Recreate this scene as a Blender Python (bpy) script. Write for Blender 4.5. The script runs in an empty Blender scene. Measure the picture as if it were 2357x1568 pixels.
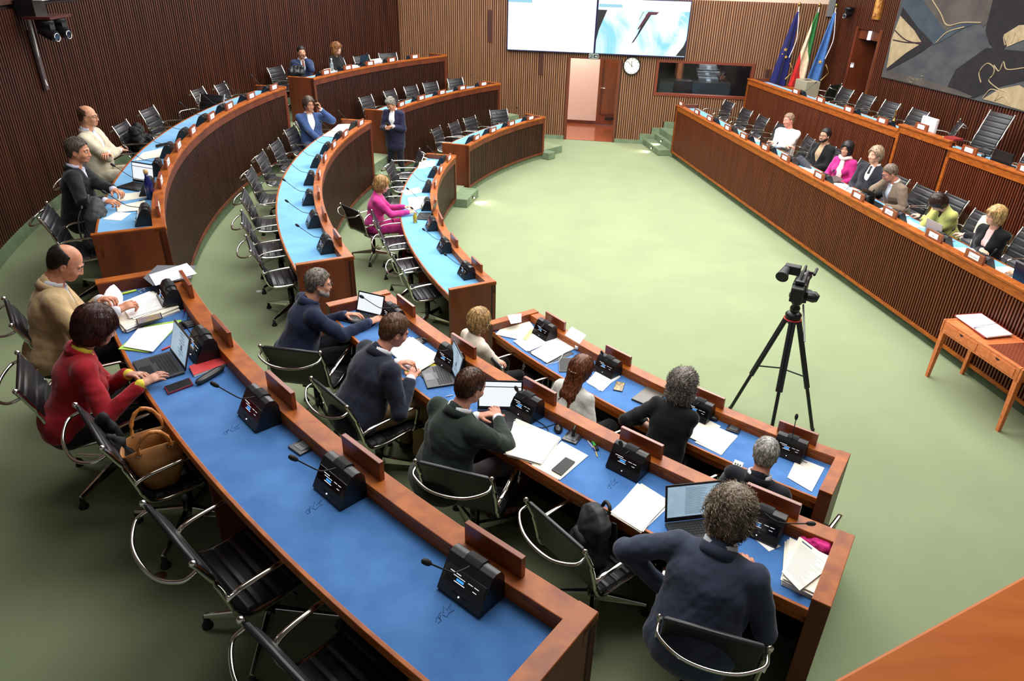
import bpy, math, random
import numpy as np
from math import sin, cos, pi, radians as RAD, atan2, hypot
from mathutils import Vector, Matrix, Euler
random.seed(7)
SC = bpy.context.scene
COL = SC.collection
# ---------------------------------------------------------------- camera
FPX, PITCH, ROLL, HC = 1615.4, RAD(28.4), RAD(1.53), 4.2
RIGHT = Vector((1, 0, 0)); FWD = Vector((0, cos(PITCH), -sin(PITCH))); UPV = RIGHT.cross(FWD)
CR = RIGHT*cos(ROLL)+UPV*sin(ROLL); CU = UPV*cos(ROLL)-RIGHT*sin(ROLL)
cd = bpy.data.cameras.new('camera'); cam = bpy.data.objects.new('camera', cd); COL.objects.link(cam)
M = Matrix((CR, CU, -FWD)).transposed().to_4x4(); M.translation = (0, 0, HC)
cam.matrix_world = M
cd.sensor_width = 36; cd.lens = FPX/2357*36; cd.clip_start = .05; cd.clip_end = 200
SC.camera = cam
def ray(px, py): return FWD*FPX+CR*(px-1178.5)-CU*(py-784.)
def at(px, py, z):
    d = ray(px, py); t = (z-HC)/d.z
    return Vector((d.x*t, d.y*t, z))
# ---------------------------------------------------------------- world, exposure, lights
W = bpy.data.worlds.new('world'); SC.world = W; W.use_nodes = True
W.node_tree.nodes['Background'].inputs[0].default_value = (.95, .97, 1, 1)
W.node_tree.nodes['Background'].inputs[1].default_value = .12
SC.view_settings.view_transform = 'Standard'; SC.view_settings.look = 'None'
SC.view_settings.exposure = 0.95; SC.view_settings.gamma = 1.0
CEIL = 5.7
def area(name, loc, sx, sy, power, col=(1, .985, .965), rot=(0, 0, 0)):
    l = bpy.data.lights.new(name, 'AREA'); l.shape = 'RECTANGLE'; l.size = sx; l.size_y = sy; l.energy = power; l.color = col
    o = bpy.data.objects.new(name, l); o.location = loc; o.rotation_euler = rot; COL.objects.link(o); return o
area('ceiling_light', (2.6, 11.0, CEIL-.1), 4.5, 9.0, 525)
area('ceiling_light', (-2.6, 13.0, CEIL-.1), 3.0, 9.0, 330, rot=(0, 0, RAD(8)))
area('ceiling_light', (.9, 3.9, CEIL-.1), 3.0, 2.5, 95, (1, .98, .95))
area('ceiling_light', (-2.4, 5.6, CEIL-.1), 2.0, 4.0, 60)  # added lamp, placed so the near leather seats catch a sheen
area('ceiling_light', (5.3, 14.0, CEIL-.1), 2.0, 7.0, 115)
area('ceiling_light', (6.2, 8.0, CEIL-.1), 2.0, 5.0, 100)
area('ceiling_light', (1.8, 17.6, CEIL-.1), 8.0, 1.2, 130, rot=(0, 0, RAD(-9)))
# ---------------------------------------------------------------- hall geometry
OC = {1: (7.54, 11.57), 2: (7.54, 11.52), 3: (7.54, 11.29)}
RC = {1: 8.82, 2: 10.40, 3: 11.92}
ZR = {1: .98, 2: 1.54, 3: 2.10}      # top of the front rail
TF = {0: 0., 1: .17, 2: .70, 3: 1.24} # floor of each tier
ZD = {k: ZR[k]-.08 for k in ZR}       # desk surface
RW = 13.70                            # left wall radius
def P(k, rho, a, z=0.):
    a = RAD(a); return Vector((OC[k][0]+(RC[k]+rho)*cos(a), OC[k][1]+(RC[k]+rho)*sin(a), z))
DD = Vector((.1497, -.9887, 0)).normalized(); DM = Vector((-DD.y, DD.x, 0)); D0 = Vector((3.82, 17.565, 0))
def Q(u, v, z=0.): return D0+DD*u+DM*v+Vector((0, 0, z))
DAIS_A = atan2(DM.y, DM.x)*180/pi
BA = Vector((.696, 19.395, 0)); BT = Vector((.988, -.1545, 0)).normalized(); BN = Vector((-BT.y, BT.x, 0))  # BN points away from camera
def B(s, back, z=0.): return BA+BT*s+BN*back+Vector((0, 0, z))
# ---------------------------------------------------------------- materials
def lin(c): return tuple(((x/255+.055)/1.055)**2.4 if x > 10 else x/255/12.92 for x in c)+(1,)
MATS = {}
def mat(name, c1, rough=.5, metal=0., c2=None, scale=(8, 8, 8), detail=4, bump=0., bscale=None, coat=0., spec=.5, sheen=0., emit=0., alpha=None, trans=0., ramp=(.35, .65), dist=0., coord='Object'):
    if name in MATS: return MATS[name]
    m = bpy.data.materials.new(name); m.use_nodes = True; nt = m.node_tree; b = nt.nodes['Principled BSDF']
    b.inputs['Base Color'].default_value = lin(c1); b.inputs['Roughness'].default_value = rough; b.inputs['Metallic'].default_value = metal
    b.inputs['Coat Weight'].default_value = coat; b.inputs['Coat Roughness'].default_value = .15; b.inputs['Specular IOR Level'].default_value = spec
    b.inputs['Sheen Weight'].default_value = sheen; b.inputs['Transmission Weight'].default_value = trans
    if sheen: b.inputs['Sheen Roughness'].default_value = .4
    if alpha is not None: b.inputs['Alpha'].default_value = alpha
    if emit: b.inputs['Emission Color'].default_value = lin(c1); b.inputs['Emission Strength'].default_value = emit*.5; b.inputs['Base Color'].default_value = (.01, .01, .01, 1)
    if c2 or bump:
        tc = nt.nodes.new('ShaderNodeTexCoord'); mp = nt.nodes.new('ShaderNodeMapping'); mp.inputs['Scale'].default_value = scale
        nt.links.new(tc.outputs[coord], mp.inputs[0])
        n = nt.nodes.new('ShaderNodeTexNoise'); n.inputs['Scale'].default_value = 1; n.inputs['Detail'].default_value = detail; n.inputs['Distortion'].default_value = dist
        nt.links.new(mp.outputs[0], n.inputs['Vector'])
        if c2:
            r = nt.nodes.new('ShaderNodeValToRGB'); r.color_ramp.elements[0].position = ramp[0]; r.color_ramp.elements[1].position = ramp[1]
            r.color_ramp.elements[0].color = lin(c1); r.color_ramp.elements[1].color = lin(c2)
            nt.links.new(n.outputs['Fac'], r.inputs[0])
            if not emit: nt.links.new(r.outputs[0], b.inputs['Base Color'])
            if emit: nt.links.new(r.outputs[0], b.inputs['Emission Color'])
        if bump:
            bp = nt.nodes.new('ShaderNodeBump'); bp.inputs['Strength'].default_value = bump; bp.inputs['Distance'].default_value = .004
            if bscale:
                mp2 = nt.nodes.new('ShaderNodeMapping'); mp2.inputs['Scale'].default_value = bscale; nt.links.new(tc.outputs[coord], mp2.inputs[0])
                n2 = nt.nodes.new('ShaderNodeTexNoise'); n2.inputs['Scale'].default_value = 1; n2.inputs['Detail'].default_value = 3; nt.links.new(mp2.outputs[0], n2.inputs['Vector'])
                nt.links.new(n2.outputs['Fac'], bp.inputs['Height'])
            else: nt.links.new(n.outputs['Fac'], bp.inputs['Height'])
            nt.links.new(bp.outputs[0], b.inputs['Normal'])
    MATS[name] = m; return m
WOOD = mat('wood_rail', (132, 62, 10), .45, c2=(166, 88, 20), scale=(9, 9, 40), detail=5, coat=.06, dist=.6, spec=.35)
WOODD = mat('wood_panel', (82, 34, 14), .45, c2=(108, 49, 21), scale=(5, 5, 1.2), detail=6, dist=.8)
SLAT = mat('wood_slat', (42, 19, 11), .42, c2=(64, 32, 19), scale=(30, 30, 1.5), detail=4)
SLATD = mat('dais_slat', (80, 34, 16), .42, c2=(106, 50, 26), scale=(30, 30, 1.5), detail=4)
SLATB = mat('back_wall_slat', (132, 90, 60), .5, c2=(160, 114, 80), scale=(25, 25, 1.2), detail=4)
SLATW = mat('left_wall_slat', (48, 22, 13), .42, c2=(78, 39, 24), scale=(25, 25, .8), detail=4)
SLATR = mat('right_wall_slat', (62, 28, 15), .42, c2=(90, 44, 25), scale=(25, 25, .8), detail=4)
DARKW = mat('dark_backing', (30, 13, 8), .7)
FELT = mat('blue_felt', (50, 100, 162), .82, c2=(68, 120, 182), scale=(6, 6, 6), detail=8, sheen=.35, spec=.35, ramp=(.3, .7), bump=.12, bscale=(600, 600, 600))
FELTL = mat('pale_blue_felt', (88, 152, 200), .82, c2=(104, 168, 214), scale=(6, 6, 6), detail=8, sheen=.35, spec=.35, ramp=(.3, .7), bump=.12, bscale=(600, 600, 600))  # paler, newer fabric; part of the light falloff is put into its colour too
CARP = mat('green_carpet', (130, 141, 109), .95, c2=(138, 149, 115), scale=(1.2, 1.2, 1.2), detail=9, spec=.15, ramp=(.25, .75), bump=.6, bscale=(350, 350, 350), dist=.5)
CARPW = mat('green_carpet_plinth', (104, 120, 94), .95, c2=(118, 134, 106), scale=(8, 8, 8), detail=6, spec=.1, bump=.4, bscale=(350, 350, 350))
BLK = mat('black_plastic', (16, 16, 18), .38)
BLKM = mat('black_matte', (12, 12, 13), .6)
LEATH = mat('black_leather', (30, 30, 34), .38, bump=.10, scale=(260, 260, 260))
MESHB = mat('black_back_cloth', (9, 9, 9), .7)
CHR = mat('chrome', (225, 222, 215), .12, 1.)
RUB = mat('rubber', (14, 14, 14), .7)
PAPER = mat('paper', (240, 240, 240), .7)
CREAM = mat('cream_paper', (238, 232, 214), .7)
# ---------------------------------------------------------------- mesh helpers
class MB:
    def __init__(s): s.v = []; s.f = []; s.m = []; s.sm = []
    def add(s, vs, fs, mi=0, sm=False):
        o = len(s.v); s.v += [tuple(v) for v in vs]
        for f in fs: s.f.append(tuple(i+o for i in f)); s.m.append(mi); s.sm.append(sm)
        return s
    def hexa(s, b, t, mi=0):
        return s.add(list(b)+list(t), [(3, 2, 1, 0), (4, 5, 6, 7), (0, 1, 5, 4), (1, 2, 6, 5), (2, 3, 7, 6), (3, 0, 4, 7)], mi)
    def box(s, c, d, mi=0, rot=None):
        x, y, z = d[0]/2, d[1]/2, d[2]/2; c = Vector(c); vs = []
        for zz in (-z, z):
            for xx, yy in ((-x, -y), (x, -y), (x, y), (-x, y)):
                v = Vector((xx, yy, zz)); v = (rot @ v) if rot else v; vs.append(c+v)
        return s.hexa(vs[:4], vs[4:], mi)
    def prism(s, pts, z0, z1, mi=0):   # polygon in xy
        n = len(pts); vs = [(p[0], p[1], z0) for p in pts]+[(p[0], p[1], z1) for p in pts]
        return s.add(vs, [tuple(range(n))[::-1], tuple(range(n, 2*n))]+[(i, (i+1) % n, n+(i+1) % n, n+i) for i in range(n)], mi)
    def prismx(s, prof, x0, x1, mi=0, sm=False):   # profile in yz, extruded in x
        n = len(prof); vs = [(x0, p[0], p[1]) for p in prof]+[(x1, p[0], p[1]) for p in prof]
        s.add(vs, [tuple(range(n)), tuple(range(n, 2*n))[::-1]], mi)
        return s.add(vs, [((i+1) % n, i, n+i, n+(i+1) % n) for i in range(n)], mi, sm)
    def tube(s, pts, r, seg=8, mi=0, closed=False, flat=1., up=(0, 0, 1)):
        pts = [Vector(p) for p in pts]; n = len(pts); rs = r if isinstance(r, (list, tuple)) else [r]*n; vs = []; fs = []
        for i, p in enumerate(pts):
            if closed: t = pts[(i+1) % n]-pts[i-1]
            else: t = pts[min(i+1, n-1)]-pts[max(i-1, 0)]
            t.normalize(); u = Vector(up)
            if abs(t.dot(u)) > .95: u = Vector((1, 0, 0)) if abs(t.x) < .9 else Vector((0, 1, 0))
            a = t.cross(u).normalized(); b = a.cross(t).normalized()
            for j in range(seg):
                an = 2*pi*j/seg; vs.append(p+a*(rs[i]*cos(an))+b*(rs[i]*flat*sin(an)))
        for i in range(n if closed else n-1):
            for j in range(seg):
                k = (i+1) % n; fs.append((i*seg+j, i*seg+(j+1) % seg, k*seg+(j+1) % seg, k*seg+j))
        s.add(vs, fs, mi, True)
        if not closed: s.add(vs[:seg], [tuple(range(seg))[::-1]], mi); s.add(vs[-seg:], [tuple(range(seg))], mi)
        return s
    def lathe(s, prof, c=(0, 0, 0), seg=16, mi=0, sx=1., sy=1.):  # prof [(r,z)]
        vs = []; fs = []
        for r, z in prof:
            for j in range(seg): an = 2*pi*j/seg; vs.append((c[0]+r*cos(an)*sx, c[1]+r*sin(an)*sy, c[2]+z))
        for i in range(len(prof)-1):
            for j in range(seg): fs.append((i*seg+j, i*seg+(j+1) % seg, (i+1)*seg+(j+1) % seg, (i+1)*seg+j))
        return s.add(vs, fs, mi, True)
    def ball(s, c, r, seg=10, mi=0, sc=(1, 1, 1)):
        n = seg//2+1; vs = []; fs = []
        for i in range(n+1):
            th = pi*i/n
            for j in range(seg): an = 2*pi*j/seg; vs.append((c[0]+r*sc[0]*sin(th)*cos(an), c[1]+r*sc[1]*sin(th)*sin(an), c[2]-r*sc[2]*cos(th)))
        for i in range(n):
            for j in range(seg): fs.append((i*seg+j, i*seg+(j+1) % seg, (i+1)*seg+(j+1) % seg, (i+1)*seg+j))
        return s.add(vs, fs, mi, True)
    def quad(s, a, b, c, d, mi=0): return s.add([a, b, c, d], [(0, 1, 2, 3)], mi)
    def build(s, name, mats, parent=None, bevel=0.):
        me = bpy.data.meshes.new(name); me.from_pydata([tuple(v) for v in s.v], [], s.f)
        for m in (mats if isinstance(mats, (list, tuple)) else [mats]): me.materials.append(m)
        me.polygons.foreach_set('material_index', s.m); me.polygons.foreach_set('use_smooth', s.sm); me.update()
        o = bpy.data.objects.new(name, me); COL.objects.link(o)
        if parent: o.parent = parent
        if bevel:
            b = o.modifiers.new('bevel', 'BEVEL'); b.width = bevel; b.segments = 2; b.limit_method = 'ANGLE'
        return o
def arcbox(mb, k, r0, r1, a0, a1, z0, z1, n=24, mi=0):
    """curved bar between two radii"""
    for i in range(n):
        b0 = a0+(a1-a0)*i/n; b1 = a0+(a1-a0)*(i+1)/n
        q = [P(k, r0, b0), P(k, r1, b0), P(k, r1, b1), P(k, r0, b1)]
        vs = [(p.x, p.y, z0) for p in q]+[(p.x, p.y, z1) for p in q]
        fs = [(3, 2, 1, 0), (4, 5, 6, 7), (1, 2, 6, 5), (3, 0, 4, 7)]
        if i == 0: fs.append((0, 1, 5, 4))
        if i == n-1: fs.append((2, 3, 7, 6))
        mb.add(vs, fs, mi)
def tag(o, label=None, cat=None, group=None, kind=None):
    if label: o['label'] = label
    if cat: o['category'] = cat
    if group: o['group'] = group
    if kind: o['kind'] = kind
    return o
def struct(o): o['kind'] = 'structure'; return o
def empty(name, loc=(0, 0, 0), rz=0.):
    o = bpy.data.objects.new(name, None); o.empty_display_size = .1; o.location = loc; o.rotation_euler = (0, 0, rz); COL.objects.link(o); return o
def kids(): 
    d = {}
    for o in bpy.data.objects:
        if o.parent: d.setdefault(o.parent.name, []).append(o)
    return d
def copy_tree(o, K, loc=None, rz=None, parent=None, label=None):
    c = o.copy(); COL.objects.link(c); c.parent = parent
    if loc is not None: c.location = loc
    if rz is not None: c.rotation_euler = (0, 0, rz)
    if label: c['label'] = label
    for ch in K.get(o.name, []): copy_tree(ch, K, parent=c)
    return c
# ---------------------------------------------------------------- floors and tiers
mb = MB(); mb.quad((-16, -3, 0), (14, -3, 0), (14, 23, 0), (-16, 23, 0))
struct(mb.build('floor', CARP))
A_END = 140.0; A_BEG = 236.5
def ring(k_in, rin, k_out, rout, a0, a1, z, zb, name):
    mb = MB(); n = 60
    for i in range(n):
        b0 = a0+(a1-a0)*i/n; b1 = a0+(a1-a0)*(i+1)/n
        p = [P(k_in, rin, b0), P(k_out, rout, b0), P(k_out, rout, b1), P(k_in, rin, b1)]
        mb.quad(*[(q.x, q.y, z) for q in p])
        mb.quad((p[0].x, p[0].y, zb), (p[0].x, p[0].y, z), (p[3].x, p[3].y, z), (p[3].x, p[3].y, zb), 1)
        if i == n-1: mb.quad((p[3].x, p[3].y, zb), (p[3].x, p[3].y, z), (p[2].x, p[2].y, z), (p[2].x, p[2].y, zb), 1)
    return struct(mb.build(name, [CARP, CARPW]))
ring(1, .10, 2, .10, 136, A_BEG, TF[1], 0, 'floor_tier_1')
ring(2, .06, 3, .10, 136, A_BEG, TF[2], 0, 'floor_tier_2')
ring(3, .06, 3, 2.3, 136, A_BEG, TF[3], 0, 'floor_tier_3')
# steps in the aisles
for (a0, a1) in ((164.9, 169.6), (208.9, 212.9)):
    for k in (2, 3):
        mb = MB(); rise = (TF[k]-TF[k-1])/3
        for s in (1, 2):
            arcbox(mb, k, -.28*(3-s)+.06, .08, a0, a1, TF[k-1]-.02, TF[k-1]+rise*s, 3)
        struct(mb.build('floor_step', CARPW, bevel=.012))
    mb = MB(); arcbox(mb, 1, -.22, .12, a0-.2, a1+.3, 0, .165, 4); struct(mb.build('floor_step', CARPW, bevel=.012))
mb = MB(); arcbox(mb, 1, -.18, .12, 139.9, 141.6, 0, .165, 2); struct(mb.build('floor_step', CARPW, bevel=.012))
# ---------------------------------------------------------------- walls
def slat_arc(mb, k, rho, a0, a1, z0, z1, pitch, w, dep, mi=0, sgn=1):
    R = RC[k]+rho; n = int(abs(RAD(a1-a0))*R/pitch)
    for i in range(n+1):
        a = RAD(a0+(a1-a0)*(i+.5)/(n+1)); e = Vector((cos(a), sin(a), 0)); t = Vector((-sin(a), cos(a), 0))
        c = Vector((OC[k][0], OC[k][1], 0))+e*R
        b = [c-t*w/2, c+e*dep-t*w/2, c+e*dep+t*w/2, c+t*w/2]
        vs = [(p.x, p.y, z0) for p in b]+[(p.x, p.y, z1) for p in b]
        mb.add(vs, [(3, 2, 1, 0), (4, 5, 6, 7), (0, 1, 5, 4), (1, 2, 6, 5), (2, 3, 7, 6), (3, 0, 4, 7)], mi)
def slat_line(mb, o, t, nrm, L, z0, z1, pitch, w, dep, mi=0, skip=None):
    n = int(L/pitch)
    for i in range(n):
        s = (i+.5)*L/n; segs = [(z0, z1)]
        if skip: segs = skip(s, z0, z1)
        for (a, b_) in segs:
            if b_-a < .01: continue
            c = o+t*s; b = [c-t*w/2, c+t*w/2, c+t*w/2+nrm*dep, c-t*w/2+nrm*dep]
            vs = [(p.x, p.y, a) for p in b]+[(p.x, p.y, b_) for p in b]
            mb.add(vs, [(3, 2, 1, 0), (4, 5, 6, 7), (0, 1, 5, 4), (1, 2, 6, 5), (2, 3, 7, 6), (3, 0, 4, 7)], mi)
WR = RW-RC[3]
mb = MB()
slat_arc(mb, 3, WR, 141.2, 222, TF[3]+.14, 3.57, .066, .034, .05)
arcbox(mb, 3, WR+.05, WR+.12, 141.2, 222, TF[3]-.1, 5.9, 90, 1)
arcbox(mb, 3, WR-.012, WR+.06, 141.2, 222, TF[3], TF[3]+.14, 90, 2)
struct(mb.build('wall_left', [SLATW, DARKW, CARPW]))
mb = MB()   # gallery front above the slats
for i in range(7): arcbox(mb, 3, WR-.02-.012*i, WR+.06, 141.2, 222, 3.62+.10*i, 3.70+.10*i, 90, i % 2)
arcbox(mb, 3, WR-.03, WR+.06, 141.2, 222, 4.32, 4.6, 90, 0)
struct(mb.build('trim_1', [SLATW, mat('gallery_board', (120, 76, 48), .5)]))
# back wall  (s along wall, gaps for door s .60..1.87 z<2.05 and window s 2.85..5.15 z 1.30..2.07)
def bskip(s, z0, z1):
    out = []
    if .56 < s-4.3 < 1.92: return [(2.07, z1)]
    s = s-4.3
    zz = .10
    if s > 2.55: zz = .27
    if s > 2.86: zz = .44
    if s > 3.15: zz = .61
    if 2.80 < s < 5.20: return [(zz, 1.27), (2.09, z1)]
    return [(zz, z1)]
mb = MB()
slat_line(mb, B(-4.3, 0), BT, -BN, 11.2, .1, 3.48, .056, .028, .045, 0, bskip)
def wallpiece(s0, s1, z0, z1, mi=1): mb.hexa([B(s0, 0, z0), B(s1, 0, z0), B(s1, .1, z0), B(s0, .1, z0)], [B(s0, 0, z1), B(s1, 0, z1), B(s1, .1, z1), B(s0, .1, z1)], mi)
wallpiece(-4.3, .60, 0, 3.48); wallpiece(1.87, 2.85, 0, 3.48); wallpiece(.60, 1.87, 2.05, 3.48); wallpiece(2.85, 5.15, 0, 1.30); wallpiece(2.85, 5.15, 2.07, 3.48); wallpiece(5.15, 7.4, 0, 3.48)
wallpiece(-4.6, 7.4, 3.48, 5.9, 2)
for (s0, s1, z1) in ((-4.3, .57, .10), (1.90, 2.57, .10), (2.57, 2.87, .27), (2.87, 3.17, .44), (3.17, 3.6, .61)):
    mb.hexa([B(s0, -.05, 0), B(s1, -.05, 0), B(s1, .01, 0), B(s0, .01, 0)], [B(s0, -.05, z1), B(s1, -.05, z1), B(s1, .01, z1), B(s0, .01, z1)], 3)
struct(mb.build('wall_back', [SLATB, mat('back_wall_backing', (78, 46, 28), .7), mat('upper_wall', (214, 190, 168), .8), CARPW]))
# right wall
VR = 3.65
mb = MB()
def rskip(s, z0, z1):
    u = s-.6
    if .93 < u < 1.80: return [(3.06, z1)]
    return [(z0, z1)]
slat_line(mb, Q(-.6, VR), DD, -DM, 14.5, 1.08, 5.6, .064, .034, .045, 0, rskip)
def rp(u0, u1, z0, z1, v0=VR, v1=VR+.1, mi=1): mb.hexa([Q(u0, v0, z0), Q(u1, v0, z0), Q(u1, v1, z0), Q(u0, v1, z0)], [Q(u0, v0, z1), Q(u1, v0, z1), Q(u1, v1, z1), Q(u0, v1, z1)], mi)
rp(-.6, .93, 0, 5.9); rp(1.80, 14, 0, 5.9); rp(.93, 1.80, 3.06, 5.9)
rp(.2, 2.6, 1.08, 3.4, VR+1.2, VR+1.3)
struct(mb.build('wall_right', [SLATR, DARKW]))
mb = MB()
rp(.88, .95, 1.08, 3.1, VR-.05, VR+.5, 0); rp(1.78, 1.85, 1.08, 3.1, VR-.05, VR+.5, 0); rp(.88, 1.85, 2.86, 3.1, VR+.02, VR+.5, 0)
struct(mb.build('door_2', [WOODD]))
# ceiling
mb = MB(); mb.quad((-16, -4, CEIL+.15), (-16, 24, CEIL+.15), (15, 24, CEIL+.15), (15, -4, CEIL+.15))
struct(mb.build('ceiling', mat('ceiling_paint', (150, 140, 128), .9)))
# corridor beyond the open doorway
mb = MB(); mb.quad(*[B(s, b, .004) for s, b in ((-.9, -.04), (3.0, -.04), (3.0, 3.6), (-.9, 3.6))]); 
mb = MB(); mb.quad(B(.6, -.04, .006), B(1.87, -.04, .006), B(1.87, .1, .006), B(.6, .1, .006)); mb.quad(B(-1., .1, .006), B(2.6, .1, .006), B(2.6, 3.0, .006), B(-1., 3.0, .006))
struct(mb.build('floor_corridor', mat('parquet', (124, 54, 24), .2, c2=(160, 84, 44), scale=(3, 24, 3), detail=6, coat=.6, dist=1.)))
mb = MB()
mb.hexa([B(-1, 2.2, 0), B(1.28, 2.2, 0), B(1.28, 2.3, 0), B(-1, 2.3, 0)], [B(-1, 2.2, 3), B(1.28, 2.2, 3), B(1.28, 2.3, 3), B(-1, 2.3, 3)])
mb.hexa([B(-1, .1, 2.9), B(2.6, .1, 2.9), B(2.6, 2.3, 2.9), B(-1, 2.3, 2.9)], [B(-1, .1, 3), B(2.6, .1, 3), B(2.6, 2.3, 3), B(-1, 2.3, 3)])
mb.hexa([B(-1, .1, 0), B(-.9, .1, 0), B(-.9, 2.3, 0), B(-1, 2.3, 0)], [B(-1, .1, 3), B(-.9, .1, 3), B(-.9, 2.3, 3), B(-1, 2.3, 3)])
mb.hexa([B(2.35, .1, 0), B(2.45, .1, 0), B(2.45, 2.3, 0), B(2.35, 2.3, 0)], [B(2.35, .1, 3), B(2.45, .1, 3), B(2.45, 2.3, 3), B(2.35, 2.3, 3)])
struct(mb.build('wall_corridor', mat('corridor_paint', (226, 190, 170), .8)))
mb = MB(); mb.hexa([B(-1, 2.17, 0), B(1.28, 2.17, 0), B(1.28, 2.2, 0), B(-1, 2.2, 0)], [B(-1, 2.17, .1), B(1.28, 2.17, .1), B(1.28, 2.2, .1), B(-1, 2.2, .1)])
struct(mb.build('baseboard_corridor', WOODD))
area('corridor_light', B(.6, 1.2, 2.85), 1.6, 1.2, 45)
DOORW = mat('door_wood', (96, 40, 16), .3, c2=(128, 58, 26), scale=(6, 6, 1), detail=6, coat=.4)
d3 = empty('door_3'); struct(d3)
mb = MB()
mb.hexa([B(1.28, 2.12, 0.02), B(2.35, 2.12, 0.02), B(2.35, 2.2, 0.02), B(1.28, 2.2, 0.02)], [B(1.28, 2.12, 2.6), B(2.35, 2.12, 2.6), B(2.35, 2.2, 2.6), B(1.28, 2.2, 2.6)])
mb.build('door_leaf', DOORW, d3)
mb = MB()
for (s0, s1, z0, z1) in ((1.36, 1.40, .3, 2.4), (2.1, 2.14, .3, 2.4), (1.36, 2.14, .3, .34), (1.36, 2.14, 2.36, 2.4)):
    mb.hexa([B(s0, 2.10, z0), B(s1, 2.10, z0), B(s1, 2.12, z0), B(s0, 2.12, z0)], [B(s0, 2.10, z1), B(s1, 2.10, z1), B(s1, 2.12, z1), B(s0, 2.12, z1)])
mb.build('door_molding', WOODD, d3)
mb = MB(); mb.box(B(1.8, 2.11, .2), (.5, .02, .08), rot=Euler((0, 0, RAD(-8.9))).to_matrix()); mb.build('vent_grille', DARKW, d3)
mb = MB(); mb.tube([B(1.36, 2.12, 1.05), B(1.36, 2.05, 1.05), B(1.48, 2.05, 1.05)], .01); mb.build('door_handle', CHR, d3)
# doorway frame
d1 = empty('door_1'); struct(d1)
mb = MB()
for (s0, s1, z0, z1) in ((.55, .62, 0, 2.09), (1.85, 1.92, 0, 2.09), (.62, 1.85, 2.05, 2.09)):
    mb.hexa([B(s0, -.05, z0), B(s1, -.05, z0), B(s1, .11, z0), B(s0, .11, z0)], [B(s0, -.05, z1), B(s1, -.05, z1), B(s1, .11, z1), B(s0, .11, z1)])
mb.build('door_frame', mat('door_frame_wood', (98, 46, 24), .4), d1)
# ---------------------------------------------------------------- desks
def make_desk(k, a0, a1, zb, label, name='curved_desk', endr=.055):
    """a1>a0 ; front faces the pit"""
    root = empty(name, P(k, .3, (a0+a1)/2, TF[k])); inv = Matrix.Translation(-root.location)
    def bl(mb, nm, mt, bev=0):
        mb.v = [tuple(Vector(v)-root.location) for v in mb.v]; return mb.build(nm, mt, root, bev)
    zt = ZR[k]; n = max(14, int((a1-a0)*1.3)); da = endr/RC[k]*180/pi
    mb = MB(); arcbox(mb, k, .04, .06, a0, a1, zb, zt-.03, n, 1)
    slat_arc(mb, k, .012, a0+.35, a1-.35, zb+.04, zt-.14, .052, .026, .03)
    arcbox(mb, k, 0, .04, a0, a1, zb, zb+.045, n, 2); arcbox(mb, k, 0, .04, a0, a1, zt-.13, zt-.03, n, 2)
    for (b0, b1) in ((a0, a0+.4), (a1-.4, a1)): arcbox(mb, k, 0, .04, b0, b1, zb+.045, zt-.13, 1, 2)
    bl(mb, 'front_panel', [SLAT, DARKW, WOODD])
    mb = MB(); arcbox(mb, k, -.01, .10, a0, a1, zt-.03, zt, n); arcbox(mb, k, .085, .10, a0, a1, zt-.085, zt-.03, n)
    bl(mb, 'front_rail', WOOD, .004)
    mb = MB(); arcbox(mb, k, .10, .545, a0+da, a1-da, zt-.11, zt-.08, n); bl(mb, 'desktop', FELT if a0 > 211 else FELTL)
    mb = MB(); arcbox(mb, k, .545, .565, a0, a1, zt-.125, zt-.075, n); arcbox(mb, k, .50, .53, a0, a1, zt-.2, zt-.11, n); bl(mb, 'desk_edge', WOOD, .003)
    for (b0, b1) in ((a0, a0+da), (a1-da, a1)):
        mb = MB(); arcbox(mb, k, .0, .565, b0, b1, zb if k == 1 else TF[k-1]+.1, zt-.001, 1); arcbox(mb, k, -.004, .57, b0, b1, zt-.001, zt+.012, 1, 1)
        bl(mb, 'end_panel', [WOODD, WOOD], .003)
    na = max(2, int((a1-a0)/8))
    mb = MB()
    for i in range(1, na):
        mb = MB(); b = a0+(a1-a0)*i/na; arcbox(mb, k, .06, .48, b-.08, b+.08, TF[k], zt-.11, 1); bl(mb, 'support_panel', WOODD)
    # carpeted plinth
    tag(root, label, 'desk', 'long desks in tiers of the hall')
    mb = MB(); arcbox(mb, k, .05, .12, a0, a1, TF[k-1], zb+.005, n); struct(mb.build('trim_2', CARPW))
    return root
SEG = {'A1': (1, 141.4, 164.3), 'A2': (2, 140.2, 164.9), 'A3': (3, 141.6, 165.2), 'B1': (1, 169.65, 208.65), 'B2': (2, 170.15, 208.3), 'B3': (3, 170.3, 207.6),
       'C1': (1, 213.9, 235.75), 'C2': (2, 213.3, 236.85), 'C3': (3, 212.3, 232.85)}
DL = {'A1': 'low curved slatted desk nearest the back wall, in front row beside the open floor', 'A2': 'middle-row curved desk at the back wall, behind the standing man in navy', 'A3': 'topmost far curved desk with a man and a curly-haired woman seated',
      'B1': 'front-row curved desk where the woman in pink sits', 'B2': 'middle-row curved desk with man on the phone at its far end', 'B3': 'highest curved desk under the left wall with two men and a navy bottle',
      'C1': 'front-row blue-topped desk in front of the tripod camera, with four people', 'C2': 'middle-row blue-topped desk with green-jacket and grey-curls men', 'C3': 'nearest large blue-topped desk with the woman in red'}
ZB = {1: .12, 2: .34, 3: .88}
for n_, (k, a0, a1) in SEG.items(): make_desk(k, a0, a1, ZB[k], DL[n_], endr=.085 if n_[0] == 'C' else .05)
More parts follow.
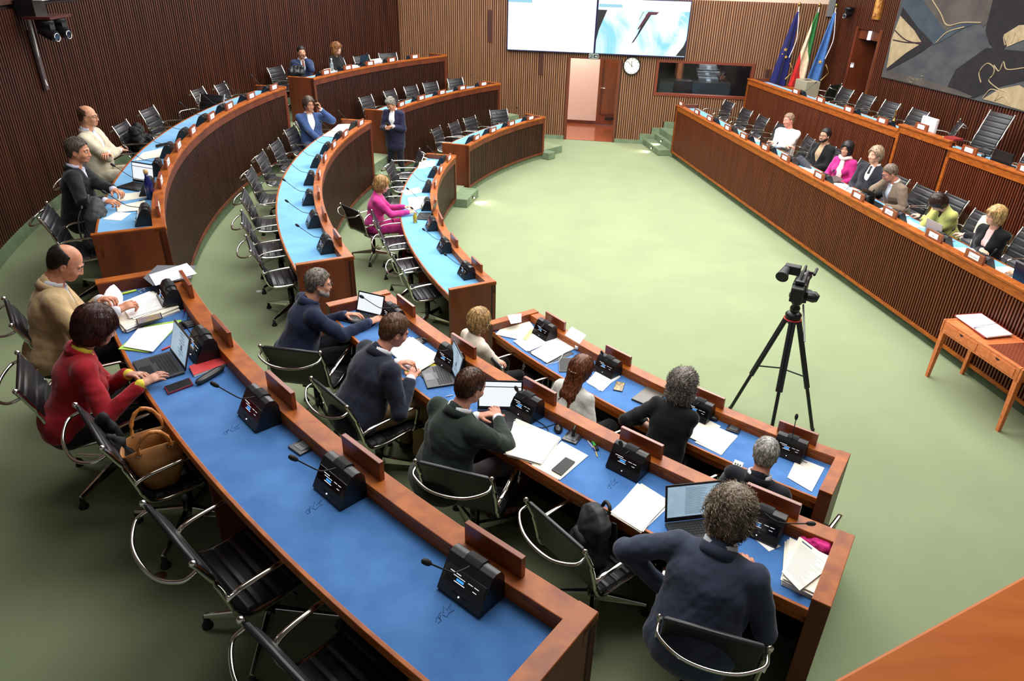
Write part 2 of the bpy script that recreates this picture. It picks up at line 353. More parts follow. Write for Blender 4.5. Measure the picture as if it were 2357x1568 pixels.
# dais: platforms
def slab(u0, u1, v0, v1, z0, z1, mb, mi=0):
    mb.hexa([Q(u0, v0, z0), Q(u1, v0, z0), Q(u1, v1, z0), Q(u0, v1, z0)][::-1], [Q(u0, v0, z1), Q(u1, v0, z1), Q(u1, v1, z1), Q(u0, v1, z1)][::-1], mi)
DF, UF, DZ, UZ, UV = .45, 1.08, 1.255, 1.875, 1.65
mb = MB(); slab(-.02, 14, .05, 1.72, 0, DF, mb); slab(-1.4, -.02, .1, 1.72, 0, DF, mb); struct(mb.build('floor_dais', CARPW))
mb = MB(); slab(.05, 14, UV+.02, VR+.02, 0, UF, mb); slab(-1.0, .05, 2.3, VR+.02, 0, UF, mb); slab(-1.4, 14, VR, VR+1.3, 0, UF, mb); struct(mb.build('floor_dais_upper', CARPW))
mb = MB(); slab(-1.5, -.15, -.28, .3, 0, .15, mb); slab(-1.5, 0, .0, .5, .0, .30, mb); 
struct(mb.build('floor_dais_step', CARPW, bevel=.012))
def line_desk(name, secs, v0, zfl, label, width=.5):
    root = empty(name, Q(4, v0+.25, zfl))
    def bl(mb, nm, mt, bev=0):
        mb.v = [tuple(Vector(v)-root.location) for v in mb.v]; return mb.build(nm, mt, root, bev)
    fp, rl, dt, de = MB(), MB(), MB(), MB()
    for (u0, u1, zt, zb) in secs:
        slab(u0, u1, v0+.04, v0+.06, zb, zt-.03, fp, 1)
        slat_line(fp, Q(u0+.05, v0+.008), DD, DM, u1-u0-.1, zb+.04, zt-.14, .044, .019, .034)
        slab(u0, u1, v0, v0+.04, zb, zb+.045, fp, 2); slab(u0, u1, v0, v0+.04, zt-.13, zt-.03, fp, 2)
        slab(u0, u0+.06, v0, v0+.04, zb, zt-.03, fp, 2)
        slab(u0-.01, u1, v0-.015, v0+.11, zt-.03, zt, rl); slab(u0, u1, v0+.095, v0+.11, zt-.085, zt-.03, rl)
        slab(u0+.05, u1, v0+.11, v0+width, secs[0][2]-.11, secs[0][2]-.08, dt)
        slab(u0, u1, v0+width, v0+width+.02, secs[0][2]-.125, secs[0][2]-.075, de)
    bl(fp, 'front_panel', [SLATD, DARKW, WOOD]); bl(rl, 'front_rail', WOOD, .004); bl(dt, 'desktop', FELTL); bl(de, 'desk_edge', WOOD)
    u0, u1, zt, zb = secs[0]
    mb = MB(); slab(u0-.01, u0+.05, v0, v0+width+.02, zb, zt, mb); bl(mb, 'end_panel', WOODD, .003)
    return tag(root, label, 'desk', 'straight dais desks')
line_desk('dais_desk', [(-.05, 13.5, DZ, .12)], 0, DF, 'long straight slatted dais desk facing the open floor, lower row')
line_desk('dais_desk', [(.05, 5.85, UZ, .60), (5.85, 7.1, UZ+.1, .60), (7.1, 13.5, UZ, .60)], UV, UF, 'upper straight dais desk with raised middle section in front of the tapestry')
mb = MB(); slab(0, 13.5, .05, .12, 0, .125, mb); struct(mb.build('trim_3', CARPW))
#@@PART2
# ---------------------------------------------------------------- chairs
def bez(pts, n):   # Catmull-Rom through points
    P_ = [Vector(p) for p in pts]; out = []
    for i in range(len(P_)-1):
        p0 = P_[max(i-1, 0)]; p1 = P_[i]; p2 = P_[i+1]; p3 = P_[min(i+2, len(P_)-1)]
        for j in range(n):
            t = j/n; out.append(.5*((2*p1)+(p2-p0)*t+(2*p0-5*p1+4*p2-p3)*t*t+(3*p1-p0-3*p2+p3)*t**3))
    out.append(P_[-1]); return out
def sling(mb, prof, hw, th, rib, mi=0):
    """ribbed sheet following a yz profile; ribs are grooves across the width"""
    pts = bez([(0, p[0], p[1]) for p in prof], 10); L = [0]
    for a, b in zip(pts, pts[1:]): L.append(L[-1]+(b-a).length)
    N = int(L[-1]/.0085); top = []; bot = []
    for i in range(N+1):
        s = L[-1]*i/N; j = max(0, min(len(L)-2, next((q for q in range(len(L)-1) if L[q+1] >= s), len(L)-2)))
        f = (s-L[j])/max(1e-6, L[j+1]-L[j]); p = pts[j].lerp(pts[j+1], f); t = (pts[j+1]-pts[j]).normalized(); nrm = Vector((0, -t.z, t.y))
        d = abs(((s/rib+.5) % 1)-.5)*rib   # distance from groove
        g = 0 if d > .012 else -.0085*(1-d/.012)
        top.append(p-nrm*(th+g)); bot.append(p+nrm*.004)
    vs = []; fs = []; xs = [-hw, -hw+.012, hw-.012, hw]
    for r in (top, bot):
        for p in r:
            for q, x in enumerate(xs): vs.append((x, p.y if q in (1, 2) else (p.y*.5+bot[len(vs)//4 % (N+1)].y*.5), p.z if q in (1, 2) else (p.z*.5+bot[len(vs)//4 % (N+1)].z*.5)))
    M_ = (N+1)*4
    for i in range(N):
        for q in range(3):
            a = i*4+q; fs.append((a, a+4, a+5, a+1)); fs.append((M_+a, M_+a+1, M_+a+5, M_+a+4))
    for i in range(N): fs += [(i*4, M_+i*4, M_+i*4+4, i*4+4), (i*4+3, i*4+7, M_+i*4+7, M_+i*4+3)]
    fs += [(0, 1, M_+1, M_), (1, 2, M_+2, M_+1), (2, 3, M_+3, M_+2)]; a = N*4; fs += [(a, M_+a, M_+a+1, a+1), (a+1, M_+a+1, M_+a+2, a+2), (a+2, M_+a+2, M_+a+3, a+3)]
    mb.add(vs, fs, mi, True)
def make_chair(high=0.):
    r = empty('swivel_armchair', (0, 0, 0))
    seatp = [(.255, .415), (.235, .445), (.10, .452), (-.08, .440), (-.19, .452)]
    T = .86+high; ty = -.355-high*.3
    backp = [(-.19, .452), (-.235, .50), (-.262, .60), (-.30, .74), (ty, T)]
    m = MB(); sling(m, seatp, .232, .018, .082); m.build('seat', LEATH, r)
    m = MB(); sling(m, backp, .225, .018, .082); m.build('backrest', [LEATH], r)
    full = seatp+backp[1:]
    for s in (-1, 1):
        m = MB(); m.tube(bez([(s*.242, p[0], p[1]-.004) for p in full[:-1]]+[(s*.242, ty, T+.006)], 5), .013, 8, flat=1.); m.ball((s*.242, ty, T+.008), .016, 8); m.build('side_frame', CHR, r)
        m = MB(); m.tube(bez([(s*.25, -.262, .60), (s*.262, -.22, .632), (s*.268, -.10, .648), (s*.268, .10, .655), (s*.266, .165, .650), (s*.262, .195, .615), (s*.252, .175, .50), (s*.244, .15, .445)], 6), .0165, 8, flat=.55); m.build('armrest', CHR, r)
    m = MB(); m.tube(bez([(-.24, ty+.005, T-.04), (-.232, ty-.05, T-.058), (-.13, ty-.105, T-.085), (0, ty-.12, T-.095), (.13, ty-.105, T-.085), (.232, ty-.05, T-.058), (.24, ty+.005, T-.04)], 6), .0095, 8); m.build('back_handle', CHR, r)
    m = MB(); m.box((0, .0, .405), (.40, .05, .03)); m.box((0, 0, .385), (.15, .2, .04)); m.tube([(.07, .02, .385), (.24, .04, .375)], .007, 6); m.build('seat_mechanism', BLK, r)
    m = MB(); m.lathe([(.0, .10), (.032, .10), (.032, .30), (.022, .30), (.022, .385), (0, .385)], seg=14); m.build('column', mat('dark_steel', (70, 70, 72), .25, 1.), r)
    for i in range(4):
        an = pi/4+i*pi/2; c, s_ = cos(an), sin(an); nx, ny = -s_, c
        lg = MB(); b = []; t = []
        for (rr, w, z0, z1) in ((.02, .026, .09, .145), (.335, .014, .068, .088)):
            for sg in (-1, 1):
                b.append((c*rr+nx*w*sg, s_*rr+ny*w*sg, z0)); t.append((c*rr+nx*w*.55*sg, s_*rr+ny*w*.55*sg, z1))
        b = [b[0], b[2], b[3], b[1]]; t = [t[0], t[2], t[3], t[1]]
        lg.hexa(b, t); l = lg.build('leg', CHR, r, .004)
        g = MB(); g.lathe([(0, 0), (.028, 0), (.027, .012), (.014, .04), (.013, .07), (0, .07)], (c*.33, s_*.33, 0), 12); g.build('glide', RUB, l)
    return tag(r, 'x', 'chair', 'black leather swivel armchairs')
CH0 = make_chair(); CH1 = make_chair(.27)
K = kids()
used = set()
def chair(pos, facing, label, proto=None):
    """facing: world angle in degrees of the way the chair looks"""
    proto = proto or CH0; rz = RAD(facing-90)
    if proto.name not in used:
        used.add(proto.name); proto.location = pos; proto.rotation_euler = (0, 0, rz); proto['label'] = label; return proto
    return copy_tree(proto, K, pos, rz, label=label)
ORD = ['first', 'second', 'third', 'fourth', 'fifth', 'sixth', 'seventh', 'eighth', 'ninth', 'tenth']
def rowchair(k, a, rho, jit, label): return chair(P(k, rho, a, TF[k]), a+180+jit, label)
for i, (a, rho, j) in enumerate([(160.6, 1.22, 0), (158.0, .85, 14), (152.9, .95, 0), (149.4, .95, -8), (145.9, .92, -20)]):
    rowchair(3, a, rho, j, ['empty black armchair at the aisle end of the topmost far desk', 'black armchair under the man resting his chin on his hand', 'black armchair behind the curly-haired woman at the topmost far desk', 'empty black armchair right of the curly-haired woman', 'empty black armchair furthest right at the topmost far desk'][i])
for i, (a, rho, j) in enumerate([(158.8, .87, 0), (154.0, .88, 5), (150.3, .86, 0), (146.8, .86, -5), (142.3, .86, -8)]):
    rowchair(2, a, rho, j, 'empty black armchair, %s from the left at the far middle-row desk' % ORD[i])
for i, (a, rho, j) in enumerate([(158.1, .82, 6), (154.0, .79, 6), (150.2, .80, 0), (144.1, .85, -22)]):
    rowchair(1, a, rho, j, 'empty black armchair, %s from the left at the low far desk by the doorway' % ORD[i])
LB3 = ['empty black armchair at the far end of the highest desk, nearest the aisle', 'empty black armchair second from the far end of the highest desk', 'swivelled black armchair showing its ribbed back front, highest desk', 'empty black armchair left of the swivelled one at the highest desk',
       'black armchair holding a dark coat beside the bald man', 'black armchair under the bald man in the beige suit', 'black armchair under the man in dark suit talking', 'black armchair holding the grey backpack']
for i, (a, rho, j) in enumerate([(170.5, .90, 10), (173.3, .98, 5), (177.0, .90, -105), (181.5, .90, 0), (186.3, .83, 0), (191.2, .76, 8), (198.2, .66, 5), (203.6, .64, 0)]):
    rowchair(3, a, rho, j, LB3[i])
for i, (a, rho, j) in enumerate([(172.0, .85, 0), (175.6, .78, 0), (180.9, .68, 0), (184.9, .70, 0), (189.6, .66, 0), (195.3, .60, 0), (200.0, .58, 0), (204.5, .56, 0)]):
    rowchair(2, a, rho, j, 'black armchair under the blue-suited man on the phone' if i == 0 else 'empty black armchair in the middle row, %s down from the man on the phone' % ORD[i-1])
LB1 = ['black armchair turned sideways at the far end of the front-row desk', 'empty black armchair between turned chair and woman in pink', 'empty black armchair just beyond the woman in pink', 'black armchair pushed back behind the woman in pink',
       'empty black armchair just nearer than the woman in pink', 'empty black armchair, second nearer than the woman in pink', 'empty black armchair at the near end of the front-row desk']
for i, (a, rho, j) in enumerate([(171.3, .95, 205), (176.2, .62, 0), (181.6, .60, 0), (189.4, .98, 35), (192.9, .60, 0), (198.0, .56, 0), (203.4, .55, 0)]):
    rowchair(1, a, rho, j, LB1[i])
def pxchair(z, a, b, label, ref):
    A_, B_ = at(a[0], a[1], z+.866), at(b[0], b[1], z+.866); d = (B_-A_).normalized(); f = Vector((-d.y, d.x, 0)); rv = Vector((cos(RAD(ref)), sin(RAD(ref)), 0))
    if f.dot(rv) < 0: f = -f
    m_ = (A_+B_)/2+f*.355; m_.z = z; return chair(m_, math.degrees(atan2(f.y, f.x)), label)
LC3 = ['black armchair under the man in tan jacket at left edge', 'black armchair under the woman in red', 'black armchair holding the tan handbag and dark coat', 'empty black armchair nearest the camera, wholly in view', 'empty black armchair cut off by the bottom edge of the photo']
for i, (a, b) in enumerate([((8.8, 688), (26.4, 750)), ((40, 815), (36, 900)), ((173.7, 933.5), (234.3, 1032)), ((331.6, 1163), (440, 1295)), ((580, 1457), (705, 1590))]):
    pxchair(TF[3], a, b, LC3[i], 40)
LC2 = ['black armchair behind the man in navy jacket typing', 'black armchair behind the broad man writing', 'black armchair behind the man in dark green jacket', 'black armchair holding a dark backpack between two men', 'black armchair under the man with grey curls, nearest right']
for i, (a, b) in enumerate([((600, 797), (735, 812)), ((717.5, 872), (797, 936.6)), ((957, 1062), (1130, 1103)), ((1212, 1152.5), (1345, 1269.5)), ((1525, 1422.6), (1766, 1492))]):
    pxchair(TF[2], a, b, LC2[i], 60)
LC1 = ['black armchair under the blonde woman in cream jacket', 'black armchair under the woman with long auburn hair', 'black armchair under the woman in black with grey curls', 'black armchair under the white-haired man with phone']
for i, (a, rho, j) in enumerate([(218.2, .64, -8), (224.2, .74, -12), (229.2, .74, -16), (234.5, .66, -8)]):
    rowchair(1, a, rho, j, LC1[i])
LDU = [(-.05, 1.0, 5), (.95, 1.0, 4), (1.78, 1.0, 0), (2.62, 1.02, 0), (3.75, 1.0, -12), (4.92, 1.02, 0), (5.75, 1.0, 0), (6.62, 1.0, 0), (7.28, 1.0, 0), (7.75, 1.15, 0), (8.55, 1.0, 0), (9.35, 1.05, 0), (10.2, 1.1, 12)]
LDL = ['empty black armchair, first at the far end of the lower dais', 'empty black armchair, second from the far end of the lower dais', 'empty black armchair, third from the far end of the lower dais', 'empty black armchair beside the man in striped shirt', 'black armchair under the man in striped shirt',
       'black armchair under the bearded man with glasses', 'black armchair under the woman in pink jacket and scarf', 'black armchair under the man in black suit and tie', 'black armchair under the man in grey jacket', 'black armchair behind the woman in lime jacket', 'black armchair with a cream cloth hung over its back corner', 'black armchair under the short-haired blonde woman in black', 'black armchair at the right edge beside the blonde woman']
for (u, v, j), l in zip(LDU, LDL): chair(Q(u, v, DF), DAIS_A+180+j, l)
LUL = ['empty black armchair, first from the left behind the upper dais', 'empty black armchair, second from the left behind the upper dais', 'empty black armchair, third from the left behind the upper dais', 'empty black armchair left of the brass figurine, upper dais']
for (u, v, j), l in zip([(2.05, 2.65, 0), (2.85, 2.65, 0), (3.65, 2.65, 0), (4.5, 2.65, 0)], LUL): chair(Q(u, v, UF), DAIS_A+180+j, l)
chair(Q(5.38, 2.72, UF), DAIS_A+180-32, 'black armchair behind the pale monitor on the upper dais')
chair(Q(6.28, 2.7, UF), DAIS_A+180+5, 'tall high-backed black armchair in the middle of the upper dais', CH1)
chair(Q(7.75, 2.45, UF), DAIS_A+180+20, 'wide black armchair at right edge of the upper dais')
chair(Q(1.15, 2.9, UF), DAIS_A+180-60, 'black armchair standing below the pale blue flag')
# ---------------------------------------------------------------- microphone units and name plates
WHT = mat('screen_text', (240, 244, 255), .5, emit=1.2); BLUT = mat('screen_blue', (60, 150, 235), .5, emit=1.3)
def make_mic():
    r = empty('microphone_unit', (0, 0, 0))
    m = MB(); prof = [(-.07, 0), (.075, 0), (.082, .012), (.022, .125), (.005, .15), (-.02, .158), (-.045, .152), (-.062, .12)]
    m.prismx(prof, -.112, .112); m.build('body', BLK, r, .004)
    t = Vector((0, -.060, .113)).normalized(); nr = Vector((0, t.z, -t.y)); o = Vector((0, .0825, .012))
    def pt(x, s, h=.002): return o+t*s+nr*h+Vector((x, 0, 0))
    s_ = MB(); s_.hexa([pt(-.106, .052, 0), pt(.106, .052, 0), pt(.106, .118, 0), pt(-.106, .118, 0)], [pt(-.104, .053), pt(.104, .053), pt(.104, .117), pt(-.104, .117)]); sc = s_.build('screen', mat('screen_glass', (6, 6, 8), .12, spec=.6), r)
    s_ = MB()
    for (x0, x1, y0, y1, mi) in ((.02, .075, .098, .101, 0), (-.005, .055, .088, .0905, 0), (-.045, -.02, .090, .0925, 0), (-.075, -.052, .090, .0925, 0), (-.01, .045, .066, .069, 0), (-.002, .035, .073, .0825, 1), (-.07, -.05, .072, .0745, 0)):
        s_.quad(pt(x0, y0, .003), pt(x1, y0, .003), pt(x1, y1, .003), pt(x0, y1, .003), mi)
    s_.build('screen_writing', [WHT, BLUT], sc)
    m = MB(); m.hexa([pt(-.045, .022, 0), pt(.045, .022, 0), pt(.045, .03, 0), pt(-.045, .03, 0)], [pt(-.045, .022, -.003), pt(.045, .022, -.003), pt(.045, .03, -.003), pt(-.045, .03, -.003)]); m.build('card_slot', mat('dark_slot', (4, 4, 4), .8), r); m = MB()
    m.prismx([(.012, .135), (.005, .152), (-.02, .164), (-.05, .158), (-.06, .14)], -.04, .04, 0, True); m.build('loudspeaker_cover', mat('dark_slot', (4, 4, 4), .8), r, .003); m = MB(); m.ball((.0, .076, .033), .004, 6); m.build('indicator_light', WHT, r)
    return tag(r, 'x', 'microphone', 'desk microphone units')
def neck(parent, head, kinked=0):
    h = Vector(head); a = Vector((0, .012, .145)); mid = a.lerp(h, .5)+Vector((0, 0, -.035 if not kinked else .04))
    m = MB(); m.tube(bez([a, a.lerp(mid, .5)+Vector((0, .01, -.005)), mid, h], 6), .0034, 6); g = m.build('gooseneck', BLKM, parent)
    d = (h-mid).normalized(); m = MB(); m.tube([h-d*.01, h, h+d*.018, h+d*.034, h+d*.042], [.004, .0105, .0135, .0115, .004], 8); m.build('foam_windshield', MESHB, parent)
MICP = []
for hd in ((0, .25, .30), (.05, .17, .25), (-.14, .24, .20), (.02, -.04, .30), (0.03, .06, .20), (-.22, .02, .20)):
    q = make_mic(); neck(q, hd); MICP.append(q)
for q in MICP[1:]: pass
def make_plate(name='name_plate'):
    r = empty(name, (0, 0, 0))
    m = MB(); m.box((0, 0, .052), (.30, .026, .104)); m.build('wooden_board', mat('plate_wood', (112, 52, 26), .35, c2=(140, 70, 36), scale=(4, 30, 30), coat=.3), r, .003)
    c = MB(); c.box((0, -.0145, .054), (.165, .003, .062)); cc = c.build('card', mat('card', (244, 240, 240), .5), r)
    c = MB(); c.box((-.07, -.0165, .074), (.009, .001, .01), 0); c.build('card_crest', mat('crest_blue', (70, 110, 180), .5), cc)
    return tag(r, 'x', 'name plate', 'wooden name plates with white cards')
PL0 = make_plate(); K = kids(); usedm = set()
INK = mat('ink', (70, 70, 80), .6)
def text_mesh(s, size, parent, loc, rot, m, name='lettering'):
    cu = bpy.data.curves.new('t', 'FONT'); cu.body = s; cu.size = size; cu.align_x = 'CENTER'; cu.align_y = 'CENTER'; cu.resolution_u = 2
    to = bpy.data.objects.new('t', cu); COL.objects.link(to); bpy.context.view_layer.update()
    me = bpy.data.meshes.new_from_object(to.evaluated_get(bpy.context.evaluated_depsgraph_get())); bpy.data.objects.remove(to); me.materials.clear(); me.materials.append(m)
    o = bpy.data.objects.new(name, me); COL.objects.link(o); o.parent = parent; o.location = loc; o.rotation_euler = rot; return o
def station(pos, out_a, z_desk, z_rail, v_mic, mp, label, text=None, mic=True, plate=True, rj=0., vplate=.035):
    """pos(v) gives the xy of a point v metres outward; out_a: outward angle (deg)"""
    rz = RAD(out_a-90)
    if mic:
        p = pos(v_mic); p.z = z_desk; q = MICP[mp]
        if q.name in usedm: copy_tree(q, K, p, rz+RAD(rj), label='black desk microphone unit '+label)
        else: usedm.add(q.name); q.location = p; q.rotation_euler = (0, 0, rz+RAD(rj)); q['label'] = 'black desk microphone unit '+label
    pre = 'wooden name plate seen from behind ' if any(label.startswith('on the '+w) for w in ('nearest', 'second', 'front-row')) else 'wooden name plate with white card '
    if plate:
        p = pos(vplate); p.z = z_rail
        if 'P' in usedm: c = copy_tree(PL0, K, p, rz, label=pre+label)
        else: usedm.add('P'); c = PL0; c.location = p; c.rotation_euler = (0, 0, rz); c['label'] = pre+label
        c['_t'] = text or 1
        PLATES.append((c, text))
PLATES = []
def rs(k, a, mp, label, **kw): station(lambda v: P(k, v, a), a, ZD[k], ZR[k], .165, mp, label, **kw)
for i, a in enumerate([162.6, 158.7, 154.8, 151.0, 147.0]): rs(3, a, 3, 'on the topmost far desk, %s from the left' % ORD[i])
for i, a in enumerate([161.8, 157.1, 152.4, 148.0, 143.5]): rs(2, a, 0, 'on the far middle-row desk, %s from the left' % ORD[i])
for i, a in enumerate([160.9, 155.6, 150.2, 144.9]): rs(1, a, 0, 'on the low far desk, %s from the left' % ORD[i])
for i, a in enumerate([172.2, 177.4, 182.9, 188.9, 194.6, 200.1, 205.7]): rs(1, a, 0, 'on the pink-suited woman desk, %s from the far end' % ORD[i])
for i, a in enumerate([172.6, 177.6, 182.0, 186.5, 191.4, 196.3, 201.0, 205.6]): rs(2, a, 0, 'on the middle left desk, %s from the far end' % ORD[i])
for i, a in enumerate([172.2, 176.6, 181.0, 184.9, 189.4, 193.4, 197.3, 200.9, 205.4]): rs(3, a, 0, 'on the highest left desk, %s from the far end' % ORD[i])
for i, a in enumerate([216.6, 222.2, 228.3, 233.2]): rs(1, a, [2, 4, 4, 3][i], 'on the front-row desk %s' % ['beside the loose papers', 'before the long-haired woman', 'before the grey-curled woman', 'before the white-haired man'][i])
for i, a in enumerate([215.9, 220.7, 225.3, 229.9, 234.45]): rs(2, a, [0, 1, 4, 4, 5][i], 'on the second desk %s' % ['before the navy jacket man', 'before the man writing', 'before the green jacket man', 'beyond the white paper pile', 'before the grey-curls man'][i])
for i, a in enumerate([214.65, 218.7, 222.8, 226.55, 230.6]): rs(3, a, [5, 4, 1, 1, 1][i], 'on the nearest desk %s' % ['before the tan jacket man', 'before the red jacket woman', 'first right of the red notebook', 'just right of the power socket', 'nearest the camera'][i])
for i, (u, t_) in enumerate([(.15, None), (1.18, None), (1.93, None), (2.88, None), (3.65, None), (4.58, None), (5.35, None), (6.49, None), (7.58, 'ZILLI'), (8.35, None), (9.27, 'BINI'), (9.98, 'SCOCCIMARRO')]):
    station(lambda v, u=u: Q(u, v), DAIS_A, DZ-.08, DZ, .175, 4, 'on the lower dais, %s' % (ORD[i]+' from the far end' if i < 9 else ['before the lime jacket woman', 'before the silver laptop', 'before the blonde woman'][i-9]), text=t_, rj=0, mic=(i > 1))
for i, (u, t_) in enumerate([(2.3, None), (3.3, None), (4.3, None), (5.35, None)]):
    station(lambda v, u=u: Q(u, UV+v), DAIS_A, UZ-.08, UZ, .175, 0 if i == 0 else 4, 'on the upper dais, %s from the far end' % ORD[i], mic=(i != 1))
station(lambda v: Q(6.35, UV+v), DAIS_A, UZ-.08, UZ+.1, .175, 0, 'on the raised middle dais section', text='BORDIN', mic=False)
station(lambda v: Q(7.48, UV+v), DAIS_A, UZ-.08, UZ, .175, 4, 'on the upper dais beside the red book', text='PATRIARCA', mic=False)
station(lambda v: Q(8.55, UV+v), DAIS_A, UZ-.08, UZ, .175, 4, 'cut off at the right edge, upper dais', mic=False)
TXC = {}
for c, t_ in PLATES:
    del c['_t']
    card = [o for o in bpy.data.objects if o.parent == c and o.name.startswith('card')][0]
    if t_:
        text_mesh(t_, min(.024, .15/len(t_)/.62), card, (0, -.0166, .047), (pi/2, 0, 0), INK)
    else:
        if 'l' not in TXC:
            m = MB()
            for q in range(7): m.box((-.03+.01*q, -.0165, .050), (.006, .0008, .009))
            TXC['l'] = m.build('lettering', INK, card)
        else: cp = TXC['l'].copy(); COL.objects.link(cp); cp.parent = card
# ---------------------------------------------------------------- people : smooth blended surfaces
def V3(*a): return np.array(a, float)
def nrm(v): v = np.asarray(v, float); return v/(np.linalg.norm(v)+1e-12)
class Sdf:
    def __init__(s): s.p = []
    def cap(s, a, b, ra, rb=None, k=.02, side=None, f=1., lab=0, op='u'):
        s.p.append(('c', np.asarray(a, float), np.asarray(b, float), ra, ra if rb is None else rb, k, None if side is None else nrm(side), f, lab, op)); return s
    def ell(s, c, r, R=None, k=.02, lab=0, op='u'):
        s.p.append(('e', np.asarray(c, float), np.asarray(r, float), R, None, k, None, 1, lab, op)); return s
    def mesh(s, h, noise=None):
        lo = np.full(3, 1e9); hi = -lo
        bb = []
        for q in s.p:
            if q[0] == 'c': e = max(q[3], q[4])*max(1, q[7]); l = np.minimum(q[1], q[2])-e; u = np.maximum(q[1], q[2])+e
            else: e = q[2].max(); l = q[1]-e; u = q[1]+e
            bb.append((l, u))
            if q[9] == 'u': lo = np.minimum(lo, l); hi = np.maximum(hi, u)
        lo -= 3*h; hi += 3*h; n = np.ceil((hi-lo)/h).astype(int)+1
        F = np.full(n, .2, np.float32); Bst = np.full(n, 9., np.float32); Lb = np.zeros(n, np.int8)
        for q, (l, u) in zip(s.p, bb):
            k = q[5]; m = k+2*h
            i0 = np.clip(np.floor((l-m-lo)/h).astype(int), 0, n-1); i1 = np.clip(np.ceil((u+m-lo)/h).astype(int)+1, 1, n)
            sl = tuple(slice(a, b) for a, b in zip(i0, i1))
            ax = [lo[d]+h*np.arange(i0[d], i1[d]) for d in range(3)]
            X, Y, Z = np.meshgrid(*ax, indexing='ij', sparse=False); Pp = np.stack((X, Y, Z), -1).astype(np.float32)
            if Pp.size == 0: continue
            if q[0] == 'c':
                a, b, ra, rb = q[1], q[2], q[3], q[4]; ba = b-a; L2 = ba@ba+1e-12; pa = Pp-a
                t = np.clip((pa@ba)/L2, 0, 1); d = pa-t[..., None]*ba
                if q[6] is not None:
                    c = d@q[6]; d = d+q[6]*((c/q[7]-c)[..., None]); sc = min(1, q[7]) if q[7] < 1 else 1
                    D = (np.sqrt((d*d).sum(-1))-(ra+(rb-ra)*t))*(1 if q[7] >= 1 else (q[7]+1)/2)
                else: D = np.sqrt((d*d).sum(-1))-(ra+(rb-ra)*t)
            else:
                d = Pp-q[1]
                if q[3] is not None: d = d@q[3]
                g = d/q[2]; r = np.sqrt((g*g).sum(-1))+1e-9; g2 = np.sqrt(((g/q[2])**2).sum(-1))+1e-9
                D = r*(r-1)/g2
            f = F[sl]
            if q[9] == 'u':
                hh = np.clip(.5+.5*(f-D)/k, 0, 1); F[sl] = f+(D-f)*hh-k*hh*(1-hh)
                bs = Bst[sl]; w = D < bs; Bst[sl] = np.where(w, D, bs); Lb[sl] = np.where(w, q[8], Lb[sl])
            else:
                D = -D; hh = np.clip(.5-.5*(f-D)/k, 0, 1); F[sl] = f+(D-f)*hh+k*hh*(1-hh)
                if q[8]: w = (np.abs(D) < k); Lb[sl] = np.where(w, q[8], Lb[sl])
        S = F < 0
        c = np.zeros(np.array(n)-1, np.int8)
        for dx in (0, 1):
            for dy in (0, 1):
                for dz in (0, 1): c += S[dx:n[0]-1+dx, dy:n[1]-1+dy, dz:n[2]-1+dz]
        act = (c > 0) & (c < 8); idx = np.argwhere(act); num = np.full(act.shape, -1, np.int64); num[act] = np.arange(len(idx))
        acc = np.zeros((len(idx), 3)); cnt = np.zeros(len(idx))
        cor = [(0, 0, 0), (1, 0, 0), (0, 1, 0), (1, 1, 0), (0, 0, 1), (1, 0, 1), (0, 1, 1), (1, 1, 1)]
        for a, b in ((0, 1), (2, 3), (4, 5), (6, 7), (0, 2), (1, 3), (4, 6), (5, 7), (0, 4), (1, 5), (2, 6), (3, 7)):
            ca, cb = np.array(cor[a]), np.array(cor[b]); ia = idx+ca; ib = idx+cb
            fa = F[ia[:, 0], ia[:, 1], ia[:, 2]]; fb = F[ib[:, 0], ib[:, 1], ib[:, 2]]; w = (fa < 0) != (fb < 0)
            t = np.where(w, fa/(fa-fb+1e-12), 0)[:, None]; acc += np.where(w[:, None], ca+(cb-ca)*t, 0); cnt += w
        vs = (idx+acc/np.maximum(cnt, 1)[:, None])*h+lo
        lab = Lb[idx[:, 0], idx[:, 1], idx[:, 2]]; fs = []
        for ax in range(3):
            sa = [slice(None)]*3; sb = [slice(None)]*3; sa[ax] = slice(0, n[ax]-1); sb[ax] = slice(1, n[ax])
            A_ = S[tuple(sa)]; B_ = S[tuple(sb)]; e = np.argwhere(A_ != B_); u, v = [(1, 2), (2, 0), (0, 1)][ax]
            ok = (e[:, u] > 0) & (e[:, v] > 0) & (e[:, u] < n[u]-1) & (e[:, v] < n[v]-1); e = e[ok]
            du = np.zeros(3, int); du[u] = 1; dv = np.zeros(3, int); dv[v] = 1
            q = [e, e-du, e-du-dv, e-dv]; Q_ = np.stack([num[t[:, 0], t[:, 1], t[:, 2]] for t in q], 1)
            fl = A_[e[:, 0], e[:, 1], e[:, 2]]; Q_[~fl] = Q_[~fl][:, ::-1]; fs.append(Q_)
        fs = np.concatenate(fs); fs = fs[(fs >= 0).all(1)]
        return vs, fs, lab
def normals(vs, fs):
    a = vs[fs[:, 0]]; c = np.cross(vs[fs[:, 2]]-a, vs[fs[:, 3]]-vs[fs[:, 1]]); N = np.zeros_like(vs)
    for i in range(4): np.add.at(N, fs[:, i], c)
    return N/(np.linalg.norm(N, axis=1)[:, None]+1e-12)
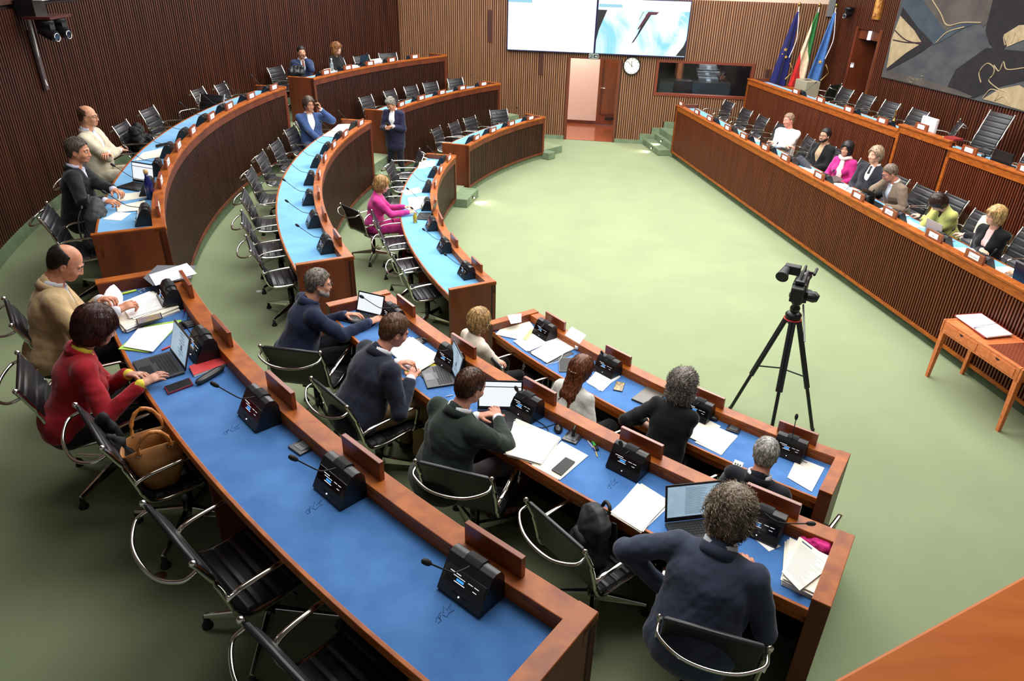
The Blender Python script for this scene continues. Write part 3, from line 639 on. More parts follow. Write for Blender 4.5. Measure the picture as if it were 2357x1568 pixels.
def wrinkle(vs, fs, amp, freq, seed=0, calm=None):
    r = np.random.RandomState(seed); N = normals(vs, fs); w = np.zeros(len(vs)); p = vs+.0
    for o in range(4):
        k1, k2 = nrm(r.randn(3)), nrm(r.randn(3)); ph = r.rand(2)*6.3; f = freq*(1+.7*o)
        q = (p@k1)*f+1.6*np.sin((p@k2)*f*.6+ph[0]); s_ = np.sin(q+ph[1]); w += (np.abs(s_)**1.5*np.sign(s_))/(1+.5*o)
    if calm is not None: w = w*np.clip((np.linalg.norm(vs-calm, axis=1)-.09)/.12, 0, 1)
    return vs+N*(w*amp)[:, None]
def to_obj(name, parts, mats, parent):
    V = []; F_ = []; L = []; o = 0
    for vs, fs, lab in parts: V.append(vs); F_.append(fs+o); L.append(lab[fs[:, 0]]); o += len(vs)
    V = np.concatenate(V); F_ = np.concatenate(F_); L = np.concatenate(L)
    me = bpy.data.meshes.new(name); me.vertices.add(len(V)); me.vertices.foreach_set('co', V.astype(np.float32).ravel())
    me.loops.add(F_.size); me.loops.foreach_set('vertex_index', F_.astype(np.int32).ravel()); me.polygons.add(len(F_))
    me.polygons.foreach_set('loop_start', np.arange(0, F_.size, 4, dtype=np.int32)); me.polygons.foreach_set('loop_total', np.full(len(F_), 4, np.int32))
    me.polygons.foreach_set('use_smooth', np.ones(len(F_), bool))
    for m in mats: me.materials.append(m)
    me.update(calc_edges=True); me.validate(); 
    me.polygons.foreach_set('material_index', np.minimum(L, len(mats)-1).astype(np.int32)); me.update()
    ob = bpy.data.objects.new(name, me); COL.objects.link(ob); ob.parent = parent; return ob
def skinmat(c): return mat('skin_%d_%d_%d' % c, c, .5, c2=tuple(max(0, int(x*.9-4)) for x in c), scale=(30, 30, 30), spec=.35)
def clothmat(c, nm='cloth', sh=.2, r=.85, c2=None): return mat('%s_%d_%d_%d' % ((nm,)+c), c, r, c2=c2 or tuple(int(x*.9) for x in c), scale=(12, 12, 12), sheen=sh, spec=.25, bump=.2, bscale=(500, 500, 500))
def hairmat(c, v=0): 
    c = tuple(min(255, int(x*(1, 1.35, .65)[v]+(0, 14, 0)[v])) for x in c)
    return mat('hair_%d_%d_%d' % c, c, .42, c2=tuple(int(x*.62) for x in c), scale=(70, 70, 12), detail=6, bump=.8, spec=.4)
def frame(yaw, pitch, roll):
    """columns: right, forward, up ; pitch>0 looks down"""
    y, p, r = RAD(yaw), RAD(pitch), RAD(roll)
    Rz = np.array([[cos(y), -sin(y), 0], [sin(y), cos(y), 0], [0, 0, 1]]); Rx = np.array([[1, 0, 0], [0, cos(p), sin(p)], [0, -sin(p), cos(p)]])
    Ry = np.array([[cos(r), 0, sin(r)], [0, 1, 0], [-sin(r), 0, cos(r)]]); return Rz@Rx@Ry
def ik(a, t, l1, l2, pole):
    d = t-a; L = min(np.linalg.norm(d), (l1+l2)*.995); dn = nrm(d); t = a+dn*L
    x = (l1*l1-l2*l2+L*L)/(2*L); hh = math.sqrt(max(0, l1*l1-x*x)); pl = pole-dn*(pole@dn); return a+dn*x+nrm(pl)*hh, t
def hand(S, w, d, n, s, curl=.35, sc=1., thumb=1.):
    d = nrm(d); n = nrm(n-d*(np.dot(n, d))); s = nrm(s-d*(s@d)-n*(s@n))
    S.cap(w-d*.02, w+d*.02*sc, .026*sc, .027*sc, k=.01, side=n, f=.75)
    S.cap(w+d*.02*sc, w+d*.068*sc, .033*sc, .037*sc, k=.012, side=n, f=.42)
    for i in range(4):
        b = w+d*(.080, .086, .083, .074)[i]*sc+s*(.029-.0195*i)*sc; an = curl*.5; spread = (.06-.04*i)
        for j, L in enumerate((.040, .026, .021)):
            L *= (.95, 1.06, 1., .8)[i]*sc; q = d*cos(an)+n*sin(an)+s*spread; e = b+nrm(q)*L
            S.cap(b, e, (.0092, .0082, .0074)[j]*sc, (.0084, .0076, .0066)[j]*sc, k=.004); b = e; an += curl*(1.25, 1.0, .8)[j]*(1+.08*i)
    b = w+d*.022*sc+s*.024*sc+n*.008; q = nrm(s*.75*thumb+d*.7+n*.35); e = b+q*.042*sc; S.cap(b, e, .0135*sc, .0105*sc, k=.008)
    q = nrm(s*.25*thumb+d*.85+n*.35*(1+curl)); S.cap(e, e+q*.032*sc, .0102*sc, .0082*sc, k=.004)
def strands(name, vs, N, hc, comb, n, L, r, parent, mats, curl=0., seed=1, lift=.0):
    rr = np.random.RandomState(seed); m = MB(); ids = rr.randint(0, len(vs), n)
    for i in ids:
        p = vs[i]; nn = N[i]; c = comb(p); t = nrm(c-nn*(nn@c)+rr.randn(3)*.08); l = L*(.6+.8*rr.rand()); pts = []; b = np.cross(nn, t); ph = rr.rand()*6.3
        K_ = 9 if curl else 5
        for j in range(K_):
            s_ = l*j/(K_-1); off = nn*(.0015+lift*s_-s_*s_/(2*.11)*(0 if curl else 1)) 
            if curl: cc = curl*(.4+.6*j/K_); off = off+b*cc*sin(ph+j*1.5)+nn*(cc*cos(ph+j*1.5)+cc*.8)-nn*(s_*s_/.24)
            pts.append(p+t*s_+off)
        m.tube(pts, [r*.8]+[r]*(K_-2)+[r*.4], 3, rr.randint(0, len(mats)))
    return m.build(name, mats, parent)
def person(name_label, head_px, facing, tier_z=None, lean=8, hyaw=0, hpitch=0, hroll=0, skin=(205, 150, 120), hair=('short', (60, 45, 35)), jacket=(30, 32, 40), shirt=(225, 228, 235), tie=None, trousers=(25, 26, 32),
           hands=(None, None), hcurl=(.35, .35), hdirs=(None, None), poles=(None, None), sc=1., belly=0., glasses=None, stand=False, near=True, open_=.8, female=False, twist=0, wid=1., jname='jacket', lapel=True, beard=None, scarf=None, seat=.455, hipz=None, spread=.11, legfwd=.44, palm=(None, None), dz=0., seed=1, zhead=None, legs=True, extra=None):
    rt = RAD(facing-90); Wm = np.array([[cos(rt), -sin(rt), 0], [sin(rt), cos(rt), 0], [0, 0, 1]])
    Lr = RAD(lean); u = V3(0, sin(Lr), cos(Lr)); X = V3(1, 0, 0); fw = V3(0, cos(Lr), -sin(Lr)); tz = tier_z
    hz = (seat+.085*sc) if not stand else .93*sc
    nb = u*.505*sc; HF = frame(-hyaw*1., hpitch, hroll)   # head frame ; +hyaw turns to the person's right
    hc = nb+u*.075*sc+V3(0, .012, .0)*sc+HF@V3(0, .03, .085)*sc
    hp = at(head_px[0], head_px[1], tz+hz+hc[2]+dz)
    org = np.array(hp)-Wm@hc; org[2] = tz+hz+dz
    root = empty('person', tuple(org), rt)
    tag(root, name_label, 'person')
    def w2l(p): return Wm.T@(np.array(p, float)-org)
    vox = .011 if near else .015; hv = .0048 if near else .0075; xv = .0036 if near else .006
    fm = .9 if female else 1.; sw = .172*sc*fm*wid
    T_ = RAD(twist); tx = V3(cos(T_), sin(T_), 0)
    shl = [u*.44*sc-tx*sw, u*.44*sc+tx*sw]
    # arms
    arms = []
    for i in (0, 1):
        sgn = -1 if i == 0 else 1; tg = hands[i]
        if tg is None: tg = V3(sgn*.12, .30, .08)*sc
        elif isinstance(tg, tuple) and tg and tg[0] == 'w': tg = w2l(tg[1])
        else: tg = V3(*tg)*sc
        hd = hdirs[i]; pole = V3(*poles[i]) if poles[i] else V3(sgn*.55, -.35, -1)
        el, wr = ik(shl[i], tg, .285*sc, .255*sc, nrm(pole))
        fd = nrm(wr-el)
        if hd is None: hd = nrm(fd*V3(1, 1, .35))
        else: hd = nrm(V3(*hd))
        pn = V3(*palm[i]) if palm[i] else V3(-sgn*.25, 0, -1)
        arms.append((shl[i], el, wr, hd, pn, sgn))
    # legs
    lg = []
    for i in (0, 1):
        sgn = -1 if i == 0 else 1
        if stand: hpj = V3(sgn*.09, 0, -.03)*sc; kn = V3(sgn*.10, .02, -.45)*sc; an = V3(sgn*.11, -.02, -.85)*sc; ft = V3(sgn*.13, .16, -.89)*sc
        else: hpj = V3(sgn*.085, .02, -.01)*sc; kn = V3(sgn*spread*1.25, legfwd*sc, .0); an = V3(sgn*spread, legfwd*sc-.02, -hz+.09); ft = V3(sgn*spread*1.2, legfwd*sc+.16, -hz+.045)
        lg.append([hpj, kn, an, ft])
    if extra and 'knees' in extra:
        for i, v in extra['knees'].items(): lg[i] = [lg[i][0]]+[V3(*q) for q in v]
    B_ = Sdf(); b0 = .84*fm
    B_.cap(V3(0, 0, 0), u*.18*sc, .115*sc*fm, .105*sc*b0, k=.05, side=X, f=1.3); B_.cap(u*.18*sc, u*.34*sc, .105*sc*b0, .118*sc*b0, k=.05, side=X, f=1.3)
    B_.cap(u*.34*sc, u*.43*sc, .11*sc*b0, .07*sc, k=.05, side=X, f=1.4); B_.cap(shl[0]*.8+u*.09*sc, shl[1]*.8+u*.09*sc, .045*sc, k=.04)
    B_.cap(u*.44*sc, nb+u*.03, .058*sc*fm, .052*sc*fm, k=.03); B_.cap(nb, hc+HF@V3(0, -.02, -.05)*sc, .054*sc*fm, .054*sc*fm, k=.02)
    for (a, e, w, hd, pn, sg) in arms: B_.cap(a, e, .040*sc*fm, .034*sc*fm, k=.02); B_.cap(e, w, .034*sc*fm, .025*sc*fm, k=.015)
    for (h_, kn, an, ft) in lg: B_.cap(h_, kn, .075*sc, .052*sc, k=.04); B_.cap(kn, an, .052*sc, .034*sc, k=.02); B_.cap(an, ft, .03, .025, k=.02)
    parts = [B_.mesh(vox+.002)]
    Hd = Sdf(); f_ = HF*sc; hd3 = lambda x, y, z: hc+f_@V3(x, y, z)
    Hd.ell(hd3(0, -.012, .030), V3(.074, .093, .088)*sc, HF, k=.02); Hd.ell(hd3(0, .022, -.030), V3(.058, .068, .078)*sc, HF, k=.025)
    Hd.ell(hd3(0, .048, -.080), V3(.036, .034, .026)*sc, HF, k=.022); Hd.ell(hd3(0, -.02, -.03), V3(.066, .062, .06)*sc, HF, k=.02)
    Hd.cap(hd3(0, -.015, -.04), hd3(0, -.035, -.13), .052*sc*fm, .052*sc*fm, k=.02)
    for s_ in (-1, 1):
        Hd.ell(hd3(s_*.034, .062, -.03), V3(.024, .022, .022)*sc, HF, k=.02)
        Hd.ell(hd3(s_*.029, .094, .004), V3(.016, .012, .010)*sc, HF, k=.012, op='s')
        Hd.cap(hd3(s_*.012, .086, .022), hd3(s_*.044, .074, .022), .007*sc, .006*sc, k=.012)
        Hd.ell(hd3(s_*.074, -.008, -.012), V3(.009, .017, .029)*sc, HF@frame(s_*-18, 0, 0), k=.006); Hd.ell(hd3(s_*.083, -.004, -.010), V3(.006, .009, .017)*sc, HF, k=.004, op='s')
        for z_ in (.0110, -.0030): Hd.cap(hd3(s_*.018, .0850, z_), hd3(s_*.041, .0795, z_), .0047*sc, k=.004)
        Hd.ell(hd3(s_*.0105, .094, -.034), V3(.008, .009, .007)*sc, HF, k=.006)
    Hd.cap(hd3(0, .086, .014), hd3(0, .0995, -.030), .0070*sc, .0108*sc, k=.01)
    Hd.cap(hd3(-.018, .083, -.060), hd3(.018, .083, -.060), .0052*sc, k=.005, lab=int(near)); Hd.cap(hd3(-.013, .083, -.069), hd3(.013, .083, -.069), .0056*sc, k=.005, lab=int(near)); Hd.cap(hd3(-.022, .093, -.0645), hd3(.022, .093, -.0645), .0022*sc, k=.003, op='s', lab=int(near))
    if beard: Hd.cap(hd3(-.03, .068, -.085), hd3(.03, .068, -.085), .022*sc, k=.02, lab=2); Hd.cap(hd3(-.062, .015, -.055), hd3(-.03, .06, -.085), .018*sc, k=.02, lab=2); Hd.cap(hd3(.062, .015, -.055), hd3(.03, .06, -.085), .018*sc, k=.02, lab=2); Hd.cap(hd3(-.02, .090, -.050), hd3(.02, .090, -.050), .006*sc, k=.006, lab=2)
    parts.append(Hd.mesh(hv))
    for i, (a, e, w, hd, pn, sg) in enumerate(arms):
        S_ = Sdf(); S_.cap(w-nrm(w-e)*.05, w, .029*sc*fm, .026*sc*fm, k=.01); hand(S_, w, hd, pn, V3(-sg, .15, 0) if abs(hd[0]) < .8 else V3(0, 1, .2), hcurl[i], sc*(.92 if female else 1.)); parts.append(S_.mesh(xv))
    lipc = tuple(int(x*y) for x, y in zip(skin, (.92, .76, .74)))
    to_obj('body', parts, [skinmat(skin), skinmat(lipc), hairmat(beard or hair[1])], root)
    # eyes, brows
    m = MB(); mi = MB()
    for s_ in (-1, 1):
        c = hd3(s_*.029, .0765, .004); m.ball(c, .0115*sc, 10); d_ = HF@V3(0, 1, -.1); mi.ball(c+d_*.0085*sc, .0060*sc, 8)
    ey = m.build('eyes', mat('eye_white', (225, 220, 215), .2), root); mi.build('iris', mat('iris', (40, 28, 20), .15), ey)
    if not near and not beard: m = MB(); m.tube([hd3(-.020, .082, -.064), hd3(-.008, .0905, -.063), hd3(.008, .0905, -.063), hd3(.020, .082, -.064)], [.002, .0032, .0032, .002], 5); m.build('mouth', skinmat(lipc), root)
    if hair[0] != 'bald0':
        m = MB()
        for s_ in (-1, 1): m.tube([hd3(s_*.012, .0925, .0225), hd3(s_*.028, .0895, .028), hd3(s_*.045, .077, .0235)], [.003*sc, .0042*sc, .002*sc], 5)
        m.build('eyebrows', hairmat(hair[1], 2), root)
    # hair
    st, hcol = hair[0], hair[1]; Hr = Sdf(); th = {'short': .008, 'bald': .005, 'bob': .024, 'long': .020, 'curly': .030, 'wavy': .022, 'tidy': .014, 'curlylong': .03, 'fringe': .024}[st]
    Hr.ell(hd3(0, -.014, .032), (V3(.0755, .0945, .090)+th)*sc, HF, k=.01)
    if st in ('bob', 'long', 'wavy', 'fringe'): Hr.ell(hd3(0, -.03, -.02), (V3(.070, .075, .08)+th)*sc, HF, k=.02)
    else: Hr.ell(hd3(0, -.035, -.02), (V3(.060, .062, .065)+th*.6)*sc, HF, k=.02)
    if st in ('bob', 'fringe'):
        Hr.ell(hd3(0, -.04, -.06), V3(.085, .066, .060)*sc, HF, k=.02)
        for s_ in (-1, 1): Hr.cap(hd3(s_*.082, .015, .03), hd3(s_*.074, .028, -.055), .020*sc, .014*sc, k=.02)
    if st == 'long':
        for s_ in (-1, 0, 1): Hr.cap(hd3(s_*.05, -.05, .02), hd3(s_*.05, -.10, -.18)-V3(0, .02, .04), .042*sc, .034*sc, k=.03); Hr.cap(hd3(s_*.05, -.10, -.18)-V3(0, .02, .04), hd3(s_*.055, -.13, -.30)-V3(0, .035, .04), .034*sc, .018*sc, k=.03)
    if st == 'curlylong':
        for s_ in (-1, 1): Hr.ell(hd3(s_*.07, -.01, -.07), V3(.05, .06, .09)*sc, HF, k=.03)
        Hr.ell(hd3(0, -.06, -.08), V3(.08, .06, .09)*sc, HF, k=.03)
    if st == 'curly': Hr.ell(hd3(0, -.045, -.035), V3(.095, .075, .08)*sc, HF, k=.03)
    r_ = np.random.RandomState(seed)
    if st in ('curly', 'curlylong'):
        for i in range(70):
            d_ = nrm(r_.randn(3)); 
            if d_[1] > .45 and d_[2] < .5: continue
            if d_[2] < (-.35 if st == 'curly' else -.9): continue
            zz = -.02 if st == 'curly' else -.05
            Hr.ell(hd3(*(V3(0, -.02, .015+zz*.3)+d_*V3(.088, .098, .10 if st == 'curly' else .13))), V3(1, 1, 1)*(.016+.012*r_.rand())*sc, None, k=.008)
    # clear the face and the neck
    fz = {'short': -.022, 'bald': -.03, 'tidy': -.024, 'wavy': -.028}.get(st, -.045)
    Hr.ell(hd3(0, .125 if st != 'bald' else .095, fz), V3(.074 if st in ('bob', 'fringe', 'long', 'curly', 'curlylong') else .088, .104, .108)*sc, HF, k=.006, op='s')
    if st in ('short', 'tidy', 'bald'):
        Hr.cap(hd3(-.12, .045, -.07), hd3(.12, .045, -.07), .080*sc, k=.01, op='s'); Hr.cap(hd3(-.12, -.05, -.128), hd3(.12, -.05, -.128), .068*sc, k=.01, op='s')
        for s_ in (-1, 1): Hr.ell(hd3(s_*.09, -.002, -.018), V3(.035, .025, .036)*sc, HF, k=.006, op='s')
    if st == 'wavy':
        for s_ in (-1, 1): Hr.ell(hd3(s_*.09, .01, -.035), V3(.03, .026, .030)*sc, HF, k=.006, op='s')
        Hr.cap(hd3(-.12, .05, -.09), hd3(.12, .05, -.09), .07*sc, k=.01, op='s')
    if st == 'bald': Hr.ell(hd3(0, .045, .105), V3(.078, .115, .078)*sc, HF, k=.008, op='s')
    if st in ('short', 'tidy'): Hr.cap(hd3(-.12, .098, .012), hd3(.12, .098, .012), .064*sc, k=.01, op='s')
    if st == 'bald': Hr.cap(hd3(-.12, .085, .04), hd3(.12, .085, .04), .078*sc, k=.008, op='s')
    if st == 'fringe': Hr.cap(hd3(-.04, .082, .070), hd3(.05, .078, .062), .022*sc, .018*sc, k=.015)
    if st == 'tidy': Hr.cap(hd3(-.03, .062, .098), hd3(.04, .055, .100), .020*sc, .018*sc, k=.02)
    hvs, hfs, hl = Hr.mesh(hv); hN = normals(hvs, hfs)
    if st in ('curly', 'curlylong'): hvs = wrinkle(hvs, hfs, .0028, 230, seed)
    elif st != 'bald': hvs = wrinkle(hvs, hfs, .0012, 150, seed)
    ho = to_obj('hair', [(hvs, hfs, hl)], [hairmat(hcol)], root)
    crown = hd3(0, -.045, .13); frnt = HF@V3(0, 1, 0); upv = HF@V3(0, 0, 1)
    def comb(p):
        q = p-hc; d_ = (p-crown); d_ = d_-upv*(d_@upv)*.2; return nrm(d_)-upv*(1.3 if st in ('bob', 'long', 'fringe', 'wavy') else .55)
    if st == 'wavy' or st == 'tidy': comb0 = comb; comb = lambda p: comb0(p)*.6-frnt*.9
    ns = (1500 if near else 350)
    HM = [hairmat(hcol, 0), hairmat(hcol, 1), hairmat(hcol, 2)]
    if st in ('curly', 'curlylong'): strands('hair_strands', hvs, hN, hc, comb, int(ns*.5), .05*sc, .0014 if near else .003, ho, HM, curl=.009, seed=seed, lift=.1)
    elif st == 'bald': strands('hair_strands', hvs, hN, hc, comb, ns//3, .014*sc, .0007, ho, HM, seed=seed)
    else: strands('hair_strands', hvs, hN, hc, comb, ns, {'short': .020, 'tidy': .035, 'wavy': .04}.get(st, .05)*sc, .0011 if near else .0015, ho, HM, seed=seed, lift=-.0)
    if st == 'long':
        m = MB(); m.tube([hd3(-.045, -.118, .0), hd3(0, -.133, .0), hd3(.045, -.118, .0)], .006, 6)
        for i in range(5): m.ball(tuple(hd3(-.036+.018*i, -.130+.006*abs(i-2), .002)), .007, 6, 1)
        m.build('hair_clip', [mat('clip_brown', (90, 50, 30), .3), mat('clip_bead', (220, 170, 150), .3)], ho)
    # trousers
    Tr = Sdf(); Tr.cap(V3(0, -.01, -.02), u*.10*sc, .128*sc*fm, .118*sc*fm, k=.04, side=X, f=1.3)
    for (h_, kn, an, ft) in lg: Tr.cap(h_, kn, .088*sc, .066*sc, k=.04); Tr.cap(kn, an+nrm(kn-an)*.02, .064*sc, .050*sc, k=.02)
    vs, fs, lb = Tr.mesh(vox+.001); to_obj('trousers', [(wrinkle(vs, fs, .003, 28, seed), fs, lb)], [clothmat(trousers, 'trouser_cloth')], root)
    for (h_, kn, an, ft) in lg:
        Sh = Sdf(); Sh.cap(an-V3(0, .02, .045), ft-V3(0, 0, .015), .036, .034, k=.02, side=V3(0, 0, 1), f=.8); Sh.cap(an-V3(0, .02, .02), an+V3(0, .03, -.03), .04, .035, k=.02); v_, q_, l_ = Sh.mesh(.009); to_obj('shoe', [(v_, q_, l_)], [mat('shoe_leather', (22, 18, 16), .3)], root)
    b0 = .92*fm
    # shirt
    oj = .0 if jacket is None else .012
    Si = Sdf(); rr_ = .0 if jacket else .016
    Si.cap(V3(0, 0, -.02), u*.18*sc, (.126+rr_)*sc*fm, (.118+rr_)*sc*b0, k=.05, side=X, f=1.3); Si.cap(u*.18*sc, u*.34*sc, (.118+rr_)*sc*b0, (.130+rr_)*sc*b0, k=.05, side=X, f=1.3)
    Si.cap(u*.34*sc, u*.43*sc, (.118+rr_)*sc*b0, (.080+rr_)*sc, k=.05, side=X, f=1.4); Si.cap(shl[0]*.8+u*.09*sc, shl[1]*.8+u*.09*sc, .052*sc+rr_, k=.04)
    if belly: Si.ell(u*.14*sc+fw*.07, V3(.13, .10, .13)*(.8+belly), None, k=.05)
    if female: 
        for s_ in (-1, 1): Si.ell(u*.30*sc+fw*.095*sc+X*s_*.065*sc, V3(.06, .05, .06)*sc, None, k=.04)
    nf = nrm(hc-nb)
    Si.cap(nb-u*.07*sc, nb-nf*.028*sc, .070*sc*fm, .064*sc*fm, k=.015)
    if shirt and not female: 
        for s_ in (-1, 1): Si.cap(nb+fw*.062*sc+nf*.012+X*s_*.006, nb+fw*.072*sc-u*.03*sc+X*s_*.035, .012, .007, k=.008)
    Si.cap(nb+fw*.075*sc+u*.03, nb+fw*.10*sc-u*(.05 if tie is None else .005)*sc, .024 if tie is None else .006, .008, k=.012, op='s')
    for (a, e, w, hd, pn, sg) in arms:
        if jacket: Si.cap(e+(w-e)*.78, w-nrm(w-e)*.006, .037*sc*fm, .037*sc*fm, k=.008)
        else: Si.cap(a, e, .060*sc*fm, .052*sc*fm, k=.035); Si.cap(e, w-nrm(w-e)*.015, .052*sc*fm, .036*sc*fm, k=.015)
    vs, fs, lb = Si.mesh(vox-.002 if near else vox); so = to_obj('shirt' if not female else 'blouse', [(wrinkle(vs, fs, .0018 if jacket else .004, 30, seed+3, nb), fs, lb)], [extra['shirtmat'] if extra and 'shirtmat' in extra else clothmat(shirt, 'shirt_cloth', .0, .8, c2=tuple(int(x*.94) for x in shirt))], root)
    if tie:
        m = MB(); c0 = nb+fw*.078*sc-u*.0*sc; pts = [c0, c0-u*.03+fw*.012, c0-u*.10+fw*.03, c0-u*.2+fw*.042, c0-u*.33+fw*.04]
        m.tube(pts, [.018, .012, .022, .028, .034], 8, flat=.25, up=tuple(fw)); m.build('tie', clothmat(tie, 'tie_silk', .1, .5), so)
    if jacket:
        J = Sdf(); 
        J.cap(V3(0, -.015, -.06 if stand else .035), u*.12*sc, .150*sc*fm*wid, .138*sc*fm*wid, k=.05, side=X, f=1.34); J.cap(u*.12*sc, u*.34*sc, .136*sc*b0*wid, .146*sc*b0*wid, k=.05, side=X, f=1.36)
        J.cap(u*.34*sc, u*.43*sc, .136*sc*b0, .096*sc, k=.05, side=X, f=1.4); J.cap(shl[0]*.96+u*.025*sc, shl[1]*.96+u*.025*sc, .057*sc, k=.04)
        if stand: J.cap(V3(0, -.01, -.17), V3(0, 0, .1), .148*sc, .14*sc, k=.05, side=X, f=1.3)
        if belly: J.ell(u*.14*sc+fw*.075, V3(.155, .115, .15)*(.8+belly), None, k=.05)
        if female:
            for s_ in (-1, 1): J.ell(u*.30*sc+fw*.10*sc+X*s_*.07*sc, V3(.07, .06, .07)*sc, None, k=.04)
        J.cap(nb-u*.035*sc-fw*.01, nb+nf*.008*sc-fw*.012, .078*sc*fm, .072*sc*fm, k=.02)
        # open front and neck
        J.cap(nb-u*.02, nb+nf*.12, .062*sc*fm, .068*sc*fm, k=.008, op='s')
        J.cap(nb+fw*.10*sc+u*.02, u*(.50-.42*open_)*sc+fw*.20*sc, .068*sc, (.020 if open_ < .9 else .045)*sc, k=.01, op='s')
        if open_ > .9: J.cap(u*(.12)*sc+fw*.19*sc, V3(0, .2, -.14), .025*sc, .07*sc, k=.012, op='s')
        if lapel:
            for s_ in (-1, 1):
                a_ = nb-fw*.01+X*s_*.068*sc*fm; b_ = nb+fw*.085*sc+X*s_*.074*sc-u*.08*sc; c_ = u*(.50-.42*min(open_, .9))*sc+fw*.150*sc+X*s_*.018
                J.cap(a_, b_, .012, .016, k=.010); J.cap(b_, c_, .016, .007, k=.012)
            J.cap(nb-fw*.075*sc+X*.03, nb-fw*.075*sc-X*.03, .014, k=.012)
        for (a, e, w, hd, pn, sg) in arms: J.cap(a, e, .065*sc*fm, .059*sc*fm, k=.035); J.cap(e, e+(w-e)*.87, .059*sc*fm, .045*sc*fm, k=.015)
        vs, fs, lb = J.mesh(vox-.002 if near else vox); jo = to_obj(jname, [(wrinkle(wrinkle(vs, fs, .0036, 22, seed+5, nb), fs, .0008, 75, seed+9, nb), fs, lb)], [clothmat(jacket, 'jacket_cloth')], root)
    if jacket and lapel:
        for nm, r0, h0, col_, zz in (('jacket_collar', .080*fm, .024, clothmat(jacket, 'jacket_cloth'), -.002), ('shirt_collar', .068*fm, .022, clothmat(shirt, 'shirt_cloth', .0, .8, c2=tuple(int(x*.94) for x in shirt)), .012)):
            m = MB(); pts = []
            for t in np.linspace(-215, 35, 19):
                a_ = RAD(t); k_ = (1-cos(RAD(t+90)))/2; pts.append(nb+X*cos(a_)*r0*sc*(1.02)+fw*(sin(a_)*r0*sc*.98-.006)+nf*(zz+.012-.03*k_*(nm[0] == 'j'))*sc)
            m.tube(pts, h0*sc, 10, flat=.30, up=None) if False else None
            vs_ = []; fs_ = []
            for i, p in enumerate(pts):
                rad = nrm(p-nb-nf*((p-nb)@nf)); hh = h0*sc*(1 if 2 < i < 16 else .6)
                for (dr, dh) in ((0, -hh), (.0, hh*.9), (.004, hh), (.009, hh*.8), (.014, -hh)): vs_.append(p+rad*dr+nf*dh)
            for i in range(len(pts)-1):
                for j in range(4): a__ = i*5+j; fs_.append((a__, a__+1, a__+6, a__+5))
            m.add([tuple(v) for v in vs_], fs_, 0, True); oc = m.build(nm, col_, jo if nm[0] == 'j' else so)
            sm_ = oc.modifiers.new('solid', 'SOLIDIFY'); sm_.thickness = .003
    if scarf:
        m = MB(); r0 = .082*sc
        m.tube([nb+V3(cos(t)*r0*1.1, sin(t)*r0*.95, .01+.012*sin(3*t))+fw*.01 for t in np.linspace(0, 2*pi, 20, False)], .03, 8, closed=True)
        m.tube([nb+fw*.08, nb+fw*.125-u*.10-X*.02, nb+fw*.145-u*.22-X*.03, nb+fw*.14-u*.34-X*.02], [.03, .045, .05, .045], 8, flat=.4, up=tuple(fw)); m.build('scarf', clothmat(scarf, 'scarf_cloth', .1, .8, c2=(220, 170, 170)), root)
    if glasses:
        m = MB(); gy, gz = .104, .004
        for s_ in (-1, 1):
            m.tube([hd3(s_*.031+.022*cos(t), gy-.005*abs(cos(t)), gz+.0165*sin(t)) for t in np.linspace(0, 2*pi, 16, False)], .0018*sc, 5, closed=True)
            m.tube([hd3(s_*.053, gy-.006, gz+.006), hd3(s_*.074, .06, gz+.006), hd3(s_*.080, -.005, gz-.0), hd3(s_*.079, -.018, gz-.014)], .0017*sc, 5)
        m.tube([hd3(-.009, gy, gz+.003), hd3(0, gy+.003, gz+.006), hd3(.009, gy, gz+.003)], .0017*sc, 5); m.build('glasses', mat('glasses_%d_%d_%d' % glasses, glasses, .3), root)
    root['_arms'] = [float(x) for q in arms for x in (org+Wm@q[2])]
    return root, Wm, org, hd3, arms
PEO = {}
def inw(k, px, z): 
    p = at(px[0], px[1], z); return math.degrees(atan2(p.y-OC[k][1], p.x-OC[k][0]))+180
def desk(k, px, py, dz=.06): return ('w', tuple(at(px, py, ZD[k]+dz)))
def dais(px, py, dz=.06): return ('w', tuple(at(px, py, DZ-.08+dz)))
# --- the nearest people
GREYH = (150, 142, 132)
person('woman in dark red jacket with yellow cuffs typing on a laptop', (222, 752), 37, TF[3], lean=22, hyaw=8, hpitch=26, skin=(214, 160, 138), hair=('bob', (66, 32, 24)), jacket=(158, 24, 36), shirt=(226, 206, 70), trousers=(20, 20, 22), hands=(desk(3, 296, 862, .05), desk(3, 326, 884, .05)), hcurl=(.35, .3), sc=.95, female=True, lapel=True, open_=.35, seed=3)
person('balding man in tan jacket reading papers at the left edge', (152, 606), 32, TF[3], lean=14, hyaw=8, hpitch=32, skin=(206, 142, 112), hair=('bald', (38, 28, 24)), jacket=(196, 168, 124), shirt=(206, 208, 218), trousers=(22, 22, 26), hands=(desk(3, 232, 690, .13), desk(3, 268, 716, .10)), hcurl=(.7, .7), sc=1.02, belly=.15, seed=4)
person('grey-haired man in navy jacket and glasses typing on a tablet keyboard', (733, 652), 28, TF[2], lean=20, hyaw=6, hpitch=10, skin=(210, 152, 122), hair=('short', (132, 122, 112)), jacket=(26, 36, 62), shirt=(60, 70, 100), trousers=(24, 26, 34), hands=(desk(2, 796, 724, .05), desk(2, 850, 742, .05)), sc=1.0, glasses=(30, 26, 26), beard=(170, 160, 150), wid=1.05, seed=5)
person('broad man in dark blue jacket and khaki trousers writing', (908, 762), 36, TF[2], lean=26, hyaw=4, hpitch=26, skin=(214, 148, 122), hair=('short', (112, 78, 52)), jacket=(36, 40, 56), shirt=(232, 234, 240), trousers=(172, 148, 104), hands=(desk(2, 915, 836, .05), desk(2, 945, 872, .07)), hcurl=(.8, .9), sc=1.05, wid=1.1, belly=.1, seed=6)
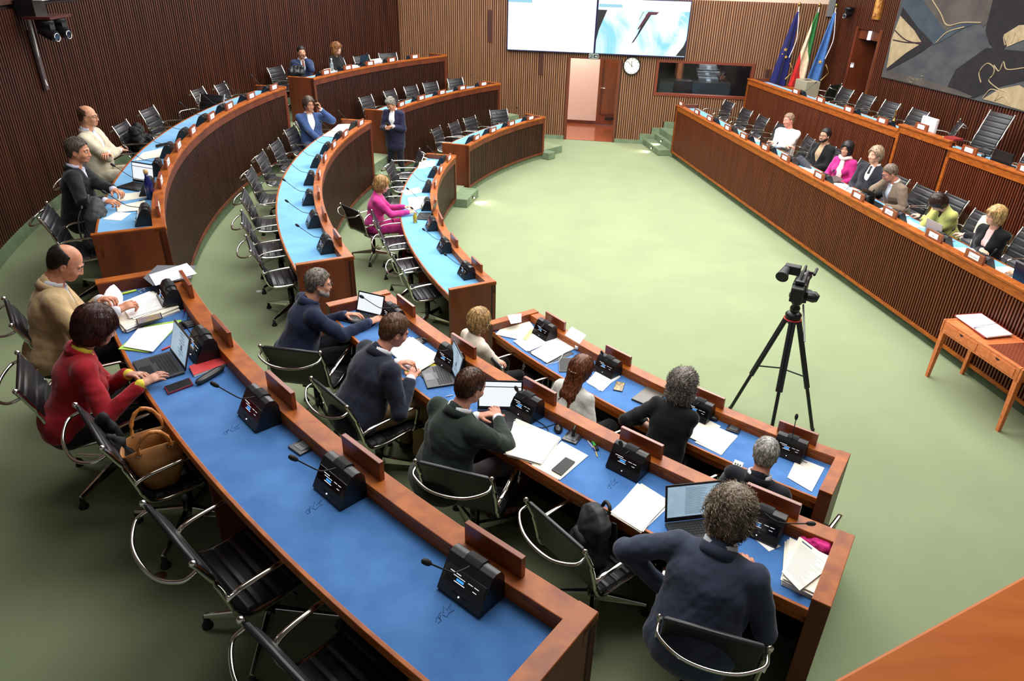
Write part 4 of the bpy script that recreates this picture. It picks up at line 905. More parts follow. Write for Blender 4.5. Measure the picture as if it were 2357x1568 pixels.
person('brown-haired man in dark green jacket seen from behind at a laptop', (1083, 890), 45, TF[2], lean=20, hyaw=4, hpitch=20, skin=(214, 152, 128), hair=('short', (84, 50, 30)), jacket=(38, 50, 44), shirt=(228, 228, 232), trousers=(90, 84, 84), hands=(desk(2, 1100, 958, .05), desk(2, 1146, 962, .06)), hcurl=(.4, .3), sc=1.0, wid=1.08, poles=(None, (1, -.2, -.5)), seed=7)
person('man with grey curls in slate blue jacket leaning on chair arm', (1682, 1182), 57, TF[2], lean=24, hyaw=-4, hpitch=24, skin=(206, 140, 112), hair=('curly', (132, 116, 96)), jacket=(58, 66, 86), shirt=(225, 228, 235), trousers=(66, 78, 110), hands=(('w', tuple(at(1528, 1352, TF[2]+.69))), (.15, .36, .24)), hcurl=(.9, .5), poles=((-1, -.1, -.05), (.5, -.3, -1)), hdirs=((.5, .9, -.4), None), sc=1.04, wid=1.08, seed=8)
person('short-haired blonde woman in cream jacket with folded arms', (1104, 738), 32, TF[1], lean=2, hyaw=4, hpitch=6, skin=(218, 164, 140), hair=('bob', (206, 160, 104)), jacket=(232, 218, 200), shirt=(24, 24, 26), trousers=(16, 16, 18), hands=((.12, .19, .25), (-.10, .22, .23)), poles=((-1, .3, -.7), (1, .3, -.7)), hdirs=((1, .1, .15), (-1, .1, .2)), hcurl=(.5, .5), sc=.94, female=True, lapel=False, open_=.3, seed=9)
person('woman with long auburn hair in pale jacket seen from behind', (1340, 850), 44, TF[1], lean=10, hyaw=4, hpitch=8, skin=(216, 164, 140), hair=('long', (122, 68, 40)), jacket=(208, 206, 198), shirt=(210, 210, 205), trousers=(30, 30, 34), hands=((-.10, .22, .10), (.12, .20, .12)), sc=.94, female=True, lapel=False, open_=.3, seed=10)
person('woman with long grey curls in black seen from behind', (1572, 886), 51, TF[1], lean=14, hyaw=8, hpitch=10, skin=(214, 160, 138), hair=('curlylong', (128, 118, 110)), jacket=(14, 14, 15), shirt=(14, 14, 15), trousers=(14, 14, 15), hands=(desk(1, 1484, 968, .04), desk(1, 1500, 985, .04)), hcurl=(.6, .6), sc=.98, female=True, lapel=False, open_=.2, seed=11)
person('white-haired man in black jacket holding a white phone', (1762, 1046), 52, TF[1], lean=8, hyaw=-14, hpitch=20, skin=(214, 152, 128), hair=('short', (196, 190, 180)), jacket=(20, 22, 30), shirt=(228, 228, 232), trousers=(24, 24, 28), hands=(('w', tuple(at(1722, 1092, TF[1]+.74))), (.10, .24, .12)), hcurl=(.7, .5), sc=.98, glasses=(70, 60, 50), seed=12)
# --- left and middle
person('bald man with glasses in beige suit, arms crossed, by the left wall', (203, 268), 8, TF[3], lean=-2, hyaw=2, hpitch=4, skin=(218, 158, 126), hair=('bald', (92, 66, 50)), jacket=(206, 196, 172), shirt=(206, 216, 236), trousers=(206, 196, 172), hands=((.13, .19, .27), (-.11, .23, .25)), poles=((-1, .3, -.7), (1, .3, -.7)), hdirs=((1, .1, .15), (-1, .1, .2)), hcurl=(.5, .5), glasses=(40, 26, 24), sc=1.03, belly=.1, seed=13)
person('man in charcoal suit talking with both hands over the desk', (180, 347), 20, TF[3], lean=8, hyaw=12, hpitch=8, skin=(214, 148, 116), hair=('short', (92, 80, 70)), jacket=(24, 24, 28), shirt=(206, 206, 228), trousers=(24, 24, 28), hands=(desk(3, 262, 437, .10), desk(3, 243, 463, .08)), hcurl=(.7, .9), sc=1.04, seed=14)
person('man in blue suit and glasses talking on a mobile phone', (711, 240), 300, TF[2], lean=-6, hyaw=-12, hpitch=4, skin=(212, 148, 116), hair=('wavy', (84, 66, 54)), jacket=(56, 80, 126), shirt=(235, 235, 238), trousers=(50, 68, 112), hands=((-.17, .10, .58), (-.06, .32, .10)), hdirs=((.2, 0, 1), None), palm=((1, 0, 0), None), poles=((-.8, .3, -1), (1, 0, -1)), hcurl=(.7, .4), glasses=(50, 30, 24), sc=1.02, near=False, seed=15, legs=True, open_=.95)
person('standing man with silver hair in navy jacket reading his phone', (899, 239), 258, TF[1], lean=2, hyaw=10, hpitch=34, stand=True, skin=(210, 142, 112), hair=('tidy', (158, 152, 142)), jacket=(34, 34, 60), shirt=(240, 240, 242), trousers=(18, 20, 30), hands=((-.06, .25, .24), (.05, .26, .22)), hdirs=((.4, 1, .3), (-.4, 1, .3)), hcurl=(.7, .7), sc=1.0, wid=.9, open_=.95, seed=16)
person('woman with streaked blonde hair in bright pink suit at desk', (879, 425), 8, TF[1], lean=10, hyaw=6, hpitch=12, skin=(222, 164, 136), hair=('bob', (196, 148, 92)), jacket=(198, 54, 134), shirt=(198, 54, 134), trousers=(198, 54, 134), hands=(desk(1, 931, 476, .05), desk(1, 940, 489, .05)), hcurl=(.5, .5), sc=.96, female=True, lapel=False, open_=.1, seed=17)
person('man in blue suit and copper tie resting chin on his hand', (694, 120), 298, TF[3], lean=4, hyaw=0, hpitch=8, skin=(214, 152, 120), hair=('short', (26, 22, 22)), jacket=(42, 56, 92), shirt=(225, 228, 240), tie=(190, 96, 64), hands=((-.05, .17, .55), (.12, .30, .16)), hdirs=((.35, .1, 1), None), poles=((-.4, .6, -1), None), hcurl=(.9, .4), sc=1.0, near=False, seed=18)
person('woman with long curly light brown hair in black at the far top desk', (775, 112), 340, TF[3], lean=6, hyaw=0, hpitch=4, skin=(222, 172, 146), hair=('curlylong', (150, 96, 54)), jacket=(14, 14, 16), shirt=(14, 14, 16), hands=((-.1, .34, .16), (.08, .36, .16)), sc=.97, near=False, female=True, lapel=False, open_=.1, seed=19)
# --- dais
STRP = mat('striped_shirt', (240, 232, 222), .8)
nt = STRP.node_tree; tc = nt.nodes.new('ShaderNodeTexCoord'); wv = nt.nodes.new('ShaderNodeTexWave'); wv.inputs['Scale'].default_value = 9; wv.inputs['Distortion'].default_value = .6; rp_ = nt.nodes.new('ShaderNodeValToRGB')
rp_.color_ramp.elements[0].position = .0; rp_.color_ramp.elements[0].color = lin((176, 140, 120)); rp_.color_ramp.elements[1].position = .16; rp_.color_ramp.elements[1].color = lin((240, 232, 222))
nt.links.new(tc.outputs['Object'], wv.inputs[0]); nt.links.new(wv.outputs['Fac'], rp_.inputs[0]); nt.links.new(rp_.outputs[0], nt.nodes['Principled BSDF'].inputs['Base Color'])
FD = DAIS_A+180
AX = dict(hands=((.13, .19, .27), (-.11, .23, .25)), poles=((-1, .3, -.7), (1, .3, -.7)), hdirs=((1, .1, .15), (-1, .1, .2)), hcurl=(.5, .5))
person('man in striped white shirt with crossed arms on the dais', (1815, 277), FD+42, DF, lean=-2, hyaw=28, hpitch=4, hroll=8, skin=(220, 144, 122), hair=('short', (150, 120, 92)), jacket=None, shirt=(240, 232, 222), trousers=(60, 50, 46), extra={'shirtmat': STRP}, sc=1.04, near=False, seed=20, **AX)
person('bearded man with glasses in black cardigan and beige polo', (1899, 312), FD+24, DF, lean=-4, hyaw=4, hpitch=2, skin=(206, 150, 124), hair=('short', (22, 18, 18)), beard=(26, 20, 20), jacket=(16, 16, 18), shirt=(176, 148, 118), trousers=(52, 54, 62), hands=((-.04, .24, .12), (.05, .26, .10)), hcurl=(.5, .5), glasses=(20, 20, 22), sc=1.0, near=False, seed=21, open_=.95, extra={'knees': {1: [(.10, .40, .26), (-.22, .52, .16), (-.34, .56, .14)]}})
person('woman with glasses in magenta jacket and pale scarf', (1949, 343), FD+30, DF, lean=0, hyaw=0, hpitch=0, skin=(220, 160, 134), hair=('bob', (28, 20, 22)), jacket=(192, 44, 124), shirt=(230, 210, 200), trousers=(30, 28, 30), hands=((-.10, .26, .14), (.14, .28, .14)), scarf=(236, 214, 200), glasses=(120, 70, 50), sc=.96, near=False, female=True, seed=22, lapel=False)
person('grey-blond man with moustache in black suit and dark tie', (2015, 357), FD+22, DF, lean=-2, hyaw=10, hpitch=0, hroll=4, skin=(226, 168, 142), hair=('wavy', (172, 146, 118)), jacket=(34, 36, 44), shirt=(236, 232, 222), tie=(26, 28, 38), hands=((-.12, .26, .12), (.12, .26, .12)), sc=1.05, wid=1.06, belly=.2, near=False, seed=23)
person('man in grey-brown jacket and glasses, chin on hand, at dark laptop', (2048, 398), FD+2, DF, lean=20, hyaw=12, hpitch=28, skin=(206, 138, 116), hair=('short', (120, 104, 88)), jacket=(128, 110, 94), shirt=(228, 230, 238), hands=((-.14, .34, .16), (.02, .25, .54)), hdirs=(None, (-.2, .1, 1)), poles=(None, (.5, .5, -1)), hcurl=(.4, .8), glasses=(30, 36, 60), sc=1.02, near=False, seed=24)
person('dark-haired woman in lime jacket looking down at her phone', (2159, 466), FD+4, DF, lean=24, hyaw=4, hpitch=55, skin=(222, 168, 140), hair=('bob', (52, 30, 24)), jacket=(186, 186, 104), shirt=(26, 24, 24), hands=(dais(2120, 498, .06), (.04, .23, .42)), hdirs=(None, (-.2, .2, 1)), poles=(None, (.6, .5, -1)), hcurl=(.5, .7), sc=.96, near=False, female=True, seed=25, lapel=False, open_=.5)
person('blonde woman with dark round glasses in black jacket', (2291, 497), FD+16, DF, lean=6, hyaw=22, hpitch=4, skin=(226, 172, 146), hair=('fringe', (208, 166, 104)), jacket=(16, 16, 18), shirt=(226, 190, 186), hands=(dais(2198, 540, .05), dais(2260, 576, .05)), hcurl=(.4, .4), glasses=(50, 20, 24), sc=.97, female=True, seed=26, near=False, lapel=False, open_=.8)
person('person in grey jacket at the right edge reaching to a dark laptop', (2440, 560), FD+10, DF, lean=14, hpitch=20, jacket=(120, 124, 134), hands=(dais(2353, 632, .05), (.1, .34, .14)), near=False, seed=27)
person('man in black in the control booth behind the glass', (1664, 176), 262, .36, lean=4, hpitch=22, skin=(150, 100, 80), hair=('short', (30, 26, 24)), jacket=(12, 12, 13), shirt=(14, 14, 15), hands=((-.1, .3, .2), (.08, .18, .56)), hdirs=(None, (-.3, 0, 1)), near=False, seed=28)
# ---------------------------------------------------------------- wall fittings
def bface(mb, s0, s1, z0, z1, off, mi=0): mb.quad(B(s0, off, z0), B(s1, off, z0), B(s1, off, z1), B(s0, off, z1), mi)
def bbox_(mb, s0, s1, z0, z1, o0, o1, mi=0): mb.hexa([B(s0, o0, z0), B(s1, o0, z0), B(s1, o1, z0), B(s0, o1, z0)], [B(s0, o0, z1), B(s1, o0, z1), B(s1, o1, z1), B(s0, o1, z1)], mi)
def rooted(name, loc, label, cat, group=None): r = empty(name, loc); tag(r, label, cat, group); return r
def child(mb, name, mats, root, bevel=0):
    mb.v = [tuple(Vector(v)-root.location) for v in mb.v]; return mb.build(name, mats, root, bevel)
SCRW = mat('screen_white', (250, 252, 255), .4, emit=1.5); SCRB = mat('screen_paleblue', (160, 220, 240), .4, emit=1.0); SCRK = mat('screen_dark', (24, 14, 40), .4, emit=.3)
SCRI = mat('screen_image', (246, 250, 255), .4, c2=(140, 212, 236), scale=(.9, .9, .55), detail=5, emit=1.25, ramp=(.42, .62), dist=1.6)
MAG = mat('screen_magenta', (130, 16, 60), .4, emit=.5); GRN = mat('screen_green', (90, 180, 140), .4, emit=.6)
for (s0, s1, lab) in ((-1.02, 1.215, 'left wall display, nearly all white with a pale blue strip'), (1.225, 3.47, 'right wall display showing a pale blue picture with dark arm')):
    r = rooted('wall_display', B((s0+s1)/2, -.05, 2.18), lab, 'screen', 'large wall displays')
    m = MB(); bbox_(m, s0, s1, 2.18, 3.46, -.14, -.055); child(m, 'casing', mat('display_casing', (22, 28, 66), .4), r)
    m = MB(); bface(m, s0+.02, s1-.02, 2.205, 3.44, -.142, 0 if s0 < 0 else 1)
    if s0 < 0: bface(m, s0+.02, s0+.62, 3.30, 3.40, -.143, 2)
    else:
        bface(m, s0+.02, s1-.02, 3.22, 3.44, -.143, 0); bface(m, s0+.03, s0+.6, 3.26, 3.33, -.144, 2)
        m.add([B(s0+.02, -.143, 3.2), B(s0+.24, -.143, 3.2), B(s0+.07, -.143, 2.75), B(s0+.02, -.143, 2.5)], [(0, 1, 2, 3)], 3)
        m.add([B(2.42, -.144, 3.14), B(2.56, -.144, 3.17), B(2.20, -.144, 2.60), B(2.12, -.144, 2.46), B(2.18, -.144, 2.50)], [(0, 1, 2, 3, 4)], 3)
        m.add([B(2.46, -.145, 3.19), B(2.72, -.145, 3.19), B(2.66, -.145, 3.13), B(2.50, -.145, 3.12), B(2.26, -.145, 2.78), B(2.24, -.145, 2.80)], [(0, 1, 2, 3, 4, 5)], 4)
        m.add([B(2.34, -.144, 3.19), B(2.36, -.144, 3.19), B(2.26, -.144, 3.0), B(2.25, -.144, 3.0)], [(0, 1, 2, 3)], 5)
        m.add([B(3.45, -.144, 2.60), B(3.45, -.144, 2.22), B(3.24, -.144, 2.22), B(3.40, -.144, 2.45)], [(0, 1, 2, 3)], 3)
        for rr in (.24, .13): m.tube([B(3.22+rr*cos(t), -.146, 2.90+rr*1.1*sin(t)) for t in np.linspace(.5, 4.9, 18)], .022, 4, 0, flat=.2)
    child(m, 'screen_picture', [SCRW, SCRI, SCRB, SCRK, MAG, GRN], r)
r = rooted('exit_sign', B(1.21, -.05, 2.09), 'small green emergency exit sign under the displays', 'sign')
m = MB(); bbox_(m, 1.10, 1.33, 2.08, 2.185, -.16, -.05); child(m, 'housing', mat('sign_grey', (200, 205, 200), .5), r)
m = MB(); bface(m, 1.11, 1.32, 2.09, 2.175, -.162); bface(m, 1.12, 1.16, 2.12, 2.15, -.163, 1); bface(m, 1.18, 1.215, 2.10, 2.165, -.163, 1); bface(m, 1.19, 1.205, 2.11, 2.15, -.164, 0); m.add([B(1.275, -.163, 2.16), B(1.245, -.163, 2.13), B(1.275, -.163, 2.10), B(1.305, -.163, 2.13)], [(0, 1, 2, 3)], 1)
child(m, 'pictogram', [mat('exit_green', (10, 92, 60), .4, emit=.25), mat('exit_white', (235, 245, 235), .4, emit=.7)], r)
# clock
r = rooted('wall_clock', B(2.19, -.05, 1.73), 'round white wall clock with black rim reading eight to twelve', 'clock')
m = MB(); cc = B(2.19, -.075, 1.935)
m.tube([cc+BT*.208*cos(t)+Vector((0, 0, .208*sin(t))) for t in np.linspace(0, 2*pi, 40, False)], .016, 8, closed=True); child(m, 'rim', BLK, r)
m = MB(); n_ = 40; m.add([B(2.19+.20*cos(2*pi*i/n_), -.07, 1.935+.20*sin(2*pi*i/n_)) for i in range(n_)]+[B(2.19+.20*cos(2*pi*i/n_), -.05, 1.935+.20*sin(2*pi*i/n_)) for i in range(n_)], [tuple(range(n_))]+[(i, (i+1) % n_, n_+(i+1) % n_, n_+i) for i in range(n_)])
child(m, 'dial', mat('clock_dial', (235, 232, 222), .5), r)
def cstick(m, ang, r0, r1, w, off):
    d = Vector((0, 0, 1))*cos(ang)+BT*sin(ang); p = BT*cos(ang)-Vector((0, 0, 1))*sin(ang); c = B(2.19, off, 1.935)
    m.quad(c+d*r0-p*w, c+d*r0+p*w, c+d*r1+p*w, c+d*r1-p*w)
m = MB()
for i in range(12): cstick(m, i*pi/6, .155, .185, .006, -.0715)
child(m, 'hour_marks', BLKM, r)
m = MB(); cstick(m, RAD(356), -.03, .115, .006, -.074); child(m, 'hour_hand', BLKM, r)
m = MB(); cstick(m, RAD(312), -.04, .165, .0045, -.0755); child(m, 'minute_hand', BLKM, r)
# control booth behind the window
w1 = empty('window_1'); struct(w1)
FRW = mat('window_frame_wood', (112, 48, 26), .4)
m = MB()
for (s0, s1, z0, z1) in ((2.80, 5.20, 2.05, 2.11), (2.80, 5.20, 1.25, 1.31), (2.80, 2.87, 1.31, 2.05), (5.13, 5.20, 1.31, 2.05)): bbox_(m, s0, s1, z0, z1, -.06, .11)
m.build('window_frame', FRW, w1)
m = MB(); bbox_(m, 2.87, 5.13, 1.31, 2.05, .05, .056); m.build('pane', mat('booth_glass', (235, 240, 240), .02, trans=1., alpha=.25), w1)
m = MB()
DKR = mat('booth_dark', (26, 20, 20), .8)
for nm_, q_ in (('wall_booth_back', (1.95, 6.0, .0, 3.0, 2.6, 2.7)), ('wall_booth_left', (2.3, 2.42, 0, 3, .1, 2.6)), ('wall_booth_right', (6.0, 6.1, 0, 3, .1, 2.6)), ('ceiling_booth', (2.3, 6.1, 2.6, 2.7, .1, 2.7)), ('floor_booth', (2.3, 6.1, .0, .34, .1, 2.7))):
    m = MB(); bbox_(m, *q_); struct(m.build(nm_, DKR))

m = MB(); bbox_(m, 3.45, 3.58, .34, 2.6, 2.2, 2.32); struct(m.build('trim_4', mat('booth_post', (176, 110, 70), .5)))
area('booth_light', B(4.2, 1.0, 2.55), .8, .5, 22)
BD = mat('booth_desk', (26, 42, 52), .5)
for (s0, s1, z1, lab) in ((2.95, 3.75, 1.52, 'dark teal booth counter behind the control window, left piece'), (3.8, 4.75, 1.50, 'dark teal booth counter behind the control window, beside the man')):
    r = rooted('booth_counter', B((s0+s1)/2, .7, .34), lab, 'desk', 'booth counters')
    m = MB(); bbox_(m, s0, s1, .34, z1, .55, .6); child(m, 'counter_front', BD, r); m = MB(); bbox_(m, s0, s1, z1, z1+.03, .55, .95); child(m, 'counter_top', BLK, r)
for i, (s0, s1, z0, z1, b) in enumerate(((3.95, 4.45, 1.53, 1.62, .75), (3.92, 4.5, 1.66, 1.74, 1.0), (3.95, 4.4, 1.78, 1.9, 1.15))):
    r = rooted('equipment_rack_unit', B((s0+s1)/2, b, z0), 'grey audio rack unit inside the booth, %s' % ['lowest of three', 'middle of three', 'topmost of three'][i], 'equipment', 'booth rack units')
    m = MB(); bbox_(m, s0, s1, z0, z1, b, b+.3); child(m, 'case', mat('rack_grey', (90, 94, 100), .4), r)
    m = MB(); bface(m, s0+.2, s0+.3, z0+.02, z1-.015, b-.002); child(m, 'display', mat('rack_led', (200, 220, 235), .4, emit=.8), r)
r = rooted('booth_chair', B(3.55, .9, .34), 'dark chair back behind the booth glass, left of the man', 'chair')
m = MB(); m.box(tuple(B(3.55, .45, 1.33)), (.45, .06, .5)); child(m, 'backrest', BLKM, r, .02); m = MB(); m.box(tuple(B(3.55, .7, 1.12)), (.45, .45, .06)); child(m, 'seat', BLKM, r, .02); m = MB(); m.tube([B(3.55, .7, .34), B(3.55, .7, 1.1)], .03); child(m, 'column', BLKM, r)
# wall slots
for i, (s, z0, z1) in enumerate(((-.12, 1.62, 2.16), (-1.47, 2.35, 3.1), (5.52, 1.55, 2.0))):
    r = rooted('wall_grille', B(s, -.05, z0), ['narrow dark brown slot panel in the back wall, left of the door', 'tall dark brown slot panel left of the displays', 'short dark grille right of the booth window'][i], 'grille', 'dark slot panels in the back wall')
    m = MB(); bbox_(m, s-.06, s+.06, z0, z1, -.062, -.02); child(m, 'panel', mat('slot_brown', (70, 30, 20), .5), r); m = MB(); bbox_(m, s-.008, s+.008, z0+.04, z1-.04, -.066, -.06); child(m, 'slot', DARKW, r)
r = rooted('wall_speaker', B(6.66, -.06, 3.22), 'flat grey wall loudspeaker near the right corner of the hall', 'loudspeaker'); m = MB(); bbox_(m, 6.6, 6.74, 3.22, 3.6, -.14, -.05); child(m, 'cabinet', mat('speaker_grey', (110, 112, 112), .6), r, .01)
# cameras
def ptz(name, base, aim, label, group, s=1.):
    r = rooted(name, base, label, 'camera', group); d = Vector(aim).normalized()
    m = MB(); m.lathe([(0, 0), (.075*s, 0), (.08*s, -.03*s), (.06*s, -.06*s), (0, -.06*s)], tuple(base), 16); child(m, 'base', BLK, r)
    m = MB(); c = Vector(base)-Vector((0, 0, .115*s)); m.tube([c-d*.05*s, c+d*.02*s, c+d*.09*s], [.055*s, .062*s, .05*s], 14); m.box(tuple(c+Vector((0, 0, .05*s))), (.13*s, .08*s, .05*s)); child(m, 'head', BLK, r)
    m = MB(); m.tube([c+d*.09*s, c+d*.105*s], [.034*s, .03*s], 14); l = child(m, 'lens', mat('lens_glass', (40, 44, 60), .05), r); m = MB(); q = [c+d*.104*s+Vector((-d.y, d.x, 0)).normalized()*.036*s*cos(t)+Vector((0, 0, 1))*.036*s*sin(t) for t in np.linspace(0, 2*pi, 16, False)]; m.tube(q, .004*s, 5, closed=True); child(m, 'lens_ring', CHR, r); return r
def cylp(px, py, R, side=1):
    d = ray(px, py); d2 = Vector((d.x, d.y, 0)); L = d2.length; u = d2/L; c = Vector((OC[3][0], OC[3][1], 0)); b = u.dot(c); q = math.sqrt(max(0, b*b-c.dot(c)+R*R)); t = b+q
    return u*t+Vector((0, 0, HC+d.z*t/L))
cb = cylp(110, 38, RW-.28); ac = atan2(cb.y-OC[3][1], cb.x-OC[3][0]); e_ = Vector((-cos(ac), -sin(ac), 0)); tn = Vector((-e_.y, e_.x, 0)); Rm = Matrix((tn, e_, Vector((0, 0, 1)))).transposed()
r = rooted('camera_shelf', tuple(cb-e_*.2), 'dark shelf bracket with white box high on the left wall', 'shelf')
m = MB(); m.box(tuple(cb-e_*.0+Vector((0, 0, .0))), (.62, .30, .03), rot=Rm); child(m, 'shelf_board', mat('shelf_red', (74, 26, 24), .4), r)
m = MB(); m.box(tuple(cb-e_*.14+tn*-.05+Vector((0, 0, .10))), (.32, .2, .18), rot=Rm); child(m, 'white_box', [BLK], r); m = MB(); m.box(tuple(cb-e_*.04+tn*-.05+Vector((0, 0, .19))), (.26, .2, .02), rot=Rm); child(m, 'lid', mat('white_plastic', (235, 235, 230), .4), r, .005)
m = MB(); m.tube(bez([cb+tn*-.05-e_*.2, cb-e_*.22+Vector((0, 0, -.3)), cb-e_*.24+Vector((0, 0, -.62)), cb-e_*.22+Vector((0, 0, -.8))], 6), .008, 6); child(m, 'cable', mat('white_plastic', (235, 235, 230), .4), r)
m = MB(); m.box(tuple(cb-e_*.24+Vector((0, 0, -.5))), (.08, .03, .7), rot=Rm); child(m, 'cable_duct', mat('duct_grey', (70, 60, 60), .5), r)
for sg, lab in ((-.17, 'black dome camera hanging under the left wall shelf, right one'), (.17, 'black dome camera hanging under the left wall shelf, left one')): ptz('dome_camera', tuple(cb+tn*sg+e_*.02+Vector((0, 0, -.015))), e_*1+tn*-.3+Vector((0, 0, -.5)), lab, 'dome cameras', 1.25)
ptz('dome_camera', tuple(Q(.62, VR-.16, 3.47)), -DM-DD*-.4+Vector((0, 0, -.4)), 'black dome camera high on the right wall beside the doorway', 'dome cameras', 1.2)
r = rooted('wall_icon', Q(1.62, VR-.05, 3.25), 'small gilded picture high above the right doorway', 'picture')
m = MB(); slab(1.42, 1.66, VR-.09, VR-.045, 3.28, 3.9, m); child(m, 'gilded_board', mat('gilt', (196, 140, 62), .35, .5, c2=(150, 90, 40), scale=(14, 14, 14)), r); m = MB(); slab(1.47, 1.61, VR-.1, VR-.09, 3.34, 3.84, m); child(m, 'figure', mat('gilt_dark', (120, 52, 24), .5, c2=(210, 160, 80), scale=(10, 10, 10)), r)
r = rooted('door_sign', Q(1.62, VR, 2.78), 'small white sign plate in the right-hand doorway', 'sign'); m = MB(); slab(1.34, 1.40, VR-.03, VR+.16, 2.86, 3.04, m); child(m, 'plate', WHT, r)
# flags
def flag(s, label, stripes, gold, back=-.55, ztop=3.35):
    r = rooted('flag', B(s, back, UF), label, 'flag', 'flags on poles in the right corner')
    tilt = Vector((.0, 0, 0)); m = MB(); m.tube([B(s, back, UF), B(s, back, ztop+.1)], .014, 8); m.lathe([(0, 0), (.16, 0), (.15, .03), (.03, .05), (.02, .1), (0, .1)], tuple(B(s, back, UF)), 16); child(m, 'flag_pole', mat('white_pole', (210, 205, 200), .4), r)
    m = MB(); m.ball(tuple(B(s, back, ztop+.13)), .03, 8, sc=(1, 1, 1.6)); child(m, 'finial', mat('brass', (200, 160, 80), .25, 1.), r)
    m = MB(); nz, nx = 70, 36
    for j in range(nz+1):
        t = j/nz; z = ztop-.02-t*1.62; w = .03+.24*t**.8
        for i in range(nx+1):
            q = i/nx; x = -w*.95+w*1.35*q-.10*t; f = .055*sin(q*9+s*3)*min(1, t*2.5)
            m.v.append(tuple(B(s+x, back-.05-f-.03*sin(q*pi), z-.05*q*t)))
    for j in range(nz):
        for i in range(nx):
            a = j*(nx+1)+i; m.f.append((a, a+1, a+nx+2, a+nx+1)); m.sm.append(True)
            t = j/nz; q = i/nx; mi = 0
            if len(stripes) == 3: v = q*.55+(1-t)*1.0; mi = 2 if v > .88 else (1 if v > .48 else 0); 
            m.m.append(mi)
    c = child(m, 'flag_cloth', stripes, r); so = c.modifiers.new('solid', 'SOLIDIFY'); so.thickness = .006
    if gold:
        for (x, z, rad) in gold:
            k_ = MB(); o_ = B(s+x, back-.135, z); pts = []
            for i in range(10): rr = rad if i % 2 == 0 else rad*.42; an = pi/2+i*pi/5; pts.append(o_+BT*rr*cos(an)+Vector((0, 0, rr*sin(an))))
            k_.add(pts+[p+BN*.01 for p in pts], [tuple(range(10))]+[(i, (i+1) % 10, 10+(i+1) % 10, 10+i) for i in range(10)]); child(k_, 'star', mat('gold_star', (226, 170, 50), .5), r)
        k_ = MB(); k_.tube([B(s+.02, back-.14, ztop-1.12), B(s+.13, back-.14, ztop-1.30), B(s-.02, back-.13, ztop-1.48)], .014, 5); child(k_, 'gold_fringe', mat('gold_fringe', (200, 164, 100), .6), r)
        k_ = MB(); k_.tube(bez([B(s, back-.06, ztop), B(s+.06, back-.13, ztop-.5), B(s+.04, back-.15, ztop-.72), B(s-.03, back-.15, ztop-1.0)], 5), .018, 6, flat=.4); child(k_, 'ribbon', mat('ribbon_white', (226, 218, 224), .6), r)
    return r
flag(5.86, 'dark blue flag with gold stars and white ribbon', [clothmat((28, 30, 92), 'flag_cloth')], [(-.14, 2.52, .045), (-.10, 2.36, .035), (-.19, 2.42, .02)])
flag(6.30, 'green, white and red flag on a pole between two blue flags', [clothmat((206, 40, 40), 'flag_cloth'), clothmat((232, 208, 176), 'flag_cloth'), clothmat((44, 110, 52), 'flag_cloth')], None)
flag(6.68, 'pale blue flag with gold emblem, rightmost in the corner', [clothmat((74, 118, 184), 'flag_cloth')], [(-.12, 2.28, .05)], back=-.5)
# cabinets by the flags
r = rooted('lectern_cabinet', B(5.95, -.9, UF), 'plain brown wooden cabinet below the flags', 'cabinet'); m = MB(); bbox_(m, 5.55, 6.25, UF, UF+.62, -1.1, -.8); child(m, 'body', WOODD, r, .005); m = MB(); bbox_(m, 5.53, 6.27, UF+.62, UF+.64, -1.12, -.78); child(m, 'top', WOOD, r)
r = rooted('ballot_box', Q(1.35, UV+1.0, UF), 'beige box with a dark slot at the far end of the upper dais', 'box'); m = MB(); slab(.95, 1.45, UV+.72, UV+1.05, UF, UF+.92, m); child(m, 'box_body', mat('beige_box', (150, 142, 118), .5), r, .01); m = MB(); slab(1.15, 1.25, UV+.8, UV+.95, UF+.92, UF+.925, m); child(m, 'slot', BLKM, r)
# tapestry
r = rooted('tapestry', Q(5, VR-.06, 2.2), 'huge dark abstract woven tapestry on the right wall above empty chairs', 'tapestry')
TG = mat('tapestry_grey', (54, 57, 62), .95, c2=(71, 72, 74), scale=(2.5, 2.5, 5), detail=8, bump=1., bscale=(90, 90, 160)); TT = mat('tapestry_taupe', (82, 75, 69), .95, c2=(65, 59, 57), scale=(3, 3, 3), detail=8, bump=1., bscale=(90, 90, 160))
TK = mat('tapestry_black', (17, 14, 17), .95, c2=(29, 22, 26), scale=(6, 6, 6), bump=1., bscale=(90, 90, 160)); TC = mat('tapestry_cream', (167, 150, 118), .95, c2=(152, 133, 100), scale=(9, 9, 9), bump=1., bscale=(90, 90, 160))
TB = mat('tapestry_blue', (45, 56, 68), .95, c2=(59, 68, 76), scale=(4, 4, 4), bump=1., bscale=(90, 90, 160)); TO = mat('tapestry_ochre', (94, 79, 62), .95, c2=(118, 103, 79), scale=(8, 8, 8)); TP = mat('tapestry_plum', (51, 20, 37), .95, c2=(29, 14, 22), scale=(9, 9, 9))
u0, z0, u1, z1 = 2.25, 2.22, 6.6, 5.5
m = MB(); slab(u0, u1, VR-.075, VR-.05, z0, z1, m); child(m, 'woven_ground', TG, r)
import itertools
TAPL = []
def tp(px, py, off=.0):   # point on the right wall plane
    d = ray(px, py); o = Vector((0, 0, HC)); t = ((D0+DM*(VR-.077-off)-o).dot(DM))/d.dot(DM); return o+d*t
def patch(pts, mt, off, nm):
    m = MB(); P3 = [tp(x, y, off) for x, y in pts]; m.add(P3+[p+DM*.004 for p in P3], [tuple(range(len(P3)))]+[(i, (i+1) % len(P3), len(P3)+(i+1) % len(P3), len(P3)+i) for i in range(len(P3))]); child(m, nm, mt, r)
def tl(pts, w, mt, off=.008, nm='woven_line'):
    m = MB(); m.tube(bez([tp(x, y, off) for x, y in pts], 4), w, 5, flat=1.); child(m, nm, mt, r)
